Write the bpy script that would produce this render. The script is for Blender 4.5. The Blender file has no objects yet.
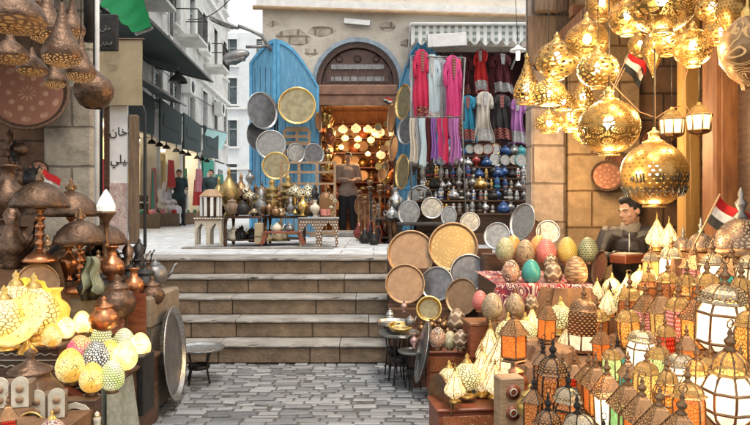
import bpy, bmesh, math, random
from mathutils import Vector, Matrix, noise
from mathutils.geometry import tessellate_polygon
random.seed(7)
R = math.radians; PI = math.pi
S = bpy.context.scene
COL = S.collection
F = 665.0; EYE = 1.4; PLAT = 0.86

def P(px, py, Y):
    return Vector(((px-375)*Y/F, Y, EYE-(py-208)*Y/F))

# ---------------------------------------------------------------- materials
def nn(nt, t, **kw):
    n = nt.nodes.new(t)
    for k, v in kw.items(): setattr(n, k, v)
    return n

def c4(c): return (c[0], c[1], c[2], 1.0)

def base_mat(name):
    m = bpy.data.materials.new(name); m.use_nodes = True
    nt = m.node_tree; nt.nodes.clear()
    out = nn(nt, 'ShaderNodeOutputMaterial'); b = nn(nt, 'ShaderNodeBsdfPrincipled')
    nt.links.new(b.outputs[0], out.inputs[0])
    return m, nt, b, out

def M(name, c1, c2=None, sc=8.0, rough=.6, metal=0.0, bump=.25, detail=6, bsc=None, emit=None, es=0, coord='Object', c3=None, stretch=(1,1,1)):
    m, nt, b, out = base_mat(name)
    L = nt.links.new
    c2 = c2 or tuple(x*.6 for x in c1)
    tc = nn(nt, 'ShaderNodeTexCoord'); mp = nn(nt, 'ShaderNodeMapping')
    mp.inputs['Scale'].default_value = stretch
    L(tc.outputs[coord], mp.inputs[0])
    n1 = nn(nt, 'ShaderNodeTexNoise'); n1.inputs['Scale'].default_value = sc; n1.inputs['Detail'].default_value = detail
    n1.inputs['Roughness'].default_value = .65
    L(mp.outputs[0], n1.inputs['Vector'])
    cr = nn(nt, 'ShaderNodeValToRGB'); e = cr.color_ramp.elements
    e[0].position = .34; e[1].position = .66
    e[0].color = c4(c2); e[1].color = c4(c1)
    if c3:
        x = e.new(.5); x.color = c4(c3)
    L(n1.outputs['Fac'], cr.inputs[0]); L(cr.outputs[0], b.inputs['Base Color'])
    rr = nn(nt, 'ShaderNodeMapRange'); rr.inputs['To Min'].default_value = max(.05, rough-.12); rr.inputs['To Max'].default_value = min(1, rough+.15)
    n2 = nn(nt, 'ShaderNodeTexNoise'); n2.inputs['Scale'].default_value = (bsc or sc*3.1); n2.inputs['Detail'].default_value = 5
    L(mp.outputs[0], n2.inputs['Vector'])
    L(n2.outputs['Fac'], rr.inputs[0]); L(rr.outputs[0], b.inputs['Roughness'])
    b.inputs['Metallic'].default_value = metal
    if bump:
        bp = nn(nt, 'ShaderNodeBump'); bp.inputs['Strength'].default_value = bump; bp.inputs['Distance'].default_value = .01
        L(n2.outputs['Fac'], bp.inputs['Height']); L(bp.outputs[0], b.inputs['Normal'])
    if emit:
        b.inputs['Emission Color'].default_value = c4(emit); b.inputs['Emission Strength'].default_value = es
        m.cycles.emission_sampling = 'NONE'
    return m

def math_n(nt, op, a, bb=None, cc=None):
    n = nn(nt, 'ShaderNodeMath', operation=op)
    for i, v in enumerate((a, bb, cc)):
        if v is None: continue
        if isinstance(v, (int, float)): n.inputs[i].default_value = v
        else: nt.links.new(v, n.inputs[i])
    return n.outputs[0]

def pattern_fac(nt, kind, su, sv, thick):
    """0..1 mask, 1 = metal/line, 0 = hole/field, laid out in the mesh's own UVs"""
    L = nt.links.new
    uv = nn(nt, 'ShaderNodeTexCoord'); mp = nn(nt, 'ShaderNodeMapping'); mp.inputs['Scale'].default_value = (su, sv, 1)
    L(uv.outputs['UV'], mp.inputs[0])
    if kind == 'vor':
        v = nn(nt, 'ShaderNodeTexVoronoi', feature='DISTANCE_TO_EDGE', voronoi_dimensions='2D'); v.inputs['Scale'].default_value = 1
        L(mp.outputs[0], v.inputs['Vector'])
        return math_n(nt, 'LESS_THAN', v.outputs['Distance'], thick)
    if kind == 'scroll':
        n = nn(nt, 'ShaderNodeTexNoise', noise_dimensions='2D'); n.inputs['Scale'].default_value = .8; n.inputs['Detail'].default_value = 1; n.inputs['Distortion'].default_value = 1.2
        L(mp.outputs[0], n.inputs['Vector'])
        a = math_n(nt, 'MULTIPLY', n.outputs['Fac'], 9.0); f = math_n(nt, 'FRACT', a); d = math_n(nt, 'ABSOLUTE', math_n(nt, 'SUBTRACT', f, .5))
        return math_n(nt, 'LESS_THAN', d, thick)
    sp = nn(nt, 'ShaderNodeSeparateXYZ'); L(mp.outputs[0], sp.inputs[0])
    row = math_n(nt, 'FLOOR', sp.outputs[1])
    off = math_n(nt, 'MULTIPLY', math_n(nt, 'MODULO', row, 2.0), .5)
    x = math_n(nt, 'SUBTRACT', math_n(nt, 'FRACT', math_n(nt, 'ADD', sp.outputs[0], off)), .5)
    y = math_n(nt, 'SUBTRACT', math_n(nt, 'FRACT', sp.outputs[1]), .5)
    if kind == 'diamond':
        r = math_n(nt, 'ADD', math_n(nt, 'ABSOLUTE', x), math_n(nt, 'ABSOLUTE', y))
        return math_n(nt, 'GREATER_THAN', r, thick)
    r = math_n(nt, 'SQRT', math_n(nt, 'ADD', math_n(nt, 'MULTIPLY', x, x), math_n(nt, 'MULTIPLY', y, y)))
    if kind == 'dots':
        return math_n(nt, 'GREATER_THAN', r, thick)
    if kind == 'rings':
        d = math_n(nt, 'ABSOLUTE', math_n(nt, 'SUBTRACT', r, .4))
        ring = math_n(nt, 'LESS_THAN', d, thick)
        v = nn(nt, 'ShaderNodeTexVoronoi', feature='DISTANCE_TO_EDGE', voronoi_dimensions='2D'); v.inputs['Scale'].default_value = 7
        L(mp.outputs[0], v.inputs['Vector'])
        fine = math_n(nt, 'LESS_THAN', v.outputs['Distance'], .18)
        return math_n(nt, 'MAXIMUM', ring, fine)

def MPierce(name, c, kind='scroll', su=8, sv=4, thick=.2, rough=.35, hole=None, glow=None, gs=0, trans=.35, metal=.9):
    """metal sheet with cut openings; `hole` is the colour of glass set behind them"""
    m, nt, b, out = base_mat(name); L = nt.links.new
    b.inputs['Base Color'].default_value = c4(c); b.inputs['Metallic'].default_value = metal; b.inputs['Roughness'].default_value = rough
    n = nn(nt, 'ShaderNodeTexNoise'); n.inputs['Scale'].default_value = 25; tc = nn(nt, 'ShaderNodeTexCoord'); L(tc.outputs['Object'], n.inputs['Vector'])
    cr = nn(nt, 'ShaderNodeValToRGB'); cr.color_ramp.elements[0].color = c4(tuple(x*.55 for x in c)); cr.color_ramp.elements[1].color = c4(c)
    cr.color_ramp.elements[0].position = .3; cr.color_ramp.elements[1].position = .65
    L(n.outputs['Fac'], cr.inputs[0]); L(cr.outputs[0], b.inputs['Base Color'])
    f = pattern_fac(nt, kind, su, sv, thick)
    bp = nn(nt, 'ShaderNodeBump'); bp.inputs['Strength'].default_value = .5; bp.inputs['Distance'].default_value = .004
    L(f, bp.inputs['Height']); L(bp.outputs[0], b.inputs['Normal'])
    if glow:
        e = nn(nt, 'ShaderNodeEmission'); e.inputs[0].default_value = c4(glow); e.inputs[1].default_value = gs
        t = nn(nt, 'ShaderNodeBsdfTransparent'); t.inputs[0].default_value = c4(hole or glow)
        mx0 = nn(nt, 'ShaderNodeMixShader'); mx0.inputs[0].default_value = trans
        L(e.outputs[0], mx0.inputs[1]); L(t.outputs[0], mx0.inputs[2]); hs = mx0.outputs[0]
        m.cycles.emission_sampling = 'NONE'
    else:
        t = nn(nt, 'ShaderNodeBsdfTransparent'); t.inputs[0].default_value = c4(hole or (1, 1, 1)); hs = t.outputs[0]
    mx = nn(nt, 'ShaderNodeMixShader'); L(f, mx.inputs[0]); L(hs, mx.inputs[1]); L(b.outputs[0], mx.inputs[2])
    L(mx.outputs[0], out.inputs[0])
    return m

def MGlass(name, c, es, mott=.35, trans=.3, sc=14, lat=None):
    """frosted lamp glass lit from within"""
    m, nt, b, out = base_mat(name); L = nt.links.new
    tc = nn(nt, 'ShaderNodeTexCoord'); n = nn(nt, 'ShaderNodeTexNoise'); n.inputs['Scale'].default_value = sc; n.inputs['Detail'].default_value = 3
    L(tc.outputs['Object'], n.inputs['Vector'])
    v = nn(nt, 'ShaderNodeMapRange'); v.inputs['From Min'].default_value = .3; v.inputs['From Max'].default_value = .7
    v.inputs['To Min'].default_value = es*(1-mott); v.inputs['To Max'].default_value = es*(1+mott)
    L(n.outputs['Fac'], v.inputs[0])
    b.inputs['Base Color'].default_value = c4(tuple(x*.8 for x in c)); b.inputs['Roughness'].default_value = .25
    b.inputs['Emission Color'].default_value = c4(c)
    if lat:
        f = pattern_fac(nt, *lat); m2 = math_n(nt, 'MULTIPLY', v.outputs[0], math_n(nt, 'SUBTRACT', 1.0, math_n(nt, 'MULTIPLY', f, .78)))
        L(m2, b.inputs['Emission Strength'])
        # pattern lines take a darker, redder tint of the glass colour
        hue = nn(nt, 'ShaderNodeMix', data_type='RGBA'); L(f, hue.inputs[0]); hue.inputs[6].default_value = c4(c); hue.inputs[7].default_value = c4((c[0]*.5, c[1]*.3, c[2]*.2))
        L(hue.outputs[2], b.inputs['Emission Color']); L(hue.outputs[2], b.inputs['Base Color'])
    else: L(v.outputs[0], b.inputs['Emission Strength'])
    t = nn(nt, 'ShaderNodeBsdfTransparent'); t.inputs[0].default_value = c4(c)
    mx = nn(nt, 'ShaderNodeMixShader'); mx.inputs[0].default_value = trans
    L(b.outputs[0], mx.inputs[1]); L(t.outputs[0], mx.inputs[2]); L(mx.outputs[0], out.inputs[0])
    m.cycles.emission_sampling = 'NONE'
    return m

def MDeco(name, c, line, kind='vor', su=10, sv=6, thick=.08, rough=.4, metal=0, c3=None, bump=.4, glow=0, glow2=0, nsc=9):
    """painted / inlaid / engraved two-colour pattern"""
    m, nt, b, out = base_mat(name); L = nt.links.new
    f = pattern_fac(nt, kind, su, sv, thick)
    tc = nn(nt, 'ShaderNodeTexCoord'); n = nn(nt, 'ShaderNodeTexNoise'); n.inputs['Scale'].default_value = nsc; L(tc.outputs['Object'], n.inputs['Vector'])
    cr = nn(nt, 'ShaderNodeValToRGB'); e = cr.color_ramp.elements
    e[0].color = c4(c3 or tuple(x*.7 for x in c)); e[1].color = c4(c); e[0].position = .42; e[1].position = .58
    L(n.outputs['Fac'], cr.inputs[0])
    mx = nn(nt, 'ShaderNodeMix', data_type='RGBA'); L(f, mx.inputs[0]); L(cr.outputs[0], mx.inputs[6]); mx.inputs[7].default_value = c4(line)
    L(mx.outputs[2], b.inputs['Base Color'])
    b.inputs['Roughness'].default_value = rough; b.inputs['Metallic'].default_value = metal
    bp = nn(nt, 'ShaderNodeBump'); bp.inputs['Strength'].default_value = bump; bp.inputs['Distance'].default_value = .003
    L(f, bp.inputs['Height']); L(bp.outputs[0], b.inputs['Normal'])
    if glow:
        L(cr.outputs[0], b.inputs['Emission Color'])
        g = math_n(nt, 'MULTIPLY', math_n(nt, 'SUBTRACT', 1.0, f), glow)
        L(math_n(nt, 'ADD', g, glow2), b.inputs['Emission Strength'])
        m.cycles.emission_sampling = 'NONE'
    return m

def MStone(name, c1, c2, bw=.6, bh=.3, mortar=(.25, .22, .18), rough=.85, plane='XZ', offs=.5, msize=.012, bump=.5):
    m, nt, b, out = base_mat(name); L = nt.links.new
    tc = nn(nt, 'ShaderNodeTexCoord'); sp = nn(nt, 'ShaderNodeSeparateXYZ'); cb = nn(nt, 'ShaderNodeCombineXYZ')
    L(tc.outputs['Object'], sp.inputs[0])
    ax = {'XZ': (0, 2), 'YZ': (1, 2), 'XY': (0, 1)}[plane]
    L(sp.outputs[ax[0]], cb.inputs[0]); L(sp.outputs[ax[1]], cb.inputs[1])
    dn = nn(nt, 'ShaderNodeTexNoise'); dn.inputs['Scale'].default_value = 2.5; L(tc.outputs['Object'], dn.inputs['Vector'])
    va = nn(nt, 'ShaderNodeVectorMath', operation='SCALE'); va.inputs['Scale'].default_value = .03; L(dn.outputs['Color'], va.inputs[0])
    vb = nn(nt, 'ShaderNodeVectorMath', operation='ADD'); L(va.outputs[0], vb.inputs[0]); L(cb.outputs[0], vb.inputs[1])
    br = nn(nt, 'ShaderNodeTexBrick'); br.offset = offs
    br.inputs['Scale'].default_value = 1; br.inputs['Brick Width'].default_value = bw; br.inputs['Row Height'].default_value = bh
    br.inputs['Mortar Size'].default_value = msize; br.inputs['Mortar Smooth'].default_value = .4
    br.inputs['Color1'].default_value = c4(c1); br.inputs['Color2'].default_value = c4(c2); br.inputs['Mortar'].default_value = c4(mortar)
    L(vb.outputs[0], br.inputs['Vector'])
    n = nn(nt, 'ShaderNodeTexNoise'); n.inputs['Scale'].default_value = 5; n.inputs['Detail'].default_value = 9; n.inputs['Roughness'].default_value = .7
    L(tc.outputs['Object'], n.inputs['Vector'])
    mr = nn(nt, 'ShaderNodeMapRange'); mr.inputs['From Min'].default_value = .3; mr.inputs['From Max'].default_value = .7; mr.inputs['To Min'].default_value = .5; mr.inputs['To Max'].default_value = 1.25
    L(n.outputs['Fac'], mr.inputs[0])
    mx = nn(nt, 'ShaderNodeVectorMath', operation='SCALE'); L(br.outputs['Color'], mx.inputs[0]); L(mr.outputs[0], mx.inputs['Scale'])
    L(mx.outputs[0], b.inputs['Base Color']); b.inputs['Roughness'].default_value = rough
    bp = nn(nt, 'ShaderNodeBump'); bp.inputs['Strength'].default_value = min(1, bump*1.8); bp.inputs['Distance'].default_value = .035
    h = math_n(nt, 'SUBTRACT', n.outputs['Fac'], math_n(nt, 'MULTIPLY', br.outputs['Fac'], .8))
    L(h, bp.inputs['Height']); L(bp.outputs[0], b.inputs['Normal'])
    return m

# ---------------------------------------------------------------- mesh builder
class MB:
    def __init__(s): s.v = []; s.f = []; s.uv = []; s.mi = []; s.sm = []
    def add(s, vs, fs, uvs=None, mi=0, smooth=False, mat=None):
        o = len(s.v)
        s.v += [tuple((mat @ Vector(p)) if mat else p) for p in vs]
        for i, f in enumerate(fs):
            s.f.append(tuple(o+k for k in f)); s.mi.append(mi); s.sm.append(smooth)
            s.uv.append(uvs[i] if uvs else [(vs[k][0]+vs[k][1], vs[k][2]) for k in f])
        return s
    def box(s, x0, x1, y0, y1, z0, z1, mi=0, mat=None, bev=0):
        if x0 > x1: x0, x1 = x1, x0
        if y0 > y1: y0, y1 = y1, y0
        if z0 > z1: z0, z1 = z1, z0
        if bev:
            b = min(bev, (x1-x0)*.45, (y1-y0)*.45, (z1-z0)*.45)
            bm = bmesh.new(); bmesh.ops.create_cube(bm, size=1)
            for v in bm.verts: v.co = Vector(((x0+x1)/2+v.co.x*(x1-x0), (y0+y1)/2+v.co.y*(y1-y0), (z0+z1)/2+v.co.z*(z1-z0)))
            bmesh.ops.bevel(bm, geom=bm.edges[:], offset=b, segments=1, affect='EDGES')
            bm.verts.index_update()
            s.add([tuple(v.co) for v in bm.verts], [[v.index for v in f.verts] for f in bm.faces], mi=mi, mat=mat); bm.free()
            return s
        vs = [(x0,y0,z0),(x1,y0,z0),(x1,y1,z0),(x0,y1,z0),(x0,y0,z1),(x1,y0,z1),(x1,y1,z1),(x0,y1,z1)]
        fs = [(0,3,2,1),(4,5,6,7),(0,1,5,4),(1,2,6,5),(2,3,7,6),(3,0,4,7)]
        return s.add(vs, fs, mi=mi, mat=mat)
    def lathe(s, prof, n=20, mi=0, mat=None, smooth=True, a0=0, sq=1.0, cap=False):
        """prof = [(r,z)..]; n sides"""
        m = len(prof); vs = []; fs = []; uvs = []
        ln = [0]
        for i in range(1, m): ln.append(ln[-1]+math.hypot(prof[i][0]-prof[i-1][0], prof[i][1]-prof[i-1][1]))
        T = ln[-1] or 1
        for i, (r, z) in enumerate(prof):
            for k in range(n):
                a = a0+2*PI*k/n; vs.append((r*math.cos(a), r*math.sin(a)*sq, z))
        for i in range(m-1):
            for k in range(n):
                k2 = (k+1) % n
                fs.append((i*n+k, i*n+k2, (i+1)*n+k2, (i+1)*n+k))
                uvs.append([(k/n, ln[i]/T), ((k+1)/n, ln[i]/T), ((k+1)/n, ln[i+1]/T), (k/n, ln[i+1]/T)])
        if cap:
            fs.append(tuple(reversed(range(n)))); uvs.append([(.5+.5*math.cos(2*PI*k/n), .5+.5*math.sin(2*PI*k/n)) for k in reversed(range(n))])
            fs.append(tuple((m-1)*n+k for k in range(n))); uvs.append([(.5+.5*math.cos(2*PI*k/n), .5+.5*math.sin(2*PI*k/n)) for k in range(n)])
        return s.add(vs, fs, uvs, mi, smooth, mat)
    def tube(s, pts, r, n=6, mi=0, closed=False, smooth=True, mat=None):
        pts = [Vector(p) for p in pts]; m = len(pts); vs = []; fs = []
        for i, p in enumerate(pts):
            a = pts[i-1] if (i > 0 or closed) else p; b = pts[(i+1) % m] if (i < m-1 or closed) else p
            t = (b-a).normalized() if (b-a).length > 1e-9 else Vector((0, 0, 1))
            up = Vector((0, 0, 1)) if abs(t.z) < .9 else Vector((1, 0, 0))
            u = t.cross(up).normalized(); w = u.cross(t)
            rr = r[i] if isinstance(r, (list, tuple)) else r
            for k in range(n):
                q = 2*PI*k/n; vs.append(tuple(p+u*math.cos(q)*rr+w*math.sin(q)*rr))
        for i in range(m if closed else m-1):
            j = (i+1) % m
            for k in range(n):
                k2 = (k+1) % n; fs.append((i*n+k, i*n+k2, j*n+k2, j*n+k))
        if not closed:
            fs.append(tuple(range(n))); fs.append(tuple((m-1)*n+k for k in reversed(range(n))))
        return s.add(vs, fs, mi=mi, smooth=smooth, mat=mat)
    def prism(s, pts, y0, y1, mi=0, mat=None, holes=None):
        """2D outline (x,z) extruded in y"""
        loops = [pts]+(holes or [])
        flat = [p for l in loops for p in l]; n = len(flat)
        tris = tessellate_polygon([[Vector((p[0], p[1], 0)) for p in l] for l in loops])
        vs = [(p[0], y0, p[1]) for p in flat]+[(p[0], y1, p[1]) for p in flat]
        fs = []
        for t in tris:
            fs.append(tuple(t)); fs.append(tuple(n+i for i in reversed(t)))
        o = 0
        for l in loops:
            k = len(l)
            for i in range(k):
                j = (i+1) % k; fs.append((o+i, o+j, n+o+j, n+o+i))
            o += k
        return s.add(vs, fs, mi=mi, mat=mat)
    def sph(s, c, r, n=12, m=8, mi=0, mat=None):
        if not isinstance(r, (tuple, list)): r = (r, r, r)
        prof = [(math.sin(PI*i/m)*1.0+(1e-4 if i in (0, m) else 0), -math.cos(PI*i/m)) for i in range(m+1)]
        mm = Matrix.Translation(c) @ Matrix.Diagonal((r[0], r[1], r[2], 1))
        return s.lathe(prof, n, mi, (mat @ mm) if mat else mm)
    def grid(s, fn, nu, nv, mi=0, smooth=True, mat=None):
        vs = [fn(i/nu, j/nv) for j in range(nv+1) for i in range(nu+1)]
        fs = []; uvs = []
        for j in range(nv):
            for i in range(nu):
                a = j*(nu+1)+i; fs.append((a, a+1, a+nu+2, a+nu+1))
                uvs.append([(i/nu, j/nv), ((i+1)/nu, j/nv), ((i+1)/nu, (j+1)/nv), (i/nu, (j+1)/nv)])
        return s.add(vs, fs, uvs, mi, smooth, mat)
    def mesh(s, name, mats):
        me = bpy.data.meshes.new(name); me.from_pydata(s.v, [], s.f)
        uvl = me.uv_layers.new(name='UVMap')
        i = 0
        flat = [c for u in s.uv for p in u for c in p]
        uvl.data.foreach_set('uv', flat)
        me.polygons.foreach_set('material_index', s.mi); me.polygons.foreach_set('use_smooth', s.sm)
        for m in (mats if isinstance(mats, (list, tuple)) else [mats]): me.materials.append(m)
        bm = bmesh.new(); bm.from_mesh(me); bmesh.ops.recalc_face_normals(bm, faces=bm.faces); bm.to_mesh(me); bm.free()
        me.update(); return me
    def obj(s, name, mats, parent=None, loc=None):
        o = bpy.data.objects.new(name, s.mesh(name, mats)); COL.objects.link(o)
        if parent: o.parent = parent
        if loc: o.location = loc
        return o

def rot(z=0, x=0, y=0, t=(0, 0, 0)):
    return Matrix.Translation(t) @ Matrix.Rotation(z, 4, 'Z') @ Matrix.Rotation(x, 4, 'X') @ Matrix.Rotation(y, 4, 'Y')

def tag(o, label, cat, group=None, kind=None):
    if label: o['label'] = label
    if cat: o['category'] = cat
    if group: o['group'] = group
    if kind: o['kind'] = kind
    return o
def struct(o): o['kind'] = 'structure'; return o
def thing(name, label, cat, loc=(0, 0, 0), rz=0, group=None):
    o = bpy.data.objects.new(name, None); COL.objects.link(o); o.location = loc; o.rotation_euler = (0, 0, rz); o.empty_display_size = .05
    return tag(o, label, cat, group)

PROTO = {}          # name -> builder result, kept out of the scene collection
def dup(root, loc, rz=0, sc=1, label=None, cat=None, group=None, swap=None, name=None, rx=0, ry=0):
    """copy of a thing with its parts and sub-parts; swap = {material: other material}"""
    def cp(o, par):
        c = o.copy(); COL.objects.link(c)
        if par: c.parent = par
        if swap and c.type == 'MESH':
            for i, sl in enumerate(c.material_slots):
                if sl.material and sl.material.name in swap:
                    t = swap[sl.material.name]; sl.link = 'OBJECT'; sl.material = t
        for ch in kids.get(o.name, ()): cp(ch, c)
        return c
    kids = PROTO_KIDS[root.name]
    r = cp(root, None)
    r.location = loc; r.rotation_euler = (rx, ry, rz)
    r.scale = (sc, sc, sc) if not isinstance(sc, (tuple, list)) else sc
    if name: r.name = name
    for k in ('label', 'category', 'group'):
        if k in r: del r[k]
    return tag(r, label, cat, group)
PROTO_KIDS = {}
def proto(root):
    """take a finished thing out of the scene and remember its tree"""
    kids = {}
    def walk(o):
        kids[o.name] = list(o.children)
        for c in o.children: walk(c)
    walk(root)
    PROTO_KIDS[root.name] = kids
    for n in kids: COL.objects.unlink(bpy.data.objects[n])
    return root
ALLPROTO = []
# ---------------------------------------------------------------- material library
BRASS = (.78, .52, .18); GOLD = (.85, .62, .25); COPPER = (.62, .27, .12); BRONZE = (.30, .19, .11)
m_brass = M('brass', BRASS, (.45, .28, .08), 12, .3, .9, .15)
m_gold = M('gold_metal', GOLD, (.6, .38, .12), 10, .28, .9, .12)
m_copper = M('copper', COPPER, (.34, .13, .06), 9, .3, .85, .15)
m_bronze = M('bronze', (.38, .22, .11), (.17, .10, .055), 14, .4, .8, .3)
m_antique = M('antique_copper', (.22, .13, .082), (.085, .052, .034), 18, .42, .8, .6)
m_silver = M('silver_metal', (.62, .62, .60), (.35, .35, .34), 12, .28, .9, .15)
m_pewter = M('pewter', (.30, .29, .28), (.16, .155, .15), 10, .42, .7, .15)
m_darkmetal = M('dark_metal', (.045, .04, .038), (.02, .018, .016), 10, .5, .5, .2)
m_black = M('black_paint', (.02, .02, .022), (.01, .01, .01), 10, .45, 0, .1)
m_wood = M('dark_wood', (.13, .065, .035), (.05, .024, .014), 6, .5, 0, .3, stretch=(1, 1, 6))
m_redwood = M('red_wood', (.30, .085, .035), (.15, .035, .018), 6, .4, 0, .2, stretch=(1, 1, 5))
m_orangewood = M('orange_wood', (.34, .14, .05), (.18, .07, .028), 5, .5, 0, .3, stretch=(3, 3, .6))
m_oldwood = M('old_wood', (.24, .16, .10), (.12, .08, .05), 6, .75, 0, .5, stretch=(6, 6, .8))
m_palewood = M('pale_wood', (.45, .30, .17), (.28, .17, .09), 6, .6, 0, .3, stretch=(1, 1, 5))
m_ivory = M('ivory_inlay', (.72, .66, .52), (.5, .45, .34), 20, .4, 0, .1)
m_white = M('white_paint', (.78, .77, .74), (.6, .59, .56), 6, .6, 0, .15)
m_pearl = MDeco('mother_of_pearl', (.68, .66, .58), (.16, .09, .05), 'diamond', 24, 24, .34, .3)
m_inlay = MDeco('inlaid_wood', (.11, .05, .03), (.62, .56, .44), 'rings', 16, 16, .06, .35)
m_blue = M('blue_painted_wood', (.10, .30, .47), (.17, .38, .54), 5, .6, 0, .35, stretch=(5, 5, .7), c3=(.085, .26, .42))
m_bluefr = M('blue_frame_paint', (.12, .40, .62), (.07, .27, .48), 9, .55, 0, .3)
m_doorwood = M('door_wood', (.13, .065, .045), (.06, .03, .022), 6, .5, 0, .4)
m_cream = M('cream_cloth', (.44, .36, .23), (.34, .27, .17), 3, .9, 0, .3)
m_bulb = MGlass('bulb_glass', (1.0, .86, .58), 22, .05, 0)
m_bulbw = MGlass('bright_bulb_glass', (1.0, .93, .75), 1.2, .05, 0)
# lamp glass colours
G = {}
for k, c, e in (('white', (1, .92, .74), 2.6), ('cream', (1, .88, .58), 2.0), ('amber', (1, .50, .10), 1.1), ('orange', (1, .30, .05), .8), ('red', (.9, .08, .03), .7),
                ('yellow', (1, .74, .22), 1.5), ('green', (.42, .75, .28), 1.0), ('teal', (.10, .62, .50), .8), ('blue', (.35, .7, .9), 1.2), ('pink', (1, .45, .40), 1.0), ('lime', (.75, .9, .35), 1.6), ('dimamber', (.75, .30, .08), .45)):
    G[k] = MGlass('glass_'+k, c, e*(.23 if k == 'white' else .24 if e > 1.4 else .42), .5, .2, 22, None if k in ('white', 'cream') else {'amber': ('vor', 34, 9, .12), 'orange': ('vor', 30, 8, .07), 'red': ('diamond', 24, 5, .42), 'yellow': ('vor', 30, 8, .1), 'green': ('scroll', 14, 5, .1), 'teal': ('vor', 40, 14, .12), 'pink': ('dots', 36, 8, .36), 'dimamber': ('vor', 36, 10, .14)}.get(k, ('vor', 26, 7, .06)))
m_glass = G['white']; m_glass2 = G['cream']
m_filigree = MPierce('filigree_brass', (.42, .25, .10), 'scroll', 18, 8, .24, .35, (1, .7, .3), (1, .55, .16), .6, .3)
m_filicop = MPierce('filigree_copper', (.36, .19, .10), 'vor', 26, 9, .2, .4, (1, .6, .3), (1, .55, .22), .45, .3)
m_filisil = MPierce('filigree_silver', (.40, .34, .26), 'vor', 26, 11, .18, .35, (1, .9, .7), (1, .72, .38), .45, .3)
m_filidark = MPierce('filigree_dark', (.22, .13, .08), 'diamond', 18, 10, .33, .45, (1, .5, .2), (1, .5, .18), .5, .3)
m_filibrown = MPierce('filigree_brown', (.26, .16, .11), 'vor', 30, 12, .22, .4, (1, .9, .7), (1, .7, .4), .5, .3)
m_pierceA = MPierce('pierced_brass_scroll', (.50, .29, .08), 'scroll', 10, 7, .26, .3, metal=.75)
m_pierceB = MPierce('pierced_brass_rings', (.50, .29, .08), 'rings', 9, 6, .07, .3, metal=.75)
m_pierceC = MPierce('pierced_brass_lattice', (.55, .34, .11), 'vor', 17, 10, .19, .3, metal=.75)
m_pierceD = MPierce('pierced_brass_dots', (.42, .24, .07), 'diamond', 30, 20, .21, .3, metal=.7)
m_ivorylit = MDeco('lit_pierced_shade', (.85, .56, .24), (.30, .16, .05), 'scroll', 12, 8, .17, .5, glow=.55, glow2=.04, c3=(.95, .75, .42))
m_ivorylit2 = MDeco('lit_mosaic_shade', (.92, .66, .26), (.20, .13, .06), 'vor', 22, 13, .15, .4, c3=(.80, .74, .34), glow=.4, glow2=.05)
# stone
m_facade = M('plaster_over_stone', (.72, .65, .55), (.48, .41, .33), 1.5, .9, 0, .9, detail=10, bsc=9, c3=(.66, .59, .49))
m_pillar = MStone('pale_stone_blocks', (.56, .49, .38), (.46, .39, .30), .62, .36, (.26, .22, .17))
m_shadestone = MStone('shaded_stone_blocks', (.30, .17, .10), (.24, .14, .085), .55, .34, (.12, .08, .05))  # stall shade and warm lamp tone put into the stone colour
m_pinkstone = MStone('pink_stone_blocks', (.48, .37, .29), (.40, .31, .24), .7, .42, (.22, .16, .12))
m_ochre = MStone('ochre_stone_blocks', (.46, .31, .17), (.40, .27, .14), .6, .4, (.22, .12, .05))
m_plaster = M('white_plaster', (.70, .69, .65), (.46, .44, .40), 1.5, .9, 0, .3, detail=8)
m_plaster2 = M('grey_plaster', (.70, .73, .73), (.58, .60, .60), 1.5, .9, 0, .3, detail=8)
m_winglass = M('window_glass', (.10, .13, .14), (.05, .07, .08), 3, .15, 0, .05)
m_shutterg = M('grey_green_shutter', (.32, .36, .34), (.22, .25, .24), 8, .7, 0, .3, stretch=(1, 1, 8))
m_riser = MStone('worn_shaded_riser_stone', (.25, .18, .12), (.18, .13, .085), 1.15, 5, (.08, .06, .04), msize=.008, bump=.8)  # brown dirt, darkened further for the dimmer upright faces
m_tread = M('worn_skylit_tread_stone', (.34, .325, .30), (.15, .13, .11), 3.5, .75, 0, .8, detail=10)  # worn stone, lightened above the risers for sky light on the treads
m_paleground = MStone('pale_street_paving', (.62, .63, .64), (.54, .55, .56), .8, .5, (.26, .25, .24), .7, 'XY', msize=.01, bump=.3)
m_dirt = M('joint_dirt', (.10, .095, .085), (.05, .047, .042), 20, .9, 0, .3)
# cloth
def cloth(name, c, c2=None, **k): return M(name, c, c2 or tuple(x*.75 for x in c), 30, .85, 0, .2, **k)
m_green = cloth('green_awning', (.01, .38, .12)); m_dkgreen = cloth('dark_green_awning', (.035, .055, .058))
m_carpet = MDeco('red_patterned_cloth', (.40, .03, .03), (.70, .55, .45), 'scroll', 9, 5, .13, .9, c3=(.12, .02, .05))
# ---------------------------------------------------------------- prototypes (unit: metres, base at z = 0)
PR = {}
def make(key, name, builder):
    r = bpy.data.objects.new(name, None); COL.objects.link(r); r.empty_display_size = .05
    builder(r); PR[key] = proto(r); return r

def dome_prof(r, h, z, n=6, onion=0):
    out = []
    for i in range(n+1):
        t = i/n; a = t*PI/2
        out.append((max(.002, r*math.cos(a)+onion*r*math.sin(2*a)*.5), z+h*math.sin(a)**(1.0+onion)))
    return out

def finial(p, z, s, mat, name='finial'):
    b = MB(); b.lathe([(.012*s, z), (.02*s, z+.006*s), (.008*s, z+.016*s), (.016*s, z+.028*s), (.018*s, z+.034*s), (.006*s, z+.048*s), (.009*s, z+.056*s), (.001, z+.075*s)], 10)
    b.tube([(math.cos(a)*.013*s, 0, z+.085*s+math.sin(a)*.013*s) for a in [2*PI*k/10 for k in range(10)]], .0022*s, 5, closed=True)
    return b.obj(name, mat, p)

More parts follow.
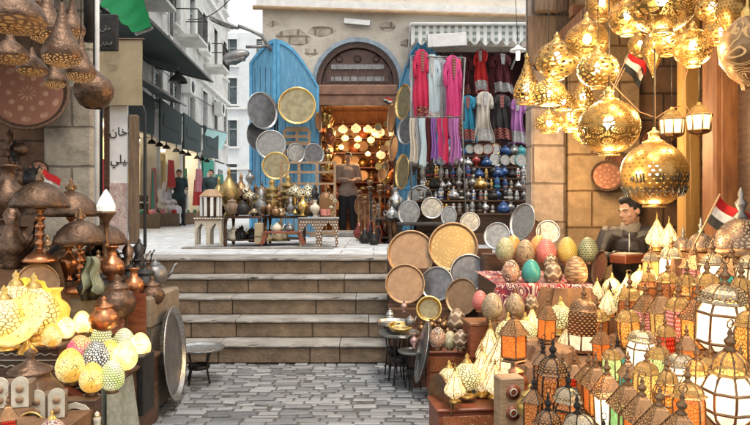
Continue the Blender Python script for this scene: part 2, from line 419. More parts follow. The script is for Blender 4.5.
def panel_lantern(n, prof, roof, m_frame, m_roof, glass, base_r, zb, a0=0, finz=None, mull=1, fs=1.0, rings=None):
    """glass body `prof` with n sides, bars on the corners, hoops, roof"""
    def f(p):
        b = MB(); b.lathe([(base_r*.9, 0), (base_r, .006), (base_r*.8, .018), (base_r*.55, zb-.004), (prof[0][0]*.9, zb)], n, a0=a0, smooth=False, cap=True); b.obj('base', m_frame, p)
        g = MB(); g.lathe([(r*.95, z) for r, z in prof], n, a0=a0, smooth=False); gl = g.obj('glass_panes', glass, p)
        fr = MB()
        for k in range(n):
            a = a0+2*PI*k/n
            fr.tube([(r*math.cos(a), r*math.sin(a), z) for r, z in prof], .0042, 5, smooth=False)
        for (r, z) in (rings or [prof[0], prof[-1]]):
            fr.lathe([(r*1.03, z-.005), (r*1.07, z), (r*1.03, z+.005), (r*.93, z)], n, a0=a0, smooth=False)
        fr.obj('frame', m_frame, p)
        rr = MB(); rr.lathe(roof, n if n < 9 else n, a0=a0, smooth=n > 8); rf = rr.obj('roof', m_roof, p)
        rb = MB()
        for k in range(n if n < 9 else 8):
            a = a0+2*PI*k/(n if n < 9 else 8)
            rb.tube([(r*1.01*math.cos(a), r*1.01*math.sin(a), z) for r, z in roof], .003, 4, smooth=False)
        rb.obj('rib', m_frame, rf)
        finial(p, roof[-1][1]-.004, fs, m_frame)
    return f
# h total ~ .30 each
make('hex', 'glass_lantern', panel_lantern(6, [(.052, .03), (.066, .06), (.066, .165), (.058, .185)], [(.078, .185), (.07, .192)]+dome_prof(.062, .055, .194), m_bronze, m_filigree, G['white'], .06, .03, R(12)))
make('sq', 'glass_lantern', panel_lantern(4, [(.066, .025), (.070, .035), (.070, .15), (.070, .155)], [(.09, .155), (.082, .165), (.03, .235), (.012, .25)], m_bronze, m_filicop, G['white'], .075, .025, R(45+14)))
make('bulb', 'glass_lantern', panel_lantern(8, [(.038, .02), (.066, .05), (.076, .09), (.076, .13), (.060, .165), (.045, .178)], [(.062, .178), (.056, .184)]+dome_prof(.05, .06, .186), m_bronze, m_filigree, G['white'], .045, .02, R(8), rings=[(.038, .02), (.073, .07), (.076, .13), (.045, .178)]))
make('tall', 'glass_lantern', panel_lantern(4, [(.045, .03), (.060, .19)], [(.075, .19), (.066, .20), (.02, .245), (.01, .255)], m_darkmetal, m_filidark, G['teal'], .05, .03, R(45-10)))
make('hex2', 'glass_lantern', panel_lantern(6, [(.045, .025), (.078, .055), (.078, .15), (.062, .185)], [(.084, .185), (.078, .195)]+dome_prof(.07, .05, .197, onion=.25), m_bronze, m_filisil, G['white'], .055, .025, R(30), rings=[(.045, .025), (.078, .055), (.078, .15), (.062, .185)]))
def big_hex(p):
    b = MB(); b.lathe([(.07, 0), (.085, .005), (.08, .02)], 6, smooth=False, cap=True); b.obj('base', m_bronze, p)
    g = MB(); g.lathe([(.07, .02), (.078, .10)], 6, smooth=False); g.obj('glass_panes', G['cream'], p)
    for k in range(6):
        fr = MB(); a = PI*k/3; fr.tube([(.074*math.cos(a), .074*math.sin(a), .02), (.082*math.cos(a), .082*math.sin(a), .10)], .005, 5); fr.obj('corner_bar', m_bronze, p)
    s = MB(); s.lathe([(.088, .10), (.09, .11), (.09, .22), (.082, .235)], 6, smooth=False); s.obj('pierced_band', m_filidark, p)
    r = MB(); r.lathe([(.084, .235)]+dome_prof(.078, .07, .237), 12); r.obj('roof', m_filidark, p)
    finial(p, .30, 1, m_bronze)
make('bighex', 'pierced_lantern', big_hex)
def pyr_lamp(p):
    b = MB(); b.lathe([(.04, 0), (.05, .004), (.035, .015), (.03, .03)], 12, cap=True); b.obj('base', m_brass, p)
    g = MB(); g.lathe([(.03, .03), (.075, .06), (.08, .085), (.06, .13), (.03, .18), (.006, .23)], 8, smooth=False); sh = g.obj('lamp_shade', m_ivorylit, p)
    r = MB()
    for k in range(8):
        a = 2*PI*k/8; r.tube([(q*math.cos(a), q*math.sin(a), z) for q, z in [(.03, .03), (.075, .06), (.08, .085), (.06, .13), (.03, .18), (.006, .23)]], .0025, 4)
    r.obj('rib', m_brass, sh)
    finial(p, .228, .5, m_brass)
make('pyr', 'pierced_table_lamp', pyr_lamp)
def onion_lamp(p):
    b = MB(); b.lathe([(.045, 0), (.05, .006), (.03, .016), (.02, .03), (.03, .04)], 14, cap=True); b.obj('base', m_brass, p)
    g = MB(); g.lathe([(.03, .04), (.06, .06), (.072, .09), (.068, .12), (.045, .15), (.02, .17)], 16); g.obj('lamp_shade', m_ivorylit2, p)
    b = MB(); b.lathe([(.024, .168), (.02, .178), (.008, .19), (.012, .2), (.001, .215)], 10); b.obj('finial', m_brass, p)
make('onion', 'mosaic_table_lamp', onion_lamp)
def dome_top(p):
    b = MB(); b.lathe([(.10, 0), (.105, .01), (.10, .03), (.095, .035)], 20, cap=True); b.obj('base', m_bronze, p)
    g = MB(); g.lathe(dome_prof(.095, .11, .035, 8), 20); g.obj('pierced_dome', m_filisil, p)
    b = MB(); b.lathe([(.02, .14), (.026, .15), (.01, .17), (.02, .19), (.022, .2), (.008, .22), (.012, .235), (.001, .26)], 12); b.obj('finial', m_pewter, p)
make('dome', 'pierced_dome_lamp', dome_top)
# ---- hanging lamps: origin at the top of the wire, body hangs below; `drop` wire
def hanger(p, z, drop, mat=None):
    b = MB(); b.tube([(0, 0, z), (.004, 0, z+drop*.5), (0, 0, z+drop)], .0035, 5); b.obj('wire', m_darkmetal, p)
def bulb_in(p, z, r=.022, mat=None):
    b = MB(); b.sph((0, 0, z), (r, r, r*1.25), 12, 8); b.obj('bulb', mat or m_bulb, p)
def globe(shell, sq=1.0, ring=True, drop=.6):
    def f(p):
        r = .16; n = 14
        pr = [(max(.05, r*math.sin(PI*(i+1.6)/(n+3))), -math.cos(PI*(i+1.6)/(n+3))*r*sq) for i in range(n+1)]
        b = MB(); b.lathe(pr, 36); b.obj('pierced_shell', shell, p)
        b = MB(); zt = pr[-1][1]; b.lathe([(pr[-1][0]*1.05, zt-.004), (pr[-1][0]*1.08, zt+.004), (.03, zt+.016), (.022, zt+.04), (.03, zt+.05), (.012, zt+.06), (.006, zt+.075)], 18); b.obj('collar', m_brass, p)
        b = MB(); zb = pr[0][1]; b.lathe([(pr[0][0]*.95, zb), (pr[0][0]*1.1, zb-.004), (pr[0][0]*1.1, zb-.012), (pr[0][0]*.9, zb-.012)], 24); b.obj('bottom_ring', m_gold, p)
        bulb_in(p, .02, .03); hanger(p, zt+.07, drop)
    return f
make('gA', 'pierced_globe_lamp', globe(m_pierceA, .95))
make('gB', 'pierced_globe_lamp', globe(m_pierceB, .9))
make('gC', 'pierced_globe_lamp', globe(m_pierceC, .85))
make('gD', 'pierced_globe_lamp', globe(m_pierceD, 1.0))
def drop_lamp(shell, prof, bulbz=.1):
    def f(p):
        b = MB(); b.lathe(prof, 28); b.obj('pierced_shell', shell, p)
        b = MB(); r, z = prof[0]; b.lathe([(r, z), (r*1.12, z-.004), (r*1.12, z-.012), (r*.85, z-.012)], 24); b.obj('bottom_ring', m_gold, p)
        zt = prof[-1][1]; b = MB(); b.lathe([(.016, zt-.006), (.02, zt), (.008, zt+.015), (.004, zt+.03)], 12); b.obj('collar', m_brass, p)
        if bulbz is not None: bulb_in(p, bulbz, .024, m_bulb)
        hanger(p, zt+.02, .5)
    return f
make('tearU', 'pierced_teardrop_lamp', drop_lamp(m_pierceC, [(.07, 0), (.095, .03), (.10, .07), (.08, .13), (.045, .2), (.022, .27), (.012, .32)]))
make('tearD', 'pierced_teardrop_lamp', drop_lamp(m_pierceD, [(.006, -.16), (.03, -.10), (.08, 0), (.105, .07), (.10, .12), (.06, .19), (.03, .25), (.012, .3)], None))
make('bell', 'pierced_bell_lamp', drop_lamp(m_pierceC, [(.07, 0), (.11, .03), (.12, .07), (.105, .12), (.06, .15), (.04, .165), (.03, .18)], .07))
def pane_lamp(p):
    g = MB(); g.lathe([(.075, 0), (.085, .11)], 8, smooth=False); g.obj('glass_panes', G['cream'], p)
    fr = MB()
    for k in range(8):
        a = PI*k/4; fr.tube([(.078*math.cos(a), .078*math.sin(a), 0), (.088*math.cos(a), .088*math.sin(a), .11)], .005, 5)
    for r, z in ((.08, 0), (.09, .11)): fr.lathe([(r, z-.006), (r*1.05, z), (r, z+.006), (r*.9, z)], 8, smooth=False)
    fr.obj('frame', m_bronze, p)
    b = MB(); b.lathe([(.09, .112), (.06, .14), (.045, .165), (.02, .18), (.012, .2)], 8, smooth=False); b.obj('roof', m_filigree, p)
    b = MB(); b.lathe([(.08, -.005), (.06, -.02), (.02, -.03), (.004, -.05)], 8, smooth=False); b.obj('base', m_bronze, p)
    hanger(p, .2, .4)
make('pane', 'glass_pane_pendant', pane_lamp)
# ---- copper hanging dome shade (unlit)
def cu_dome(p):
    b = MB(); b.lathe([(.15, 0), (.155, .01), (.15, .03), (.13, .075), (.09, .115), (.045, .15), (.03, .19), (.012, .24)], 32); b.obj('lamp_shade', m_antique, p)
    b = MB(); b.lathe([(.15, 0), (.14, -.02), (.10, -.045), (.04, -.055), (.001, -.056)], 28); b.obj('pierced_bowl', MPierce('pierced_copper_bowl', (.45, .25, .14), 'vor', 16, 6, .2, .4, (1, .7, .4), (.9, .45, .15), .25, .1, .7), p)
    b = MB(); b.tube([(0, 0, .23), (0, 0, 1.0)], .005, 5); b.obj('rod', m_darkmetal, p)
make('cudome', 'hanging_copper_lamp', cu_dome)
def cu_cone(p):
    b = MB(); b.lathe([(.10, 0), (.105, .02), (.09, .06), (.06, .11), (.035, .17), (.018, .24), (.008, .29)], 28); b.obj('lamp_shade', m_antique, p)
    b = MB(); b.lathe([(.10, 0), (.085, -.03), (.04, -.05), (.001, -.055)], 24); b.obj('pierced_bowl', m_filicop, p)
    b = MB(); b.tube([(0, 0, .28), (0, 0, .9)], .004, 5); b.obj('rod', m_darkmetal, p)
make('cucone', 'hanging_copper_lamp', cu_cone)
# ---- table lamp with domed copper shade on turned stem, h .46
def table_lamp(p):
    b = MB(); b.lathe([(.085, 0), (.09, .008), (.07, .03), (.035, .055), (.02, .07)], 24, cap=True); b.obj('base', m_copper, p)
    pr = [(.018, .07)]
    for k in range(5): z = .08+k*.045; pr += [(.012, z), (.024, z+.012), (.026, z+.022), (.012, z+.036)]
    pr += [(.016, .31)]
    b = MB(); b.lathe(pr, 16); b.obj('stem', m_copper, p)
    b = MB(); b.lathe([(.135, .285), (.15, .29), (.148, .31), (.125, .36), (.085, .40), (.045, .42), (.02, .428)], 32); sh = b.obj('lamp_shade', m_antique, p)
    b = MB(); b.lathe([(.012, .425), (.024, .437), (.012, .45), (.018, .462), (.006, .475), (.012, .485), (.001, .50)], 12)
    for s in (-1, 1): b.sph((s*.02, 0, .45), (.011, .005, .016), 8, 5)
    b.obj('finial', m_bronze, sh)
make('tlamp', 'copper_table_lamp', table_lamp)
# ---- eggs
def egg(p):
    pr = []
    for i in range(15):
        t = PI*i/14; z = -math.cos(t); r = math.sin(t)*(1-.17*z); pr.append((max(.0005, r*.062), .088+z*.078))
    b = MB(); b.lathe(pr, 24); b.obj('shell', m_eggA, p)
    b = MB(); b.lathe([(.03, 0), (.034, .004), (.028, .012), (.033, .022), (.029, .024)], 16); b.obj('stand_ring', m_bronze, p)
m_eggA = MDeco('mosaic_egg_shell', (.34, .23, .12), (.14, .08, .05), 'scroll', 9, 8, .15, .35, c3=(.46, .35, .21))
EGG = {'tan': m_eggA,
 'rust': MDeco('rust_mosaic_egg', (.45, .20, .10), (.75, .68, .55), 'scroll', 6, 5, .1, .35, c3=(.12, .06, .04)),
 'pink': MDeco('pink_beaded_egg', (.48, .05, .08), (.60, .30, .22), 'dots', 24, 18, .42, .4, c3=(.5, .06, .08)),
 'yellow': MDeco('yellow_beaded_egg', (.56, .42, .10), (.34, .23, .04), 'dots', 24, 18, .42, .4, c3=(.60, .48, .18)),
 'green': MDeco('dark_green_beaded_egg', (.05, .09, .05), (.35, .36, .22), 'dots', 20, 16, .4, .35, c3=(.10, .12, .07)),
 'turq': M('turquoise_egg', (.06, .33, .30), (.04, .25, .24), 20, .3, 0, .1),
 'sand': MDeco('sand_ringed_egg', (.46, .30, .15), (.20, .10, .05), 'dots', 4, 14, .40, .4),
 'leaf': MDeco('olive_leaf_egg', (.22, .24, .12), (.60, .55, .38), 'scroll', 7, 6, .12, .4, c3=(.35, .30, .16)),
 'dark': MDeco('dark_leaf_egg', (.10, .06, .04), (.55, .42, .28), 'diamond', 6, 4, .6, .4, c3=(.2, .12, .07)),
 'orange': MDeco('orange_egg', (.55, .25, .05), (.5, .2, .04), 'dots', 20, 16, .44, .4, c3=(.72, .42, .14)),
 'lit': MDeco('lit_mosaic_egg', (1, .80, .34), (.20, .14, .08), 'scroll', 14, 12, .13, .4, c3=(.95, .50, .08), glow=.4, glow2=.05),
 'litw': MDeco('lit_white_egg', (1, .88, .55), (.6, .40, .14), 'scroll', 10, 9, .08, .4, c3=(1, .70, .22), glow=.6, glow2=.1),
 'litg': MDeco('lit_green_egg', (.62, .74, .20), (.12, .14, .10), 'dots', 26, 18, .40, .4, c3=(.95, .90, .5), glow=.42, glow2=.05),
 'litp': MDeco('lit_pink_egg', (.95, .06, .25), (.25, .1, .1), 'vor', 24, 16, .12, .4, c3=(1, .45, .15), glow=.5, glow2=.05),
 'litb': MDeco('lit_blackwhite_egg', (.92, .90, .78), (.03, .03, .03), 'vor', 26, 18, .2, .4, c3=(.6, .6, .5), glow=.3, glow2=.02)}
make('egg', 'decorated_egg', egg)
# ---- trays (disc facing -Y, centre at the origin, r = 1 scaled)
def tray(mats, deep=.09, rim=.055):
    def f(p):
        mm = rot(x=PI/2)
        b = MB(); b.lathe([(.001, 0), (1-rim*2.2, 0), (1-rim*1.6, deep*.25)], 48, mat=mm, smooth=False)
        # polar UVs for the engraved field
        b2 = MB(); b2.lathe([(.002, -.004), (.18, -.004), (.40, -.004), (.62, -.004), (1-rim*2.4, -.004)], 48, mat=mm)
        b2.obj('engraved_field', mats[1], p)
        b = MB(); b.lathe([(1-rim*2.4, -.002), (1-rim*1.7, deep*.15), (1-rim*1.3, deep*.85), (1-rim, deep), (1-.01, deep), (1, deep*.85), (.985, deep*.7), (1-rim*.9, deep*.75), (1-rim*1.25, -.02), (1-rim*2.4, -.02), (.002, -.02)], 56, mat=mm)
        b.obj('rim', mats[0], p)
    return f
E = {}
def eng(n, c, l, k='rings', su=12, sv=3, t=.06, me=.7, ro=.4, c3=None):
    E[n] = MDeco('engraved_'+n, c, l, k, su, sv, t, ro, me, c3=c3, nsc=3, bump=.3); return E[n]
eng('copper', (.54, .35, .20), (.38, .23, .13), c3=(.34, .20, .12)); eng('gold', (.62, .43, .19), (.46, .30, .12), 'dots', 22, 6, .3, c3=(.44, .28, .12))
eng('pewter', (.25, .245, .25), (.17, .165, .17), 'vor', 20, 8, .05); eng('brassdull', (.40, .34, .20), (.31, .26, .15), 'scroll', 16, 6, .10)
eng('silver', (.50, .49, .46), (.25, .24, .22), 'rings', 8, 2, .07); eng('rose', (.50, .27, .17), (.30, .13, .08), 'dots', 10, 3, .25); eng('silverb', (.55, .54, .5), (.3, .3, .28), 'scroll', 14, 5, .12)
m_trayrim = M('dull_copper_rim', (.52, .34, .19), (.30, .19, .11), 8, .38, .75, .3)
make('tray_copper', 'round_tray', tray((m_trayrim, E['copper']))); make('tray_gold', 'round_tray', tray((m_trayrim, E['gold'])))
make('tray_pewter', 'round_tray', tray((m_silver, E['pewter']))); make('tray_brass', 'round_tray', tray((m_gold, E['brassdull'])))
make('tray_silver', 'round_tray', tray((m_silver, E['silver']))); make('tray_rose', 'round_tray', tray((m_antique, E['rose']), .10, .07))
make('bowl', 'wide_bowl', tray((m_gold, E['brassdull']), .35, .12))
# ---- vases, pots, jugs
def vase(prof, mat, neck=None, handle=None, spout=None, lid=None, parts=('body',)):
    def f(p):
        b = MB(); b.lathe(prof, 24, cap=True); b.obj('body', mat, p)
        if handle:
            b = MB(); b.tube(handle, .008, 6); b.obj('handle', mat, p)
        if spout:
            b = MB(); b.tube(spout, [.018, .013, .01, .008][:len(spout)], 8); b.obj('spout', mat, p)
        if lid:
            b = MB(); b.lathe(lid, 16); b.obj('lid', mat, p)
    return f
make('vase', 'metal_vase', vase([(.05, 0), (.055, .01), (.03, .03), (.04, .06), (.085, .12), (.095, .17), (.075, .21), (.035, .245), (.028, .29), (.045, .31), (.05, .32)], m_bronze))
make('pot', 'round_pot', vase([(.05, 0), (.09, .03), (.11, .08), (.10, .12), (.07, .15), (.06, .17), (.07, .18)], m_bronze, lid=[(.07, .18), (.06, .19), (.02, .21), (.012, .225), (.02, .24), (.001, .255)]))
make('jug', 'spouted_jug', vase([(.05, 0), (.04, .02), (.08, .08), (.085, .12), (.05, .18), (.03, .23), (.045, .28)], m_bronze, handle=[(-.03, 0, .26), (-.10, 0, .25), (-.12, 0, .17), (-.075, 0, .09)], spout=[(.07, 0, .1), (.12, 0, .16), (.14, 0, .24), (.17, 0, .27)], lid=[(.045, .28), (.03, .31), (.01, .33), (.014, .345), (.001, .36)]))
make('kettle', 'metal_teapot', vase([(.04, 0), (.075, .02), (.09, .07), (.07, .12), (.04, .14)], m_pewter, handle=[(-.07, 0, .1), (-.11, 0, .13), (-.12, 0, .07), (-.08, 0, .035)], spout=[(.08, 0, .05), (.12, 0, .08), (.14, 0, .13), (.16, 0, .14)], lid=[(.045, .14), (.03, .155), (.008, .165), (.012, .175), (.001, .185)]))
m_agebrass = M('aged_brass', (.42, .29, .11), (.20, .14, .06), 14, .35, .85, .3)
make('bigonion', 'tall_brass_finial_vase', vase([(.06, 0), (.07, .02), (.04, .06), (.05, .1), (.12, .18), (.14, .26), (.11, .36), (.05, .44), (.02, .5), (.03, .53), (.001, .62)], m_agebrass))
make('tier', 'tiered_brass_lamp', vase([(.10, 0), (.11, .02), (.10, .16), (.11, .18), (.06, .20), (.10, .23), (.11, .25), (.05, .28), (.08, .31), (.085, .33), (.03, .37), (.045, .41), (.04, .43), (.01, .47), (.001, .5)], m_agebrass))
def mushroom(p):
    b = MB(); b.lathe([(.07, 0), (.075, .01), (.03, .04), (.018, .08), (.022, .2), (.018, .27)], 16, cap=True); b.obj('stem', m_brass, p)
    b = MB(); b.lathe([(.11, .25), (.12, .27), (.10, .32), (.06, .35), (.02, .365), (.001, .39)], 20); b.obj('lamp_shade', MPierce('pale_pierced_shade', (.7, .62, .42), 'vor', 14, 5, .2, .4, metal=.5), p)
make('mush', 'mushroom_lamp', mushroom)
def hookah(p):
    b = MB(); b.lathe([(.06, 0), (.085, .04), (.08, .09), (.035, .15), (.03, .2)], 20, cap=True); b.obj('base_bottle', M('dark_red_glass', (.25, .03, .02), None, 8, .15, .2, .1), p)
    b = MB(); b.lathe([(.03, .2), (.012, .22), (.02, .26), (.01, .3), (.022, .36), (.01, .42), (.02, .5), (.01, .56), (.04, .58), (.045, .59), (.01, .6)], 14); b.obj('stem', m_bronze, p)
    b = MB(); b.lathe([(.015, .6), (.035, .63), (.04, .66), (.03, .665)], 14); b.obj('bowl', m_bronze, p)
    b = MB(); b.tube([(.02, 0, .28), (.10, 0, .32), (.15, .03, .2), (.12, .05, .06), (.16, .02, .02)], .009, 6); b.obj('hose', m_redwood, p)
make('hookah', 'water_pipe', hookah)
def small_fig(p):
    b = MB(); b.lathe([(.03, 0), (.03, .015), (.022, .02), (.026, .06), (.03, .09), (.016, .105), (.018, .125), (.001, .14)], 10, cap=True)
    b.obj('body', m_darkmetal, p)
    b = MB(); b.lathe([(.032, .02), (.034, .03), (.03, .04)], 10); b.lathe([(.02, .1), (.024, .108), (.016, .112)], 10); b.obj('band', m_gold, p)
make('fig', 'souvenir_figurine', small_fig)
make('plate', 'shiny_plate', tray((m_silver, E['silverb']), .06, .07))
# ---- mashrabiya / inlaid tables
def inlay_table(w, d, h, mat, mfr, arch=2, name='leg_panel'):
    def f(p):
        b = MB(); b.box(-w/2-.02, w/2+.02, -d/2-.02, d/2+.02, h-.03, h, bev=.006); b.obj('table_top', mfr, p)
        fr = -d/2
        aw = w/arch
        pts = [(-w/2, h-.032), (-w/2, 0)]
        for k in range(arch):
            x0 = -w/2+k*aw; leg = aw*.14
            pts += [(x0+leg, 0), (x0+leg*1.1, h*.35)]
            cx = x0+aw/2; hw = aw/2-leg
            pts += [(cx-hw*1.0, h*.5), (cx-hw*.7, h*.66), (cx-hw*.3, h*.74), (cx, h*.82), (cx+hw*.3, h*.74), (cx+hw*.7, h*.66), (cx+hw, h*.5), (x0+aw-leg*1.1, h*.35), (x0+aw-leg, 0)]
        pts += [(w/2, 0), (w/2, h-.032)]
        for s, m4 in ((0, rot(0)), (1, rot(PI)), ):
            b = MB(); b.prism(pts, -d/2, -d/2+.018, mat=m4); b.obj(name, mat, p)
        sc = (d-.04)/w
        for s in (PI/2, -PI/2):
            b = MB(); b.prism([(x*sc, z) for x, z in pts], -w/2, -w/2+.018, mat=rot(s)); b.obj(name, mat, p)
    return f
make('stool', 'inlaid_stool', inlay_table(.42, .42, .36, m_inlay, m_pearl, 2))
make('ptable', 'pearl_inlaid_table', inlay_table(.62, .4, .42, m_pearl, m_pewter, 2))
def tray_table(p):
    b = MB(); b.lathe([(.002, .293), (.24, .293), (.27, .297), (.285, .307), (.30, .309), (.298, .304), (.275, .289), (.002, .288)], 40); b.obj('tray', m_silver, p)
    b = MB()
    for s in range(4):
        a = PI/4+s*PI/2; b.tube([(.17*math.cos(a), .17*math.sin(a), 0), (.12*math.cos(a), .12*math.sin(a), .14), (.17*math.cos(a), .17*math.sin(a), .28)], .012, 6)
    b.lathe([(.12, .12), (.13, .14), (.12, .16), (.11, .14)], 16); b.obj('leg_stand', m_darkmetal, p)
make('ttable', 'tray_table', tray_table)
# ---- chest with drawers and corner posts w d h = 1 (scaled per use)
def chest(mat, mtrim, drawers=2, w=.5, d=.35, h=.4):
    def f(p):
        b = MB(); b.box(-w/2, w/2, -d/2, d/2, 0, h-.03, bev=.006); b.obj('case', mat, p)
        b = MB(); b.box(-w/2-.015, w/2+.015, -d/2-.015, d/2+.015, h-.028, h, bev=.008); b.obj('lid', mat, p)
        dh = (h-.06)/drawers
        for k in range(drawers):
            z0 = .02+k*dh
            b = MB(); b.box(-w/2+.03, w/2-.03, -d/2-.008, -d/2-.002, z0, z0+dh-.02, bev=.002); dr = b.obj('drawer', mtrim, p)
            b = MB(); b.sph((0, -d/2-.015, z0+dh/2-.01), .012, 8, 6); b.obj('knob', m_brass, dr)
    return f
make('chestR', 'wooden_chest', chest(m_redwood, MDeco('painted_red_panel', (.42, .10, .04), (.55, .32, .10), 'scroll', 16, 12, .1, .4)))
make('chestI', 'inlaid_chest', chest(m_wood, m_inlay, 2))
def crate(p):
    b = MB(); b.box(-.25, .25, -.2, .2, 0, .3, bev=.006); b.obj('body', m_redwood, p)
    b = MB(); b.box(-.26, .26, -.21, .21, .301, .33, bev=.006); b.obj('lid', m_orangewood, p)
make('crate', 'wooden_box', crate)
def clock(p):   # pale inlaid box with an arch
    b = MB(); b.box(-.09, .09, -.04, .04, 0, .22, bev=.006); b.obj('body', m_wood, p)
    pts = [(-.07, .01), (-.045, .01), (-.045, .12)]+[(-.045*math.cos(PI*k/8), .12+.05*math.sin(PI*k/8)) for k in range(1, 8)]+[(.045, .12), (.045, .01), (.07, .01), (.07, .15), (.045, .19), (0, .21), (-.045, .19), (-.07, .15)]
    b = MB(); b.prism(pts, -.052, -.042); b.obj('arch_trim', m_ivory, p)
make('archbox', 'inlaid_arch_box', clock)
def quad_box(p):   # four ivory arches box
    b = MB(); b.box(-.07, .07, -.04, .04, 0, .09, bev=.004); b.obj('body', m_oldwood, p)
    for s in (-1, 1):
        pts = [(s*.035-.03, 0)]+[(s*.035-.03*math.cos(PI*k/8), .085+.03*math.sin(PI*k/8)) for k in range(9)]+[(s*.035+.03, 0)]
        b = MB(); b.prism(pts, -.05, -.041); ar = b.obj('arch_panel', m_ivory, p)
        b = MB()
        for z in (.03, .07): b.lathe([(.001, 0), (.014, 0), (.014, .004), (.001, .004)], 12, mat=rot(x=PI/2, t=(s*.035, -.051, z)))
        b.obj('disc', m_palewood, ar)
make('archpair', 'inlaid_arch_box', quad_box)
# ---- dress / scarf
CL = {k: cloth('cloth_'+k, c, c2) for k, c, c2 in (('magenta', (.62, .03, .10), (.45, .02, .07)), ('pink', (.70, .07, .25), (.55, .05, .18)), ('lightblue', (.42, .58, .66), (.6, .68, .7)), ('grey', (.30, .33, .36), (.5, .52, .55)), ('red', (.68, .035, .035), (.5, .02, .02)), ('blue', (.03, .28, .42), (.02, .18, .30)), ('black', (.02, .02, .025), (.05, .04, .04)), ('purple', (.28, .14, .42), (.20, .08, .32)), ('lilac', (.52, .22, .50), (.42, .16, .40)), ('maroon', (.14, .025, .03), (.08, .015, .02)), ('cream', (.62, .58, .50), (.5, .45, .38)))}
m_embw = MDeco('white_embroidery', (.65, .64, .6), (.3, .3, .32), 'scroll', 3, 6, .15, .8)
m_embg = MDeco('gold_embroidery', (.6, .42, .12), (.2, .03, .06), 'diamond', 4, 8, .3, .7)
def dress(mats, seed, L=1.15, flare=.17):
    rd = random.Random(seed); a1, a2, a3, sk = rd.uniform(0, 6), rd.uniform(0, 6), rd.uniform(0, 6), rd.uniform(-.05, .05)
    def f(p):
        def surf(side):
            def fn(u, v):
                z = -v*L-.03*math.sin(u*7+a1)*v; a = PI*(u-.5)
                w = (.105+.03*math.exp(-((v-.13)/.06)**2)) if v < .2 else .10+(flare-.10)*(v-.2)/.8+.015*math.sin(v*8+a2)
                if v < .05: w = .055+v*1.4
                fold = (.010+.045*v)*(math.sin(u*PI*7+1.9*v+a1)+.5*math.sin(u*PI*15+a2-2*v))*min(1, v*3)
                sag = .02*math.sin(v*11+u*5+a3)*v
                return (w*math.sin(a)+sk*v+.02*math.sin(v*6+a3)*v, side*(.045*math.cos(a)+.015)+fold*.7+sag, z)
            return fn
        b = MB(); b.grid(surf(-1), 44, 34); b.grid(surf(1), 44, 34); d = b.obj('dress_body', mats[0], p)
        for s in (-1, 1):
            k_ = rd.uniform(.8, 1.2); b = MB(); b.tube([(s*.085, 0, -.05), (s*.125, 0, -.13), (s*.135*k_, -.02, -.26), (s*.12*k_, -.03, -.40*k_)], [.04, .036, .034, .04], 10); b.obj('sleeve', mats[0], p)
        b = MB(); b.grid(lambda u, v: ((.04-.015*v)*(u*2-1)+sk*v*.3, -.075-.004*math.cos(u*3), -.03-v*.3), 6, 8); b.obj('embroidered_front', mats[1], p)
        b = MB(); b.grid(lambda u, v: tuple(Vector(surf(-1)(.12+.76*u, .74+.24*v))+Vector((0, -.006, 0))), 24, 8); b.obj('hem_border', mats[1], d)
        b = MB(); b.tube([(-.12, 0, -.06), (0, 0, .03), (.12, 0, -.06)], .008, 5); b.tube([(0, 0, .03), (0, 0, .07), (.03, 0, .1), (.0, 0, .13)], .004, 5); b.obj('hanger', m_darkmetal, p)
    return f
for q_ in range(4): make('dress%d' % q_, 'hanging_dress', dress((CL['magenta'], m_embg), q_+3))
def scarf(seed):
    rd = random.Random(seed); a1, a2 = rd.uniform(0, 6), rd.uniform(0, 6); w0 = rd.uniform(.08, .13); L = rd.uniform(.75, .9); n_ = rd.choice([2, 3, 4])
    def f(p):
        def fn(u, v): return ((u-.5)*(w0+.04*v+.02*math.sin(v*5+a1))+.02*math.sin(v*6+a2), .022*math.sin(u*PI*n_+a1+v*1.5)*(.5+v)+.01*math.sin(u*PI*9+a2), -v*L-.02*math.sin(u*5+a2)*v)
        b = MB(); b.grid(fn, 24, 18); b.obj('cloth_panel', CL['purple'], p)
        b = MB()
        for k in range(12):
            q = Vector(fn((k+.5)/12, 1)); b.tube([q, q+Vector((rd.uniform(-.01, .01), .01, -.07))], .0025, 3)
        b.obj('fringe', CL['purple'], p)
    return f
for q_ in range(4): make('scarf%d' % q_, 'hanging_scarf', scarf(q_+11))
# ---- flag
m_fr = cloth('flag_red', (.65, .02, .02)); m_fw = cloth('flag_white', (.75, .74, .70)); m_fb = cloth('flag_black', (.02, .02, .02))
def flag(p):
    b = MB(); b.tube([(0, 0, 0), (.0, 0, .42)], .0045, 6); b.obj('pole', m_palewood, p)
    b = MB()
    for i in range(3):
        b.grid(lambda u, v, i=i: (u*.24*(1-.15*math.sin(2*u)), .02*math.sin(u*7+i), .41-(i+v)*.055-u*.06-.012*math.sin(u*6)), 12, 4, mi=i)
    f = b.obj('flag_cloth', [m_fr, m_fw, m_fb], p)
    b = MB(); b.prism([(.105, .295), (.125, .285), (.145, .295), (.15, .315), (.135, .31), (.128, .325), (.122, .325), (.115, .31), (.10, .315)], -.012, .012); b.obj('eagle_emblem', m_gold, f)
make('flag', 'paper_flag', flag)
# ---------------------------------------------------------------- ground
b = MB(); b.box(-60, 60, -20, 7.2, -.3, -.012); struct(b.obj('ground', m_dirt))
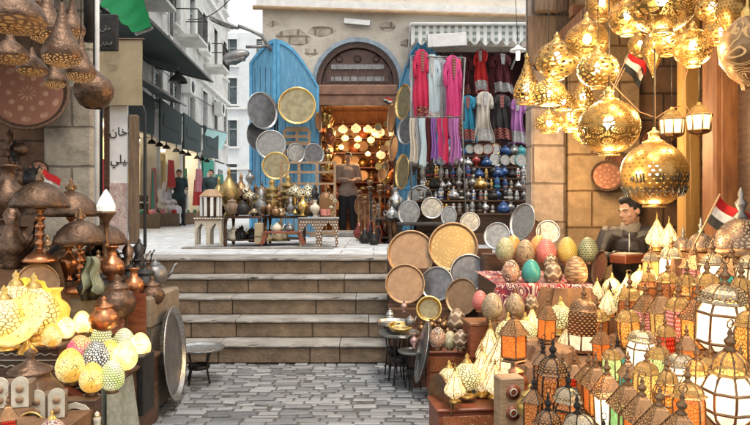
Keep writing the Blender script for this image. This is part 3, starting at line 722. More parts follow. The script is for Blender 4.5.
# irregular slate paving of the lower passage, every slab a slightly tilted bevelled block
mp_, nt, bs, out = base_mat('slate_paving'); at = nn(nt, 'ShaderNodeAttribute', attribute_name='tint'); n_ = nn(nt, 'ShaderNodeTexNoise'); n_.inputs['Scale'].default_value = 9; n_.inputs['Detail'].default_value = 9
tc_ = nn(nt, 'ShaderNodeTexCoord'); nt.links.new(tc_.outputs['Object'], n_.inputs['Vector'])
cr_ = nn(nt, 'ShaderNodeValToRGB'); cr_.color_ramp.elements[0].color = (.06, .062, .068, 1); cr_.color_ramp.elements[1].color = (.29, .29, .295, 1)
nt.links.new(math_n(nt, 'ADD', math_n(nt, 'MULTIPLY', at.outputs['Fac'], .75), math_n(nt, 'MULTIPLY', n_.outputs['Fac'], .35)), cr_.inputs[0]); nt.links.new(cr_.outputs[0], bs.inputs['Base Color'])
bs.inputs['Roughness'].default_value = .5
bp_ = nn(nt, 'ShaderNodeBump'); bp_.inputs['Strength'].default_value = .6; bp_.inputs['Distance'].default_value = .012; nt.links.new(n_.outputs['Fac'], bp_.inputs['Height']); nt.links.new(bp_.outputs[0], bs.inputs['Normal'])
b = MB(); tints = []
y = 1.2
while y < 6.0:
    h = random.uniform(.045, .085); x = -2.3-random.random()*.3
    while x < 2.2:
        w = random.uniform(.07, .22); g = random.uniform(.003, .007); t = random.random()**1.2
        z = random.uniform(-.012, .004); tl = random.uniform(-.006, .006)
        x0, x1, y0, y1 = x+g, x+w-g, y+g+random.uniform(0, .006), y+h-g; e = .008
        vs = [(x0, y0, -.05), (x1, y0, -.05), (x1, y1, -.05), (x0, y1, -.05), (x0, y0, z-.008), (x1, y0, z-.008+tl), (x1, y1, z-.008+tl), (x0, y1, z-.008),
              (x0+e, y0+e, z), (x1-e, y0+e, z+tl), (x1-e, y1-e, z+tl), (x0+e, y1-e, z)]
        fs = [(8, 9, 10, 11)]+[(i, (i+1) % 4, 4+(i+1) % 4, 4+i) for i in range(4)]+[(4+i, 4+(i+1) % 4, 8+(i+1) % 4, 8+i) for i in range(4)]
        b.add(vs, fs); tints += [t]*len(fs)
        x += w
    y += h
pv = struct(b.obj('paving', mp_)); atr = pv.data.attributes.new('tint', 'FLOAT', 'FACE'); atr.data.foreach_set('value', tints)

# steps
def rough_box(b, x0, x1, y0, y1, z0, z1, amp=.008, n=26):
    xs = [x0+(x1-x0)*i/n for i in range(n+1)]; sec = [(y0+.012, z0), (y0, z0+.006), (y0, z1-.012), (y0+.012, z1), (y0+.08, z1), (y1, z1), (y1, z0)]
    vs = []; fs = []; m = len(sec)
    for i, x in enumerate(xs):
        for j, (y, z) in enumerate(sec):
            w = amp*(1 if j < 4 else .4); q = Vector((x*5, y*7, z*9)); c = noise.noise(q*2.3)
            dy = abs(noise.noise(q))*w*1.6+(max(0, c-.28)*.11 if j in (2, 3) else 0); dz = noise.noise(q+Vector((7, 3, 1)))*w*.7-(max(0, c-.28)*.06 if j in (2, 3) else 0)
            if 0 < j < 6: vs.append((x, y+(dy if j < 5 else 0), z+dz))
            else: vs.append((x, y, z))
    for i in range(n):
        for j in range(m):
            k = (j+1) % m; fs.append((i*m+j, (i+1)*m+j, (i+1)*m+k, i*m+k))
    fs.append(tuple(range(m))); fs.append(tuple(n*m+k for k in reversed(range(m))))
    b.add(vs, fs)
SX0, SX1 = -2.75, 1.9
b = MB()
for i in range(5): b.box(SX0+.02, SX1-.02, 6.03+i*.3, 6.34+i*.3 if i < 4 else 7.7, -.02, (i+1)*.172-.045)
struct(b.obj('step_light_block', M('light_block_dark', (.10, .075, .05), None, 12, .9)))  # added dark body behind the blocks, keeps light out of the joints
for i in range(5):
    y0 = 6.0+i*.3; z0 = i*.172; z1 = z0+.172
    s = MB(); xs = [SX0, -1.42+.1*(i % 2), -.32+.13*((i*2) % 3), .8, SX1]
    for k in range(4):
        s.box(xs[k]+.003, xs[k+1]-.003, y0+.012*random.random(), y0+.42, z0-.001, z1-.032, bev=.01)
    st = struct(s.obj('step', m_riser))
    t = MB()
    for k in range(4):
        if i == 4: break
        rough_box(t, xs[k]+.004, xs[k+1]-.003, y0-.022+.01*random.random(), y0+.318, z1-.031, z1-.003*random.random())
    if i < 4: t.obj('tread', m_tread, st)
b = MB(); rough_box(b, SX0, SX1, 7.17, 7.75, PLAT-.03, PLAT, .01, 90); struct(b.obj('landing_kerb', m_tread))
b = MB(); b.box(-40, 30, 7.752, 90, PLAT-.25, PLAT-.002); b.box(-40, SX0-.003, 7.0, 7.75, -.2, PLAT-.002); struct(b.obj('upper_street', m_paleground))

# ---------------------------------------------------------------- central building
FY = 13.0
b = MB()
def arc(cx, z, r, n=16, a0=PI, a1=0): return [(cx+r*math.cos(a0+(a1-a0)*k/n), z+r*math.sin(a0+(a1-a0)*k/n)) for k in range(n+1)]
DX, DW, DZ = -.34, .80, 3.82
out_ = [(-2.2, PLAT)]+[(DX-DW, PLAT)]+arc(DX, DZ, DW)+[(DX+DW, PLAT), (.72, PLAT), (.72, 4.55), (3.25, 4.55), (3.25, PLAT), (4.6, PLAT), (4.6, 9.5), (-2.2, 9.5)]
b.prism(out_, FY, FY+.45)
bld = thing('stone_building', 'old plastered stone building with arched doorway at the top of the steps', 'building', (0, FY, 0))
w = b.obj('front_wall', m_facade, bld); w.matrix_parent_inverse = Matrix.Translation((0, -FY, 0))
def part(b, name, mat, root):
    o = b.obj(name, mat, root); o.matrix_parent_inverse = Matrix.Translation(-root.location) if root.rotation_euler.z == 0 else (Matrix.Translation(root.location) @ Matrix.Rotation(root.rotation_euler.z, 4, 'Z')).inverted()
    return o
b = MB(); b.box(-2.19, -1.85, FY+.46, FY+9, PLAT, 9.5); b.box(4.3, 4.59, FY+.46, FY+9, PLAT, 9.5); b.box(-2.2, 4.6, FY+9.01, FY+9.3, PLAT, 9.5); part(b, 'side_wall', m_plaster2, bld)
b = MB(); b.box(-2.3, 4.7, FY-.05, FY+9.4, 9.5, 9.8); part(b, 'roof', m_plaster2, bld)
# cornice ledge, sloping very slightly
b = MB(); b.lathe([(.0, 0)]*2, 3) if False else None
b.prism([(-2.3, 5.30), (4.6, 5.08), (4.6, 5.22), (-2.3, 5.44)], FY-.16, FY-.002); part(b, 'cornice', m_white, bld)
b = MB(); b.tube([(-2.35, FY-.2, 5.26), (4.6, FY-.2, 5.03)], .045, 8); part(b, 'conduit', m_palewood, bld)
b = MB(); b.prism(arc(DX, DZ, DW+.09)+arc(DX, DZ, DW+.01, a0=0, a1=PI), FY-.10, FY-.001); b.box(DX-DW-.09, DX-DW-.01, FY-.10, FY-.001, PLAT+.1, DZ); b.box(DX+DW+.01, DX+DW+.09, FY-.10, FY-.001, PLAT+.1, DZ)
part(b, 'metal_arch_rim', M('blue_grey_metal', (.30, .36, .42), (.2, .24, .28), 8, .5, .2, .3), bld)
m_bare = MStone('bare_masonry_stone', (.58, .50, .40), (.50, .42, .33), .33, .17, (.30, .24, .18), msize=.02)
for (cx, cz, rr) in ((-1.6, 4.72, .34), (-1.05, 4.86, .24), (.25, 4.93, .2), (.62, 4.62, .16), (-1.25, 4.45, .16), (-2.0, 5.0, .12)):
    pts = [(cx+rr*random.uniform(.7, 1.2)*math.cos(2*PI*k/11), cz+rr*.5*random.uniform(.6, 1.2)*math.sin(2*PI*k/11)) for k in range(11)]
    b = MB(); b.prism(pts, FY-.006, FY-.0008); part(b, 'bare_masonry', m_bare, bld)
# door frame + fanlight
b = MB(); b.prism(arc(DX, DZ, DW-.005)+arc(DX, DZ, DW-.09, a0=0, a1=PI), FY-.03, FY+.1); b.box(DX-DW+.005, DX-DW+.09, FY-.03, FY+.1, PLAT, DZ); b.box(DX+DW-.09, DX+DW-.005, FY-.03, FY+.1, PLAT, DZ)
dr = part(b, 'door_frame', m_doorwood, bld)
b = MB(); b.prism(arc(DX, DZ-.01, DW-.10), FY+.04, FY+.07)
for s in (-.36, 0, .36):
    b.lathe([(.05, 0), (.075, .01), (.05, .02)], 14, mat=rot(x=PI/2, t=(DX+s, FY+.04, DZ+.50)))
b.box(DX-.5, DX+.5, FY+.025, FY+.04, DZ+.28, DZ+.40); b.box(DX-.6, DX+.6, FY+.025, FY+.04, DZ+.04, DZ+.2)
for k in range(9): b.box(DX-.62+k*.155, DX-.60+k*.155, FY+.01, FY+.045, DZ, DZ+.3)
part(b, 'fanlight', m_doorwood, bld)
b = MB()
for zz in (.06, .30): b.box(DX-.52, DX+.52, FY+.014, FY+.024, DZ+zz, DZ+zz+.09)
part(b, 'fanlight_glass', m_pewter, bld)
b = MB(); b.box(DX-DW+.01, DX+DW-.01, FY-.06, FY+.12, DZ-.22, DZ-.02, bev=.02); b.box(DX-DW+.03, DX+DW-.03, FY-.04, FY+.1, DZ-.42, DZ-.225, bev=.01)
part(b, 'lintel', M('worn_lintel_wood', (.30, .15, .09), (.17, .08, .05), 5, .5, 0, .4), bld)
b = MB(); b.box(DX-DW-.1, DX+DW+.1, FY-.5, FY+.44, PLAT+.001, PLAT+.09, bev=.015); part(b, 'threshold', m_tread, bld)
# interiors
m_room = M('warm_shop_wall', (.34, .14, .06), (.20, .07, .03), 5, .8, 0, .3); m_room2 = M('dark_shop_wall', (.12, .05, .045), (.06, .025, .025), 4, .8, 0, .3)
b = MB(); b.box(DX-DW-.6, DX-DW-.02, FY+.452, 16.5, PLAT, 4.4); b.box(DX+DW-.02, DX+DW+.22, FY+.452, 16.5, PLAT, 4.4); b.box(DX-DW-.5, DX+DW+.2, 16.2, 16.4, PLAT, 4.4); b.box(DX-DW-.1, DX+DW, FY+.46, 16.2, 3.75, 3.9)
part(b, 'shop_room', m_room, bld)
b = MB(); b.box(.78, 3.2, 14.2, 14.35, PLAT, 4.6); b.box(.73, .76, FY+.452, 14.2, PLAT, 4.6); b.box(3.22, 3.3, FY+.452, 14.2, PLAT, 4.6); b.box(.7, 3.3, FY+.46, 14.3, 4.56, 4.7); part(b, 'clothes_shop_room', m_room2, bld)
# blank white sign boards
def sign(px, py, w, h, Y, ang, label):
    c = P(px, py, Y); b = MB(); b.box(-w/2, w/2, -.02, .02, -h/2, h/2, bev=.005, mat=rot(y=ang))
    o = b.obj('sign_board', m_white); o.location = c; tag(o, label, 'sign')
    fr = MB(); fr.box(-w/2-.012, w/2+.012, .021, .04, -h/2-.012, h/2+.012, mat=rot(y=ang)); fr.obj('frame', m_pewter, o)
sign(357, 22, .50, .10, FY-.16, R(5), 'small white sign board fixed on the wall above the arched door')
sign(447, 40, .66, .22, 11.3, R(-3), 'faded grey shop sign hanging before the striped awning')
# shutter leaves : outline of half a pointed arch, thick boards, frame and ledges
def shutter(x0, x1, z0, ztop0, ztop1, curve, loc, rz, label):
    r = thing('blue_shutter', label, 'shutter', loc, rz, 'blue shutter leaves of the shops')
    n = 8; W = x1-x0
    top = [(x0+W*k/n, ztop0+(ztop1-ztop0)*(math.sin(PI/2*k/n) if curve > 0 else 1-math.cos(PI/2*k/n))) for k in range(n+1)]
    pts = [(x0, z0)]+top+[(x1, z0)]
    b = MB(); b.prism(pts, -.02, .02); b.obj('panel', m_blue, r)
    b = MB(); t = .055
    b.box(x0, x0+t, -.04, -.021, z0, ztop0-.02); b.box(x1-t, x1, -.04, -.021, z0, ztop1-.02)
    for k in range(n):
        (a, za), (c, zc) = top[k], top[k+1]; b.prism([(a, za-t*1.4), (a, za), (c, zc), (c, zc-t*1.4)], -.042, -.0215)
    for z in (z0, z0+.9, z0+1.8): b.box(x0+t+.001, x1-t-.001, -.038, -.021, z, z+.07)
    b.obj('frame', m_bluefr, r)
    b = MB()
    for k in range(1, 5): b.box(x0+W*k/5-.004, x0+W*k/5+.004, -.0225, -.0205, z0+.02, min(ztop0, ztop1)-.1)
    b.obj('board_grooves', m_darkmetal, r)
    b = MB(); b.box(x1-.03 if curve > 0 else x0, x1 if curve > 0 else x0+.03, -.055, -.043, z0+1.9, z0+2.5); b.obj('iron_strap', m_darkmetal, r)
shutter(0, .55, 0, 3.30, 3.72, 1, (-2.38, FY-.32, PLAT), R(-16), 'narrow blue painted shutter leaf folded at the left building corner')
shutter(0, .80, 0, 3.72, 2.85, -1, (-1.86, FY-.42, PLAT), R(10), 'wide blue shutter leaf carrying the big brass tray')
shutter(0, .46, 0, 2.7, 3.72, 1, (.42, FY-.12, PLAT), R(-14), 'narrow blue shutter leaf right beside the arched door')
shutter(0, .62, 0, 3.7, 3.1, -1, (.80, FY-.42, PLAT), R(8), 'blue shutter leaf behind the hanging dresses')
# striped awning over the clothes shop
m_aw = MDeco('checked_awning', (.74, .73, .70), (.16, .19, .18), 'dots', 1, 1, 2, .9)
m_aw, nt, bs, out = base_mat('checked_awning_cloth'); L = nt.links.new
uv = nn(nt, 'ShaderNodeTexCoord'); sp = nn(nt, 'ShaderNodeSeparateXYZ'); L(uv.outputs['Object'], sp.inputs[0])
f1 = math_n(nt, 'GREATER_THAN', math_n(nt, 'FRACT', math_n(nt, 'MULTIPLY', sp.outputs[0], 8)), .5); f2 = math_n(nt, 'GREATER_THAN', math_n(nt, 'FRACT', math_n(nt, 'MULTIPLY', sp.outputs[2], 9)), .5)
mx = nn(nt, 'ShaderNodeMix', data_type='RGBA'); mx.inputs[6].default_value = (.70, .70, .66, 1); mx.inputs[7].default_value = (.22, .25, .23, 1)
L(math_n(nt, 'MULTIPLY', f1, math_n(nt, 'ADD', math_n(nt, 'MULTIPLY', f2, .6), .4)), mx.inputs[0]); L(mx.outputs[2], bs.inputs['Base Color']); bs.inputs['Roughness'].default_value = .9
aw = thing('checked_awning', 'grey and white checked awning over the clothes shop', 'awning', (0, 11.5, 0))
A0, A1 = P(411, 24, 11.5), P(528, 27, 11.5)
b = MB(); b.grid(lambda u, v: (A0.x+(A1.x-A0.x)*u, 12.97-1.47*v, 4.95-(.4*v)-.02*math.sin(u*20)*v), 24, 6)
b.grid(lambda u, v: (A0.x+(A1.x-A0.x)*u, 11.49+.02*math.sin(u*40)*v, 4.55-v*(.30+.045*math.cos(u*PI*22))), 88, 4)
part(b, 'canopy', m_aw, aw)
b = MB(); b.tube([(A0.x, 11.46, 4.57), (A1.x, 11.46, 4.57)], .03, 8); b.tube([(A0.x, 11.46, 4.57), (A0.x, 12.9, 4.1)], .02, 6); b.tube([(A1.x, 11.46, 4.57), (A1.x, 12.9, 4.1)], .02, 6); part(b, 'frame', m_white, aw)
# round street-type pendant in front of the clothes shop
pl = P(518, 50, 10.5); t = thing('pendant_lamp', 'small white enamel pendant lamp under the right end of the checked awning', 'lamp', pl)
b = MB(); b.lathe([(.13, -.02), (.12, .01), (.05, .04), (.02, .08)], 20); b.obj('lamp_shade', m_white, t)
b = MB(); b.lathe([(.03, -.16), (.035, -.05), (.03, -.02)], 12, cap=True); b.obj('bulb', m_bulbw, t); b = MB(); b.tube([(0, 0, .08), (0, .2, .9)], .006); b.obj('cable', m_darkmetal, t)

# ---------------------------------------------------------------- left street
def window_facade(name, label, p0, p1, z0, z1, mat, wins, ww, shutm, ledge=True):
    p0, p1 = Vector(p0), Vector(p1); d = (p1-p0); Ln = d.length; ang = math.atan2(d.y, d.x)
    r = thing(name, label, 'building', (p0.x, p0.y, 0), ang)
    holes = []
    # local: x along the facade, z up, outside is -y
    b = MB(); b.prism([(0, z0), (Ln, z0), (Ln, z1), (0, z1)], 0, .35, holes=[[(x, z), (x, z+h), (x+ww, z+h), (x+ww, z)] for (x, z, h) in wins]); b.box(0, Ln, .36, 5, z0, z1); b.obj('wall', mat, r)
    for (x, z, h) in wins:
        b = MB(); t = .07
        b.box(x-t, x, -.05, .1, z-t, z+h+t); b.box(x+ww, x+ww+t, -.05, .1, z-t, z+h+t); b.box(x+.001, x+ww-.001, -.05, .1, z+h, z+h+t); b.box(x-t*2, x+ww+t*2, -.16, .1, z-.14, z-t-.001)
        w = b.obj('window', m_white, r)
        b = MB(); b.box(x+.01, x+ww-.01, .12, .14, z, z+h); b.obj('pane', m_winglass, w)
        b = MB(); b.box(x+ww*.48, x+ww*.52, .08, .119, z, z+h); b.box(x, x+ww, .08, .118, z+h*.65, z+h*.69)
        for k in range(int(h/.12)): b.box(x+.02, x+ww*.46, .03, .05, z+k*.12, z+k*.12+.07)
        b.obj('louvre', shutm, w)
    if ledge:
        b = MB()
        for z in (z0+2.9, z0+6.6): b.box(-.02, Ln+.02, -.14, -.001, z, z+.14)
        b.obj('string_course', m_white, r)
    return r
wins = []
for fl, z in enumerate((4.5, 7.7, 10.9)):
    for k in range(9): wins.append((1.2+k*2.3, z, 1.7))
lf = window_facade('white_apartment_building', 'long white apartment building with tall louvred windows on the left of the street', (-6.35, 12), (-7.3, 33), PLAT+2.7, 15, m_plaster, wins, .95, m_shutterg)
wins = [(1+k*2.2, z, 1.6) for k in range(5) for z in (2.5, 5.2, 7.8, 10.2)]
window_facade('far_grey_building', 'pale grey building closing the far end of the street', (-10.5, 41), (2, 41), PLAT, 12.2, m_plaster2, wins, 1.0, m_shutterg)
# shop row beneath: pilasters, dark fascia, lit insides
sh = thing('shop_row', 'row of open shops under dark fascias below the white building', 'shop', (-6.35, 12, 0), math.atan2(21, -.95))
b = MB()
for k in range(8): b = MB(); b.box(k*2.9+(-.2), k*2.9+.25, 0, .5, PLAT, PLAT+2.7); b.obj('pilaster', m_plaster, sh)
b = MB(); b.box(0, 21, 1.6, 1.7, PLAT, PLAT+2.7); b.obj('back_wall', M('yellow_shop_wall', (.66, .52, .26), (.5, .36, .15), 2, .8, 0, .2), sh)
b = MB(); b.box(15, 17.2, -.06, -.001, PLAT, PLAT+2.6); b.obj('green_door_panel', cloth('green_shop_paint', (.04, .30, .22)), sh)
b = MB(); b.box(17.6, 20.6, -.05, -.001, PLAT, PLAT+2.6); dw = b.obj('white_shutter_door', m_plaster2, sh)
b = MB(); b.box(18.2, 19.2, -.08, -.051, PLAT+.6, PLAT+2.3); b.obj('door_glass', m_winglass, dw)
m_shirt = [CL[k] for k in ('cream', 'red', 'grey', 'magenta', 'black')]
for k in range(10):
    b = MB(); x = 6.2+k*.55; b.grid(lambda u, v: (x+.42*u, .62+.03*math.sin(u*14), PLAT+2.2-v*1.5), 10, 6); b.obj('hung_cloth', [CL['cream'], CL['red'], CL['cream'], m_cream, CL['cream'], CL['grey']][k % 6], sh)
# signs over shops, dark canopies
for i, (x, w_, lab) in enumerate(((3.2, 2.4, 'nearest dark shop fascia behind the metal frame'), (6.2, 2.3, 'dark fascia above the seated people'), (8.9, 2.4, 'dark fascia with pale lettering above the standing man'), (11.9, 2.6, 'small far dark fascia beyond the standing man'))):
    t = thing('shop_canopy', lab, 'shop canopy', (-6.35-.045*x, 12+x, 0), math.atan2(21, -.95), 'dark shop canopies along the street')
    b = MB(); b.prism([(0, 3.25), (w_, 3.35), (w_+.1, 4.3), (0, 4.4)], -.75, -.7); b.box(.3, w_-.4, -.765, -.751, 3.7, 4.0); b.obj('fascia', m_dkgreen, t)
    b = MB(); b.grid(lambda u, v: (w_*u, -.70+.7*v, 4.35+.3*v), 8, 3); b.obj('canopy_sheet', m_dkgreen, t)
    for k in range(3): b = MB(); b.tube([(.4+k*w_*.33, -.4, 3.6), (.4+k*w_*.33, -.4, 3.3)], .02); b.lathe([(.13, 3.2), (.08, 3.28), (.02, 3.32)], 12, mat=rot(t=(.4+k*w_*.33, -.4, 0))); b.obj('bracket_lamp', m_darkmetal, t)
# big dark awning over the street, far tip at px 212
def sheet(name, label, q, mat, bars, cat='awning'):
    q = [Vector(p) for p in q]; r = thing(name, label, cat, q[0])
    def fn(u, v):
        p = (q[0]*(1-u)+q[1]*u)*(1-v)+(q[3]*(1-u)+q[2]*u)*v
        return (p.x, p.y, p.z-.12*math.sin(PI*u)*math.sin(PI*v)-.02*math.sin(u*23))
    b = MB(); b.grid(fn, 24, 12); b.grid(lambda u, v: tuple(Vector(fn(u, v))+Vector((0, 0, .015))), 24, 12); part(b, 'awning_cloth', mat, r)
    b = MB()
    for e in bars: b.tube([q[e[0]], q[e[1]]], .03, 6)
    part(b, 'awning_frame', m_pewter, r)
sheet('dark_awning', 'wide dark green awning stretched over the left street below the green one', [P(134, 4, 12), P(213, 82, 20), P(150, 66, 20.5), P(96, 20, 13)], m_dkgreen, [(0, 1), (1, 2)])
sheet('green_awning', 'bright green awning corner high above the beige hanging cloth', [P(134, -30, 8.6), P(152, 28, 10), P(136, 34, 10.2), P(100, 4, 10.4)], m_green, [(1, 2)])
sheet('turquoise_awning', 'pale turquoise small awning at the far end of the shops', [P(207, 128, 24), P(228, 133, 29), P(222, 150, 27.5), P(203, 140, 24)], cloth('turquoise_awning', (.30, .58, .56), (.45, .62, .6)), [(0, 1)])
sheet('shadow_awning', 'black sloping awning over the first shop below the beige cloth', [P(143, 78, 14), P(186, 106, 18.5), P(160, 98, 19), P(112, 62, 14)], m_dkgreen, [(0, 1)])
t = thing('wall_lantern', 'small bell shaped wall lamp hanging before the white building windows', 'lamp', P(178, 78, 18)); b = MB(); b.lathe([(.26, -.12), (.2, 0), (.08, .1), (.03, .2)], 14); b.obj('lamp_shade', m_pewter, t); b = MB(); b.tube([(0, 0, .18), (0, 0, .75), (-.9, 0, .8)], .025); b.obj('bracket', m_pewter, t)
# clutter on the old facade: air conditioners, drain pipe, cables, balconies, goods before the shops
fx = lambda x, off=0: (-6.35-.045*x+off, 12+x)
for x, z, lab in ((5.0, 5.6, 'nearest air conditioner box under the dark awning'), (8.4, 6.2, 'air conditioner box beside a first floor window'), (11.6, 5.4, 'air conditioner box over the dark fascias'), (14.4, 7.5, 'higher air conditioner box on the white building'), (17.5, 5.5, 'farthest air conditioner box on the white building')):
    X_, Y_ = fx(x, .25); t = thing('air_conditioner', lab, 'air conditioner', (X_, Y_, z), math.atan2(21, -.95), 'air conditioners on the white building')
    b = MB(); b.box(-.42, .42, -.18, .18, 0, .55, bev=.02); b.obj('case', m_white, t); b = MB(); b.lathe([(.2, 0), (.21, .01), (.02, .012)], 20, mat=rot(x=PI/2, t=(-.08, -.182, .28))); b.obj('fan_grille', m_darkmetal, t)
for k, (x, z) in enumerate(((6.9, 7.2), (11.5, 7.25), (16.1, 7.2), (9.2, 10.6))):
    X_, Y_ = fx(x, .4); t = thing('balcony', 'small railed balcony on the white building, number %s along the facade' % 'first second third upper'.split()[k], 'balcony', (X_, Y_, z), math.atan2(21, -.95), 'balconies on the white building'); t['label'] = ('nearest small railed balcony on the white building', 'middle small railed balcony on the white building', 'far small railed balcony on the white building', 'higher railed balcony near the top of the photo')[k]
    b = MB(); b.box(-.8, .8, -.4, .4, 0, .1); b.obj('slab', m_plaster, t); b = MB()
    for q in range(13): b.tube([(-.78+q*.13, -.38, .1), (-.78+q*.13, -.38, .95)], .012, 4)
    b.tube([(-.8, .4, .95), (-.8, -.38, .95), (.8, -.38, .95), (.8, .4, .95)], .02, 5); b.obj('railing', m_darkmetal, t)
b = MB(); X_, Y_ = fx(9.9, .1); b.tube([(X_, Y_, 4.4), (X_, Y_, 14)], .06, 6); o = b.obj('drain_pipe', m_pewter); tag(o, 'grey drain pipe running down the white building', 'pipe')
for k, (a, c, lab) in enumerate((((-6.4, 13, 6.3), (-7.2, 32, 6.0), 'long black cable sagging along the white building'), ((-6.5, 14, 7.0), (-2.2, 13.2, 6.2), 'cable crossing the street to the stone building'), ((-6.9, 24, 8.2), (-2.2, 14.0, 6.9), 'higher cable crossing the street'))):
    a, c = Vector(a)+Vector((.15, 0, 0)), Vector(c); b = MB(); b.tube([tuple(a.lerp(c, i/14)-Vector((0, 0, .5*math.sin(PI*i/14)))) for i in range(15)], .018, 4); o = b.obj('overhead_cable', m_darkmetal); tag(o, lab, 'cable')
gk = [CL0 for CL0 in (cloth('goods_red', (.5, .05, .05)), cloth('goods_ochre', (.55, .38, .12)), cloth('goods_white', (.65, .63, .58)), cloth('goods_green', (.08, .26, .18)), cloth('goods_pink', (.6, .25, .3)))]
for k in range(16):
    x = 3.2+k*.95; X_, Y_ = fx(x, .35+.25*(k % 2)); z = PLAT+random.uniform(1.5, 2.0)
    t = thing('hung_garment', 'folded cloth hung up for sale in front of the street shops', 'cloth', (X_, Y_, z), math.atan2(21, -.95)+random.uniform(-.8, .8), 'cloths hung before the street shops')
    b = MB(); w_ = random.uniform(.3, .55); h_ = random.uniform(.7, 1.2); ph_ = random.random()*6
    b.grid(lambda u, v: ((u-.5)*w_*(.8+.3*v), .04*math.sin(u*16+ph_)*(.3+v), -v*h_), 16, 8); b.grid(lambda u, v: ((u-.5)*w_*(.8+.3*v), .02+.04*math.sin(u*16+ph_)*(.3+v), -v*h_), 16, 8); b.obj('cloth_sheet', gk[k % 5], t)
for k in range(7):
    x = 3.6+k*2.1; X_, Y_ = fx(x, .55); t = thing('goods_crate', 'small crate of goods on the pavement before the street shops', 'crate', (X_, Y_, PLAT), random.random(), 'crates before the street shops')
    b = MB(); b.box(-.28, .28, -.22, .22, 0, .38, bev=.01); b.obj('box', m_oldwood, t)
    for q in range(5): b = MB(); b.sph((random.uniform(-.2, .2), random.uniform(-.15, .15), .42), random.uniform(.07, .11), 8, 6); b.obj('goods', gk[(k+q) % 5], t)
# double street light
Y = 12.4; sl = thing('street_light', 'double headed grey street light on a curved bracket at the building corner', 'street light', P(268, 60, Y))
b = MB(); b.tube([P(276, 60, 12.9), P(268, 46, Y), P(262, 36, Y), P(250, 30, Y), P(238, 26, Y)], .035, 8); b.tube([P(268, 46, Y), P(256, 47, Y), P(246, 47, Y)], .028, 8); part(b, 'bracket', m_pewter, sl)
def head(c, L_, ang, w):
    mm = Matrix.Translation(c) @ Matrix.Rotation(ang, 4, 'Y')
    b = MB(); b.sph((0, 0, 0), (L_/2, .11, w), 16, 8, mat=mm); b.box(-L_*.42, L_*.3, -.08, .08, -w*1.05, -w*.4, bev=.02, mat=mm)
    h_ = part(b, 'lamp_head', m_pewter, sl); b = MB(); b.sph((-.05, 0, -w*.8), (L_*.3, .08, w*.6), 12, 6, mat=mm); part(b, 'lens', m_winglass, h_)
head(P(224, 23, Y), .62, R(22), .05); head(P(236, 56, Y), .52, R(-12), .11)

# ---------------------------------------------------------------- near left structures
b = MB(); b.box(-6.2, -3.08, 6.2, 6.4, 0, 3.6); o = b.obj('shaded_stone_wall', m_shadestone); tag(o, 'stone wall coloured brown for stall shade behind the left stall and big copper tray', 'wall')
b = MB(); b.box(-3.07, -2.62, 6.15, 6.3, 0, 3.75, bev=.02); o = b.obj('stone_pillar', m_pillar); tag(o, 'pale stone block pillar beside the framed calligraphy panels', 'pillar')
# stall roof frame (poles and trusses)
r = thing('stall_roof_frame', 'dark metal roof trusses over the left copper stall', 'roof frame', (-3, 5, 3))
b = MB()
for yy in (4.2, 5.8):
    xe = -1.85 if yy < 5 else -2.5
    b.tube([(-5, yy, 2.98), (xe, yy, 2.98)], .025, 6); b.tube([(-5, yy, 3.45), (xe, yy, 3.35)], .025, 6)
    for k in range(7 if yy < 5 else 5): b.tube([(-4.8+k*.4, yy, 2.98), (-4.6+k*.4, yy, 3.4)], .018, 5); b.tube([(-4.6+k*.4, yy, 3.4), (-4.4+k*.4, yy, 2.98)], .018, 5)
part(b, 'truss', m_darkmetal, r)
b = MB(); b.box(-6, -2.62, 2.5, 6.1, 3.5, 3.54); part(b, 'roof_sheet', m_pewter, r)
b = MB(); b.tube([P(89, -60, 5.6), P(89, 42, 5.6)], .045, 8); o = b.obj('hanging_post', m_darkmetal); tag(o, 'black post end hanging from the left stall roof', 'post')
b = MB(); pa, pb = P(97, -30, 5.9), P(97, 60, 5.9); b.tube([pa, pb, (pb.x, pb.y, 0)], .022, 8); o = b.obj('white_pole', m_white); tag(o, 'slim white pole before the pale stone pillar', 'pole')
# dark sign with grey lettering
t = thing('dark_shop_sign', 'dark sign board with grey calligraphic lettering above the beige cloth', 'sign', P(107, 33, 7.3))
b = MB(); b.box(-.12, .12, -.03, .03, -.2, .2, bev=.01); b.obj('board', m_darkmetal, t)
FONT = None
TMP = bpy.data.scenes.new('scratch')
def tmp_dg():
    with bpy.context.temp_override(scene=TMP, view_layer=TMP.view_layers[0]):
        dg = bpy.context.evaluated_depsgraph_get(); dg.update()
    return dg
def arabic(txt, size, depth, mat, parent, loc, rotx=PI/2, name='lettering', xf=None):
    global FONT
    import os
    if FONT is None:
        d = os.path.join(bpy.utils.resource_path('LOCAL'), 'datafiles', 'fonts', 'NotoSansArabic-VariableFont_wdth,wght.woff2')
        try: FONT = bpy.data.fonts.load(d)
        except Exception: FONT = False
    cu = bpy.data.curves.new('tmp', 'FONT'); cu.body = txt; cu.size = size; cu.extrude = depth; cu.align_x = 'CENTER'; cu.resolution_u = 3
    if FONT: cu.font = FONT
    o = bpy.data.objects.new('tmp', cu); TMP.collection.objects.link(o)
    dg = tmp_dg(); me = bpy.data.meshes.new_from_object(o.evaluated_get(dg)); bpy.data.objects.remove(o)
    if xf:
        for v in me.vertices: v.co = xf(v.co)
    else:
        me.transform(Matrix.Rotation(rotx, 4, 'X'))
    me.materials.clear(); me.materials.append(mat)
    o = bpy.data.objects.new(name, me); COL.objects.link(o); o.parent = parent; o.location = loc; return o
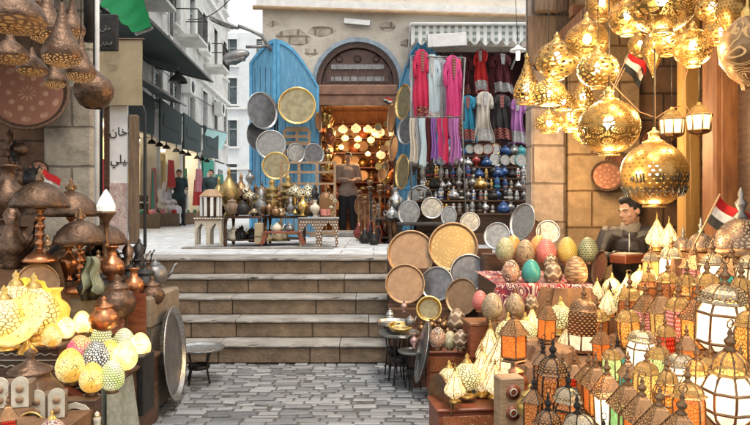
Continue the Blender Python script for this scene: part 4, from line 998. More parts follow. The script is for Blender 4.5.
# presentation forms, written here left to right in visual order
m_letter = M('grey_lettering_paint', (.22, .23, .22), None, 20, .6, 0, .1); m_ink = M('black_ink', (.02, .02, .02), None, 20, .6, 0, 0)
arabic('\uFEE5\uFE8E\uFEA7', .13, .004, m_letter, t, (0, -.035, .02)); arabic('\uFEF2\uFEE0\uFEF4\uFEE0\uFEA8\uFEDF\uFE8D', .085, .004, m_letter, t, (0, -.035, -.14))
# beige cloth
t = thing('beige_cloth_banner', 'large beige cloth with faint brown lettering hanging above the framed panels', 'banner', P(119, 72, 7.6))
b = MB(); b.grid(lambda u, v: (-.265+.53*u, .012*math.sin(u*9)*v+.006*math.sin(v*8), .37-.75*v), 16, 16); b.grid(lambda u, v: (-.265+.53*u, .006+.012*math.sin(u*9)*v+.006*math.sin(v*8), .37-.75*v), 16, 16); b.obj('cloth_sheet', m_cream, t)
b = MB(); b.tube([(-.29, 0, .375), (.29, 0, .375)], .012, 6); b.obj('rod', m_wood, t)
m_fade = M('faded_brown_ink', (.36, .29, .19), None, 20, .8, 0, 0)
arabic('\uFEE1\uFEFC\uFEB4\uFEDF\uFE8D', .13, .001, m_fade, t, (-.07, -.022, .2)); arabic('\uFE94\uFEEE\uFEEC\uFED7', .11, .001, m_fade, t, (-.07, -.022, .06))
# framed panels on a round-cornered metal stand
t = thing('framed_panel_stand', 'round cornered black metal stand holding calligraphy and lattice panels', 'display stand', P(122, 254, 7.65))
def q(px, py, Y=7.65): return P(px, py, Y)-t.location
b = MB()
b.tube([q(101, 253), q(101, 112), q(103, 106), q(108, 104)], .018, 6); b.tube([q(110, 104), q(137, 104), q(143, 107), q(145, 113), q(145, 246), q(143, 254)], .02, 8)
b.obj('metal_frame', m_black, t)
b = MB(); a, c = q(109, 104), q(127, 250); b.box(a.x, c.x, .02, .04, c.z, a.z); bd = b.obj('backing_board', M('white_canvas', (.85, .85, .84), (.75, .75, .74), 6, .8, 0, .1), t)
arabic('\uFEE5\uFE8E\uFEA7', .23, .003, m_ink, bd, ((a.x+c.x)/2, .015, a.z-.36)); arabic('\uFEF2\uFEE0\uFEF4', .23, .003, m_ink, bd, ((a.x+c.x)/2, .015, a.z-.68))
b = MB(); a2 = q(109, 183); b.box(a.x+.004, c.x-.004, .005, .019, c.z+.01, a2.z); b.obj('red_fretwork_panel', MDeco('red_fretwork', (.68, .62, .56), (.42, .12, .14), 'scroll', 22, 22, .14, .7), bd)
b = MB(); a, c = q(104, 106), q(108, 250); b.box(a.x, c.x, 0, .05, c.z, a.z); b.obj('dark_jamb', m_wood, t)
b = MB(); a, c = q(129, 115), q(138, 244); b.box(a.x, c.x, -.02, .06, c.z, a.z, bev=.01); b.obj('wooden_post', m_oldwood, t)
# ---------------------------------------------------------------- near right structures
b = MB(); b.box(1.72, 2.10, 7.3, 7.62, 0, 5.2, bev=.03); o = b.obj('stone_pier', m_pinkstone); tag(o, 'tall pinkish stone pier between the clothes shop and the lamp stall', 'pillar')
b = MB()
for k in range(26):
    z = 3.0+random.random()*1.2; x = 1.7+random.random()*.42
    b.tube([(x, 7.27, z), (x+random.uniform(-.1, .1), 7.22, z+random.uniform(-.25, .25)), (x+random.uniform(-.18, .18), 7.28, z+random.uniform(-.3, .3))], random.uniform(.008, .022), 5)
b.box(1.66, 2.14, 7.2, 7.3, 2.95, 3.5, bev=.02); b.box(1.72, 2.08, 7.12, 7.2, 3.5, 4.6, bev=.02)
o = b.obj('carved_wood_panel', m_oldwood); tag(o, 'dark weathered carved wood panel on the upper part of the stone pier', 'wood panel')
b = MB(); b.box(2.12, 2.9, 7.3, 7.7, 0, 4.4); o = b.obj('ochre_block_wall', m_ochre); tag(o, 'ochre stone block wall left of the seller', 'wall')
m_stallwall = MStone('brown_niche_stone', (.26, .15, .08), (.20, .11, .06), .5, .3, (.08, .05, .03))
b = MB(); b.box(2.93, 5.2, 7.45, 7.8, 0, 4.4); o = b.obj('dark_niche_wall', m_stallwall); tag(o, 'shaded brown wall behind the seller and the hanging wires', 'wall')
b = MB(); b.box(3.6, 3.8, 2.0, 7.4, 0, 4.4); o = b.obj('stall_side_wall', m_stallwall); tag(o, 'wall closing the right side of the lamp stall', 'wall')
t = thing('stall_canopy', 'wooden roof with orange beams over the lamp stall', 'roof', (2.4, 5, 3.4))
b = MB(); b.box(1.95, 3.9, 1.6, 7.2, 3.72, 3.8); part(b, 'roof_boards', m_orangewood, t)
for x in (1.92, 2.6, 3.2):
    b = MB(); b.box(x, x+.14, 1.6, 7.25, 3.05 if x < 2 else 3.5, 3.25 if x < 2 else 3.71, bev=.01); part(b, 'beam', m_orangewood, t)
b = MB()
for yy in (3.4, 5.2, 6.6): b.box(1.95, 3.7, yy, yy+.1, 3.3, 3.42, bev=.01)
part(b, 'cross_beam', m_orangewood, t)
t = thing('wooden_post', 'thick orange wooden post at the right behind the flag', 'post', P(726, 260, 5.0))
b = MB(); b.box(2.55, 2.78, 5.0, 5.2, 0, 3.49, bev=.02); part(b, 'shaft', m_orangewood, t); b = MB(); b.box(2.60, 2.73, 4.985, 5.0, .5, 3.3, bev=.006); part(b, 'raised_panel', m_orangewood, t)
t = thing('slim_post', 'slim yellow lit wooden post left of the thick orange post', 'post', P(695, 250, 5.9))
b = MB(); b.box(2.74, 2.90, 5.9, 6.05, 0, 3.29, bev=.02); part(b, 'shaft', M('yellow_wood', (.58, .34, .10), (.42, .22, .06), 5, .5, 0, .2, stretch=(3, 3, .6)), t)
t = thing('wall_cabinet', 'dark wooden shelf cabinet at the right edge', 'cabinet', P(750, 200, 4.7))
b = MB(); b.box(2.72, 3.4, 4.8, 4.95, 0, 3.2)
for z in (1.2, 1.55, 1.9, 2.3, 2.7): b.box(2.72, 3.4, 4.5, 4.8, z, z+.03)
b.box(2.70, 2.74, 4.5, 4.95, 0, 3.2); part(b, 'cabinet_body', m_wood, t)
# ---------------------------------------------------------------- placing
def pheight(key):
    r = PR[key]; lo, hi = 1e9, -1e9
    def walk(n, ro):
        nonlocal lo, hi
        for c in PROTO_KIDS[r.name][n]:
            if not c.name.startswith(('wire', 'rod')):
                for v in c.data.vertices: lo = min(lo, v.co.z); hi = max(hi, v.co.z)
            walk(c.name, ro)
    walk(r.name, r); return lo, hi
PH = {k: pheight(k) for k in PR}
GW = 'glass_white'
PADR, PADL = [], []
def put(key, px, top, base, Y, label, cat, group=None, glass=None, rz=None, pad=None, swap=None, sx=1, name=None):
    """stand a copy so that it spans rows top..base of the photograph at distance Y"""
    lo, hi = PH[key]; sc = (base-top)*Y/F/hi
    if key in ('hex', 'bulb', 'hex2') and pad is PADR: sc *= 1.12
    if pad is PADR and cat == LN: sc *= random.uniform(.94, 1.06)
    c = P(px, base, Y)
    sw = dict(swap or {})
    if glass: sw[PRG.get(key, GW)] = G[glass]
    if pad is not None: pad.append((c.x, c.y, c.z))
    tl = R(3.6) if cat == LN else 0
    return dup(PR[key], c, random.uniform(-.5, .5) if rz is None else rz, (sc*sx, sc*sx, sc), label, cat, group, sw, name, random.uniform(-tl, tl), random.uniform(-tl, tl))
PRG = {'tall': 'glass_teal', 'bighex': 'glass_cream', 'pane': 'glass_cream'}
GL = 'lit glass lanterns on the terraces of the right stall'
LN = 'lantern'
def rowY(X, px): return X*F/(px-375)
# row 1: small square lanterns running towards the viewer at the foot of the lantern terraces
for px, top, base, g, lab in (
 (563, 350, 389, 'orange', 'small square copper lantern with glowing orange panes, farthest of the low front row'),
 (574, 351, 398, 'red', 'small square lantern with red panes, second from the far end of the low row'),
 (586, 349, 407, 'dimamber', 'small copper square lantern with dull brown panes in the low front row'),
 (597, 347, 417, 'orange', 'square lantern with streaky red orange panes left of the white one'),
 (610, 350, 431, 'white', 'square lantern with bright white panes and beige pyramid roof in the low front row'),
 (626, 362, 446, 'green', 'square lantern with green and white panes beside the white paned one'),
 (640, 368, 460, 'orange', 'square lantern with orange red panes cut by the lower edge of the photo'),
 (655, 380, 475, 'green', 'square lantern with pale green panes at the near end of the low front row'),
 (675, 385, 490, 'cream', 'cream paned square lantern with large beige pyramid roof below the round lantern')):
    put('sq', px, top, base, rowY(.95, px), lab, LN, GL, g, -.25, PADR)
for px, top, base, g, key, lab in (
 (728, 333, 431, 'white', 'bulb', 'big round white lantern of lattice panes nearest the viewer at the lower right'),
 (699, 345, 412, 'cream', 'bulb', 'medium round cream lantern just left of the big round white one'),
 (678, 340, 400, 'white', 'hex2', 'white six sided lantern with brown filigree dome left of the medium round cream one'),
 (659, 338, 388, 'lime', 'hex', 'pale green lit lantern with small dome in the middle row'),
 (640, 318, 375, 'white', 'hex2', 'bright white lantern with wide brown filigree cap in the middle row'),
 (603, 316, 364, 'orange', 'sq', 'red capped lantern with orange pane in the middle of the stall')):
    put(key, px, top, base, rowY(1.3, px), lab, LN, GL, g, None, PADR)
for px, top, base, X, g, key, lab in (
 (668, 356, 418, 1.12, 'amber', 'bulb', 'amber bulbous lantern between the low front row and the middle row'),
 (645, 350, 408, 1.12, 'yellow', 'hex', 'yellow hexagonal lantern wedged between the front and middle rows'),
 (628, 345, 398, 1.12, 'teal', 'sq', 'teal square lantern wedged behind the green paned one'),
 (690, 372, 440, 1.12, 'orange', 'hex', 'orange hexagonal lantern in front of the medium round cream one'),
 (612, 340, 384, 1.12, 'lime', 'hex', 'small lime lantern behind the white pyramid roofed one'),
 (712, 345, 402, 1.42, 'amber', 'hex', 'amber lantern between the two round ones at the right'),
 (688, 320, 372, 1.42, 'orange', 'sq', 'orange lattice lantern below the square amber lantern'),
 (667, 315, 362, 1.42, 'red', 'hex', 'dark red paned lantern in the gap behind the pale green one'),
 (741, 345, 398, 1.45, 'amber', 'bulb', 'amber bulbous lantern behind the big round white one'),
 (630, 302, 352, 1.42, 'amber', 'hex', 'amber lantern rising behind the wide filigree capped white one'),
 (707, 262, 322, 1.72, 'orange', 'hex', 'orange gold lantern just left of the large white and green one'),
 (686, 262, 316, 1.72, 'amber', 'bulb', 'brown gold lantern in front of the pale salmon one'),
 (668, 264, 312, 1.72, 'dimamber', 'hex', 'dark capped lantern in front of the tall bright white one'),
 (741, 268, 325, 1.72, 'yellow', 'bulb', 'yellow bulbous lantern right of the large white and green one'),
 (648, 262, 304, 1.72, 'dimamber', 'bulb', 'dark capped lantern at the left end behind the brown ones')):
    put(key, px, top, base, rowY(X, px), lab, LN, GL, g, None, PADR)
put('tall', 619, 328, 384, 3.5, 'slender tapering lantern with speckled teal glass', LN, GL, None, -.1, PADR)
for px, top, base, g, key, lab in (
 (720, 268, 358, 'white', 'hex2', 'large hexagonal lantern with white and green panes and a ribbed dome near the right edge'),
 (752, 300, 372, 'amber', 'hex', 'amber lantern with gold fretwork cut by the right edge'),
 (698, 282, 353, 'amber', 'sq', 'square amber lantern with gold lattice left of the large white and green one'),
 (679, 283, 346, 'pink', 'hex', 'pinkish dotted lantern behind the middle row'),
 (663, 280, 341, 'yellow', 'sq', 'square lantern with mustard yellow panes behind the middle row'),
 (648, 280, 337, 'pink', 'sq', 'square lantern with rose brown panes behind the middle row'),
 (631, 276, 333, 'dimamber', 'hex', 'dull orange lantern with rounded cap beside the dark slim lantern'),
 (610, 280, 328, 'dimamber', 'tall', 'dark slim lantern with closed metal sides behind the teal one')):
    put(key, px, top, base, rowY(1.6, px), lab, LN, GL, g, None, PADR)
for px, top, base, g, key, lab in (
 (750, 240, 309, 'cream', 'hex', 'cream lantern of the upper row cut by the right edge'),
 (735, 243, 303, 'teal', 'sq', 'upper row lantern with green white speckled panes right of the tall white one'),
 (714, 241, 299, 'white', 'hex', 'upper row lantern with tall white panes under a pink white band'),
 (692, 238, 293, 'pink', 'sq', 'upper row lantern with pale salmon panes between two white ones'),
 (670, 236, 288, 'white', 'hex', 'upper row lantern with tall bright white panes nearest the seller'),
 (652, 246, 284, 'yellow', 'hex', 'small yellow lantern at the far left end of the upper row')):
    put(key, px, top, base, rowY(1.9, px), lab, LN, GL, g, None, PADR, swap={'filigree_brass': m_filisil})
DG = 'pierced domes on the top ledge of the right stall'
for px, top, base, lab, k, sw in (
 (701, 217, 252, 'brown pierced dome lamp in front of the flag', 'dome', None),
 (722, 220, 254, 'brown pierced dome lamp just right of the flag', 'dome', None),
 (741, 187, 257, 'large pierced dome with a tall dark finial at the right edge', 'dome', None),
 (657, 212, 251, 'pale gold pointed lamp beside the seller shoulder', 'pyr', None),
 (669, 216, 252, 'pale gold pointed lamp between its twin and the pierced boxes', 'pyr', None),
 (683, 226, 251, 'small silver pierced dome left of the flag pole', 'dome', None)):
    put(k, px, top, base, 4.35+(px-700)*-.008, lab, 'lamp', DG, None, None, PADR, {'filigree_silver': m_filibrown})
put('flag', 688, 188, 258, 4.15, 'small red white and black paper flag standing among the pierced domes', 'flag', None, None, R(-10), PADR, sx=1.25).rotation_euler = (R(4), R(24), R(-8))
# middle of the right stall
ML = 'lanterns in the middle of the right stall'
put('bighex', 581, 280, 352, 4.0, 'large dark hexagonal lantern with diamond pierced sides and cream panes below', LN, ML, None, .2, PADR)
put('sq', 546, 291, 343, 3.9, 'square copper lantern with plain orange glass in front of the red cloth table', LN, ML, 'orange', .1, PADR, sx=.8)
put('sq', 514, 300, 362, 3.7, 'pointed red and gold lantern below the mosaic eggs', LN, ML, 'orange', .5, PADR)
put('hex', 596, 300, 350, 4.3, 'dark bronze lantern with dim amber glass right of the large hexagonal one', LN, ML, 'dimamber', .5, PADR)
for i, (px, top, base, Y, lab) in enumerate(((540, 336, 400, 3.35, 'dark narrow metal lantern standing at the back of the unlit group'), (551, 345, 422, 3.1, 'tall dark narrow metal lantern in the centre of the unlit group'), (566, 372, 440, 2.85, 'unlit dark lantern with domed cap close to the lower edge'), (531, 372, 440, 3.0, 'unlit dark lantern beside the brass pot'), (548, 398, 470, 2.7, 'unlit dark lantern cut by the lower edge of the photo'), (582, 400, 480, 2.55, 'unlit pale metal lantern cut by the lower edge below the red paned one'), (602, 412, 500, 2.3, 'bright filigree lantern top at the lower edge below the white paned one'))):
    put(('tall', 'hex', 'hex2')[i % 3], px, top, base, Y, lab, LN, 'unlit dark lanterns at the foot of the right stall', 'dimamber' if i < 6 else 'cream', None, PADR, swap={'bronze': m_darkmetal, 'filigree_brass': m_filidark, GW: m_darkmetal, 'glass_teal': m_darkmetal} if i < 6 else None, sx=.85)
# lit ivory lamps
LP = 'lit pale pierced lamps of the right stall'
for i, (px, top, base, Y, k, lab) in enumerate((
 (467, 353, 397, 4.0, 'onion', 'lit round mosaic lamp on the painted chest, centre of three'),
 (449, 360, 395, 4.1, 'onion', 'lit striped lamp with copper foot at the left end of the painted chest'),
 (455, 363, 402, 3.85, 'pyr', 'small copper and white pointed lamp at the front left of the painted chest'),
 (482, 340, 396, 4.1, 'pyr', 'tall pointed lit lamp at the back of the painted chest'),
 (495, 356, 398, 3.9, 'pyr', 'pointed lit lamp with dark pattern at the right end of the painted chest'),
 (502, 322, 392, 4.0, 'pyr', 'tallest pale pointed lamp rising beside the painted chest'),
 (490, 318, 372, 4.35, 'pyr', 'pale yellow pointed lamp in front of the mosaic egg on the red box'),
 (508, 312, 350, 4.3, 'onion', 'cream glowing lamp under the left end of the red cloth'),
 (525, 312, 348, 4.3, 'onion', 'cream glowing lamp under the middle of the red cloth'),
 (532, 302, 338, 4.5, 'pyr', 'white glowing pointed lamp touching the red cloth'),
 (560, 296, 335, 4.3, 'onion', 'bright lamp between the orange glass lantern and the dark hexagonal one'),
 (566, 322, 356, 4.1, 'pyr', 'bright yellow lamp at the left foot of the dark hexagonal lantern'),
 (597, 276, 302, 4.9, 'pyr', 'white glowing lamp right of the upright round tray'),
 (612, 272, 300, 4.8, 'onion', 'yellow white glowing lamp below the hands of the seller'),
 (627, 270, 300, 4.7, 'pyr', 'pointed glowing lamp directly below the hands of the seller'),
 (640, 264, 296, 4.7, 'onion', 'large glowing cream lamp right of the hands of the seller'),
 (652, 262, 298, 4.5, 'pyr', 'pale yellow glowing lamp at the left end of the upper lantern row'),
 (608, 283, 318, 4.4, 'pyr', 'glowing yellow lamp behind the dark slim lantern'),
 (624, 283, 316, 4.3, 'onion', 'glowing mosaic lamp in front of the seller counter'),
 (641, 284, 318, 4.15, 'pyr', 'small glowing lamp behind the rose brown lantern'),
 (590, 298, 325, 4.6, 'onion', 'dim cream lamp behind the dark hexagonal lantern'))):
    put(k, px, top, base, Y, lab, 'lamp', LP, None, None, PADR)
put('pot', 516, 362, 392, 3.5, 'shiny copper pot under the red and gold pointed lantern', 'pot', None, None, 0, PADR, swap={'bronze': m_copper})
put('pot', 530, 384, 418, 3.2, 'brass pot between the inlaid box and the unlit lanterns', 'pot', None, None, 0, PADR, swap={'bronze': m_brass})
# tall inlaid box with round medallions
t = thing('medallion_box', 'tall pale wooden box with dark round medallions at the lower centre right', 'box', P(509, 440, 3.4), .2)
b = MB(); b.box(-.065, .065, -.05, .05, 0, .33, bev=.006); b.obj('body', m_palewood, t)
for z in (.05, .155, .26):
    b = MB(); b.lathe([(.001, 0), (.036, 0), (.038, .006), (.001, .006)], 20, mat=rot(x=PI/2, t=(0, -.051, z))); mdl = b.obj('medallion', m_redwood, t); b = MB(); b.lathe([(.015, 0), (.02, 0), (.02, .003), (.015, .003)], 16, mat=rot(x=PI/2, t=(0, -.058, z))); b.obj('ring', m_ivory, mdl)
PADR.append(tuple(t.location))
# eggs
EG = 'decorated eggs of the right stall'
for px, cy, w, Y, k, base, lab in (
 (505, 245, 19, 5.35, 'leaf', 262, 'olive beige egg at the left of the back row of eggs'),
 (513, 240, 16, 5.6, 'orange', 256, 'orange egg top peeping between the olive and the tan egg'),
 (525, 248, 19, 5.3, 'tan', 264, 'tan egg left of the pink one'),
 (538, 238, 16, 5.6, 'orange', 256, 'orange egg behind the tan and pink ones'),
 (546, 248, 20, 5.3, 'pink', 264, 'pink beaded egg in the back row'),
 (567, 248, 20, 5.3, 'yellow', 263, 'yellow beaded egg in the back row'),
 (588, 247, 20, 5.3, 'green', 263, 'dark green beaded egg at the right end of the back row'),
 (511, 267, 18, 4.9, 'rust', 283, 'red brown egg with white loops left of the turquoise one'),
 (531, 268, 19, 4.9, 'turq', 284, 'plain turquoise egg in the front row'),
 (551, 259, 14, 5.1, 'dark', 272, 'small dark dotted egg right of the turquoise one'),
 (553, 272, 18, 4.9, 'dark', 285, 'black and white speckled egg below the pink one'),
 (576, 271, 23, 4.85, 'sand', 286, 'wide sand coloured egg with a dark band at the right of the front row'),
 (492, 304, 21, 4.55, 'tan', 320, 'large tan mosaic egg standing on the red box'),
 (515, 303, 19, 4.6, 'tan', 318, 'tan patterned egg against the red cloth'),
 (531, 301, 15, 4.65, 'dark', 314, 'small black and white egg against the red cloth'),
 (480, 296, 16, 4.85, 'pink', 311, 'dark pink egg behind the tan mosaic egg on the red box'),
 (500, 290, 14, 4.9, 'pink', 303, 'small red egg at the left end of the red cloth'),
 (457, 314, 19, 4.95, 'dark', 333, 'dark egg with brown squares beside the small copper bowl'),
 (438, 333, 17, 4.75, 'rust', 349, 'brown net patterned egg, leftmost on the red wooden chest'),
 (450, 334, 14, 4.75, 'leaf', 349, 'olive egg with small flowers, second on the red wooden chest'),
 (461, 333, 16, 4.7, 'dark', 350, 'dark brown egg with ivory leaf shape on the red wooden chest'),
 (473, 334, 13, 4.8, 'rust', 348, 'reddish egg at the right end of the red wooden chest'),
 (432, 344, 10, 4.9, 'pink', 349, 'small pink cup like egg at the left corner of the red wooden chest')):
    s = w*Y/F/.124; c = P(px, base, Y); PADR.append(tuple(c)); c.z -= .008*s
    dup(PR['egg'], c, random.random()*6, (s, s, s*1.02), lab, 'egg', EG, {m_eggA.name: EGG[k]})
# upright trays and plates on the right
TG = 'round trays leaning on the right side of the steps'
def trayput(key, px, py, w, h, Y, lab, group, cat='tray', tilt=12, name=None):
    r = w/2*Y/F*1.0; yaw = 0
    rr = h/2*Y/F
    R_ = max(r, rr); 
    yaw = math.acos(min(1, r/R_)) if r < rr else 0
    ph = math.atan(abs(px-375)/F)
    yaw = yaw+ph if yaw else ph*.6
    return dup(PR[key], P(px, py, Y), yaw if px < 375 else -yaw, (R_, R_, R_), lab, cat, group, None, name, rx=-R(tilt))
for a in ((411, 254, 48, 44, 6.35, 'tray_copper', 'dull orange copper tray at the upper left of the leaning trays'),
 (453, 247, 50, 46, 6.3, 'tray_gold', 'largest leaning tray, golden with a ring of small dots'),
 (405, 284, 40, 38, 6.05, 'tray_copper', 'copper tray at the lower left next to the steps'),
 (437, 284, 33, 35, 6.1, 'tray_pewter', 'smooth grey tray in the middle of the leaning trays'),
 (469, 273, 38, 36, 6.2, 'tray_pewter', 'dark grey tray at the upper right overlapping the golden one'),
 (462, 297, 32, 38, 5.85, 'tray_copper', 'deep rimmed brown copper tray at the lower right'),
 (429, 309, 26, 26, 5.6, 'bowl', 'small pale rimmed copper bowl leaning below the grey tray')):
    trayput(a[5], a[0], a[1], a[2], a[3], a[4], a[6], TG)
for a in ((523, 222, 24, 38, 6.0, 'tray_silver', 'large oval looking tray standing upright behind the orange egg'),
 (497, 236, 26, 28, 5.9, 'plate', 'pale round plate standing behind the olive egg'),
 (548, 232, 24, 24, 6.0, 'plate', 'pale plate standing behind the pink egg'),
 (532, 232, 18, 26, 6.1, 'tray_rose', 'dark plate half hidden between the two pale plates'),
 (600, 268, 13, 36, 5.0, 'tray_rose', 'narrow upright tray turned edge on right of the sand coloured egg')):
    trayput(a[5], a[0], a[1], a[2], a[3], a[4], a[6], 'plates standing behind the eggs', 'plate')
# tiered rack that carries the leaning trays
t = thing('tray_rack', 'dark stepped rack that carries the leaning trays beside the steps', 'rack', (.6, 6.4, 0))
b = MB(); b.box(.12, 1.15, 6.52, 6.6, 0, 1.0); b.box(.14, 1.15, 6.26, 6.519, 0, .83); b.box(.12, 1.1, 5.9, 6.255, 0, .50); b.box(.28, 1.05, 5.62, 5.895, 0, .34); part(b, 'stepped_body', m_wood, t)
# red box under the mosaic egg, chests
def chest_at(key, px, base, top, Y, w, lab, rz=0, cat='chest', dz=1):
    lo, hi = PH[key]; h = (base-top)*Y/F
    c = P(px, base, Y); return dup(PR[key], c, rz, (w*Y/F/.5, w*Y/F/.5*dz, h/hi), lab, cat)
chest_at('chestR', 451, 387, 349, 4.95, 50, 'red painted wooden chest carrying the row of dark eggs', -.02, dz=.6)
chest_at('chestR', 466, 450, 401, 4.0, 66, 'painted chest with lit lamps on top and an orange patterned front', .12)
chest_at('crate', 486, 354, 320, 4.7, 40, 'plain red brown box below the large tan mosaic egg', .1, 'box')
t = thing('round_wheel_tray', 'dark round tray leaning on the left end of the painted chest', 'tray', P(441, 402, 4.0), 0)
b = MB(); b.lathe([(.002, 0), (.15, 0), (.165, .012), (.17, .012), (.165, -.006), (.002, -.01)], 36, mat=rot(z=R(-72)) @ rot(x=PI/2)); b.obj('disc', m_bronze, t)
trayput('tray_pewter', 424, 352, 7, 62, 4.95, 'dark narrow tray leaning edge on at the left side of the red chest', 'plates standing behind the eggs')
t = thing('plate_rack', 'low dark rack behind the eggs carrying the standing plates', 'rack', (1.4, 6.1, 0)); b = MB(); b.box(.98, 2.05, 5.95, 6.25, 0, .98); part(b, 'rack_body', m_wood, t)
# red cloth table
t = thing('cloth_covered_table', 'table covered with red and white patterned cloth carrying the eggs', 'table', (1.32, 5.2, 0))
x0, x1 = P(497, 283, 4.8).x, P(590, 283, 4.8).x; zt = P(540, 284, 4.8).z
b = MB(); b.box(x0+.01, x1-.01, 4.82, 5.75, 0, zt-.012); part(b, 'table_body', m_wood, t)
def clf(u, v):
    x = x0-.01+(x1-x0+.02)*u
    if v < .6: return (x, 5.8-(5.8-4.79)*(v/.6), zt+.002*math.sin(x*40))
    w = (v-.6)/.4; return (x, 4.79-.015-.012*math.sin(u*31)*w, zt-.30*w*(1-.55*abs(u-.5)))
b = MB(); b.grid(clf, 60, 20); part(b, 'cloth_cover', m_carpet, t)
# tray tables by the steps
def ttab(px, py, Y, s, lab, h=1):
    z = P(px, py, Y).z; dup(PR['ttable'], (P(px, py, Y).x, Y, 0), .3, (s, s, z/.30), lab, 'side table', 'tray tables beside the steps')
ttab(393, 322, 5.55, .45, 'small tray table at the right foot of the steps with a scalloped tray', 1)
ttab(399, 333, 5.35, .55, 'middle tray table at the right foot of the steps')
ttab(413, 351, 5.15, .40, 'lowest tray table with black legs nearest the red chest')
ttab(199, 348, 5.35, .68, 'wide silver tray table at the left foot of the steps')
for px, py, Y, k, s, lab in ((390, 318, 5.55, 'pot', .32, 'small silver dish with lid on the scalloped tray table'), (400, 329, 5.35, 'bowl', .10, 'small bowl on the middle tray table'), (404, 312, 5.6, 'vase', .3, 'small pinkish vase at the edge of the steps'), (414, 348, 5.15, 'vase', .35, 'small pink and silver vase on the lowest tray table'), (410, 326, 5.35, 'kettle', .5, 'small dark teapot on the middle tray table')):
    dup(PR[k], P(px, py, Y), random.random(), s, lab, 'vessel', 'small vessels beside the steps', {'bronze': m_silver} if k != 'vase' else {'bronze': M('pink_silver', (.55, .33, .30), (.35, .2, .18), 14, .35, .5, .2)}, rx=R(-80) if k == 'bowl' else 0)
for i in range(14):
    px, py, Y = random.uniform(420, 448), random.uniform(316, 330), random.uniform(5.25, 5.5)
    dup(PR['vase'], P(px, py+10, Y), random.random(), .22+.1*random.random(), 'small dark spiky souvenir vase in the cluster left of the dark egg', 'vessel', 'cluster of small vases above the red chest')
t = thing('vase_shelf', 'low dark stand below the cluster of small vases', 'stand', (.5, 5.4, 0)); b = MB(); b.box(.3, .78, 5.2, 5.6, 0, P(430, 334, 5.4).z); part(b, 'stand_body', m_wood, t)

# terraces of the right stall as a stepped draped body built under its goods
def terraces(name, pads, x0, x1, y0, y1, mat, label, lift=.004, cell=.045, floor=.0, zmaxfn=None):
    nx, ny = int((x1-x0)/cell), int((y1-y0)/cell)
    def hz(x, y):
        best = 9; z = 0
        for a, c, zz in pads:
            d = (x-a)**2+(y-c)**2*.8
            if d < best: best = d; z = zz
        return max(floor, z-lift)
    H = [[hz(x0+i*cell, y0+j*cell) for i in range(nx+1)] for j in range(ny+1)]
    b = MB(); vs = []; fs = []
    for j in range(ny+1):
        for i in range(nx+1): vs.append((x0+i*cell, y0+j*cell, H[j][i]))
    for j in range(ny):
        for i in range(nx):
            a = j*(nx+1)+i; fs.append((a, a+1, a+nx+2, a+nx+1))
    n0 = len(vs); ring = [j*(nx+1) for j in range(ny+1)]
    edge = [i for i in range(nx+1)]+[j*(nx+1)+nx for j in range(1, ny+1)]+[ny*(nx+1)+i for i in range(nx-1, -1, -1)]+[j*(nx+1) for j in range(ny-1, 0, -1)]
    for k in edge: vs.append((vs[k][0], vs[k][1], 0))
    for k in range(len(edge)):
        k2 = (k+1) % len(edge); fs.append((edge[k], n0+k, n0+k2, edge[k2]))
    b.add(vs, fs); o = b.obj(name, mat); tag(o, label, 'display stand'); return o
m_terr = M('brown_velvet_cover', (.26, .13, .055), (.12, .055, .025), 8, .7, 0, .5)
terr = [p for p in PADR]
terraces('display_terraces', [p for p in terr if p[0] > .62], .78, 2.5, 2.15, 4.78, m_terr, 'stepped wooden display of the right stall under all the lanterns')
t = thing('seller_counter', 'low counter and bench around the seller at the back of the lamp stall', 'counter', (2.3, 6, 0))
b = MB(); b.box(1.62, 3.5, 4.80, 5.35, 0, .72); b.box(1.9, 3.5, 5.9, 6.5, 0, .72); part(b, 'counter_body', m_wood, t)

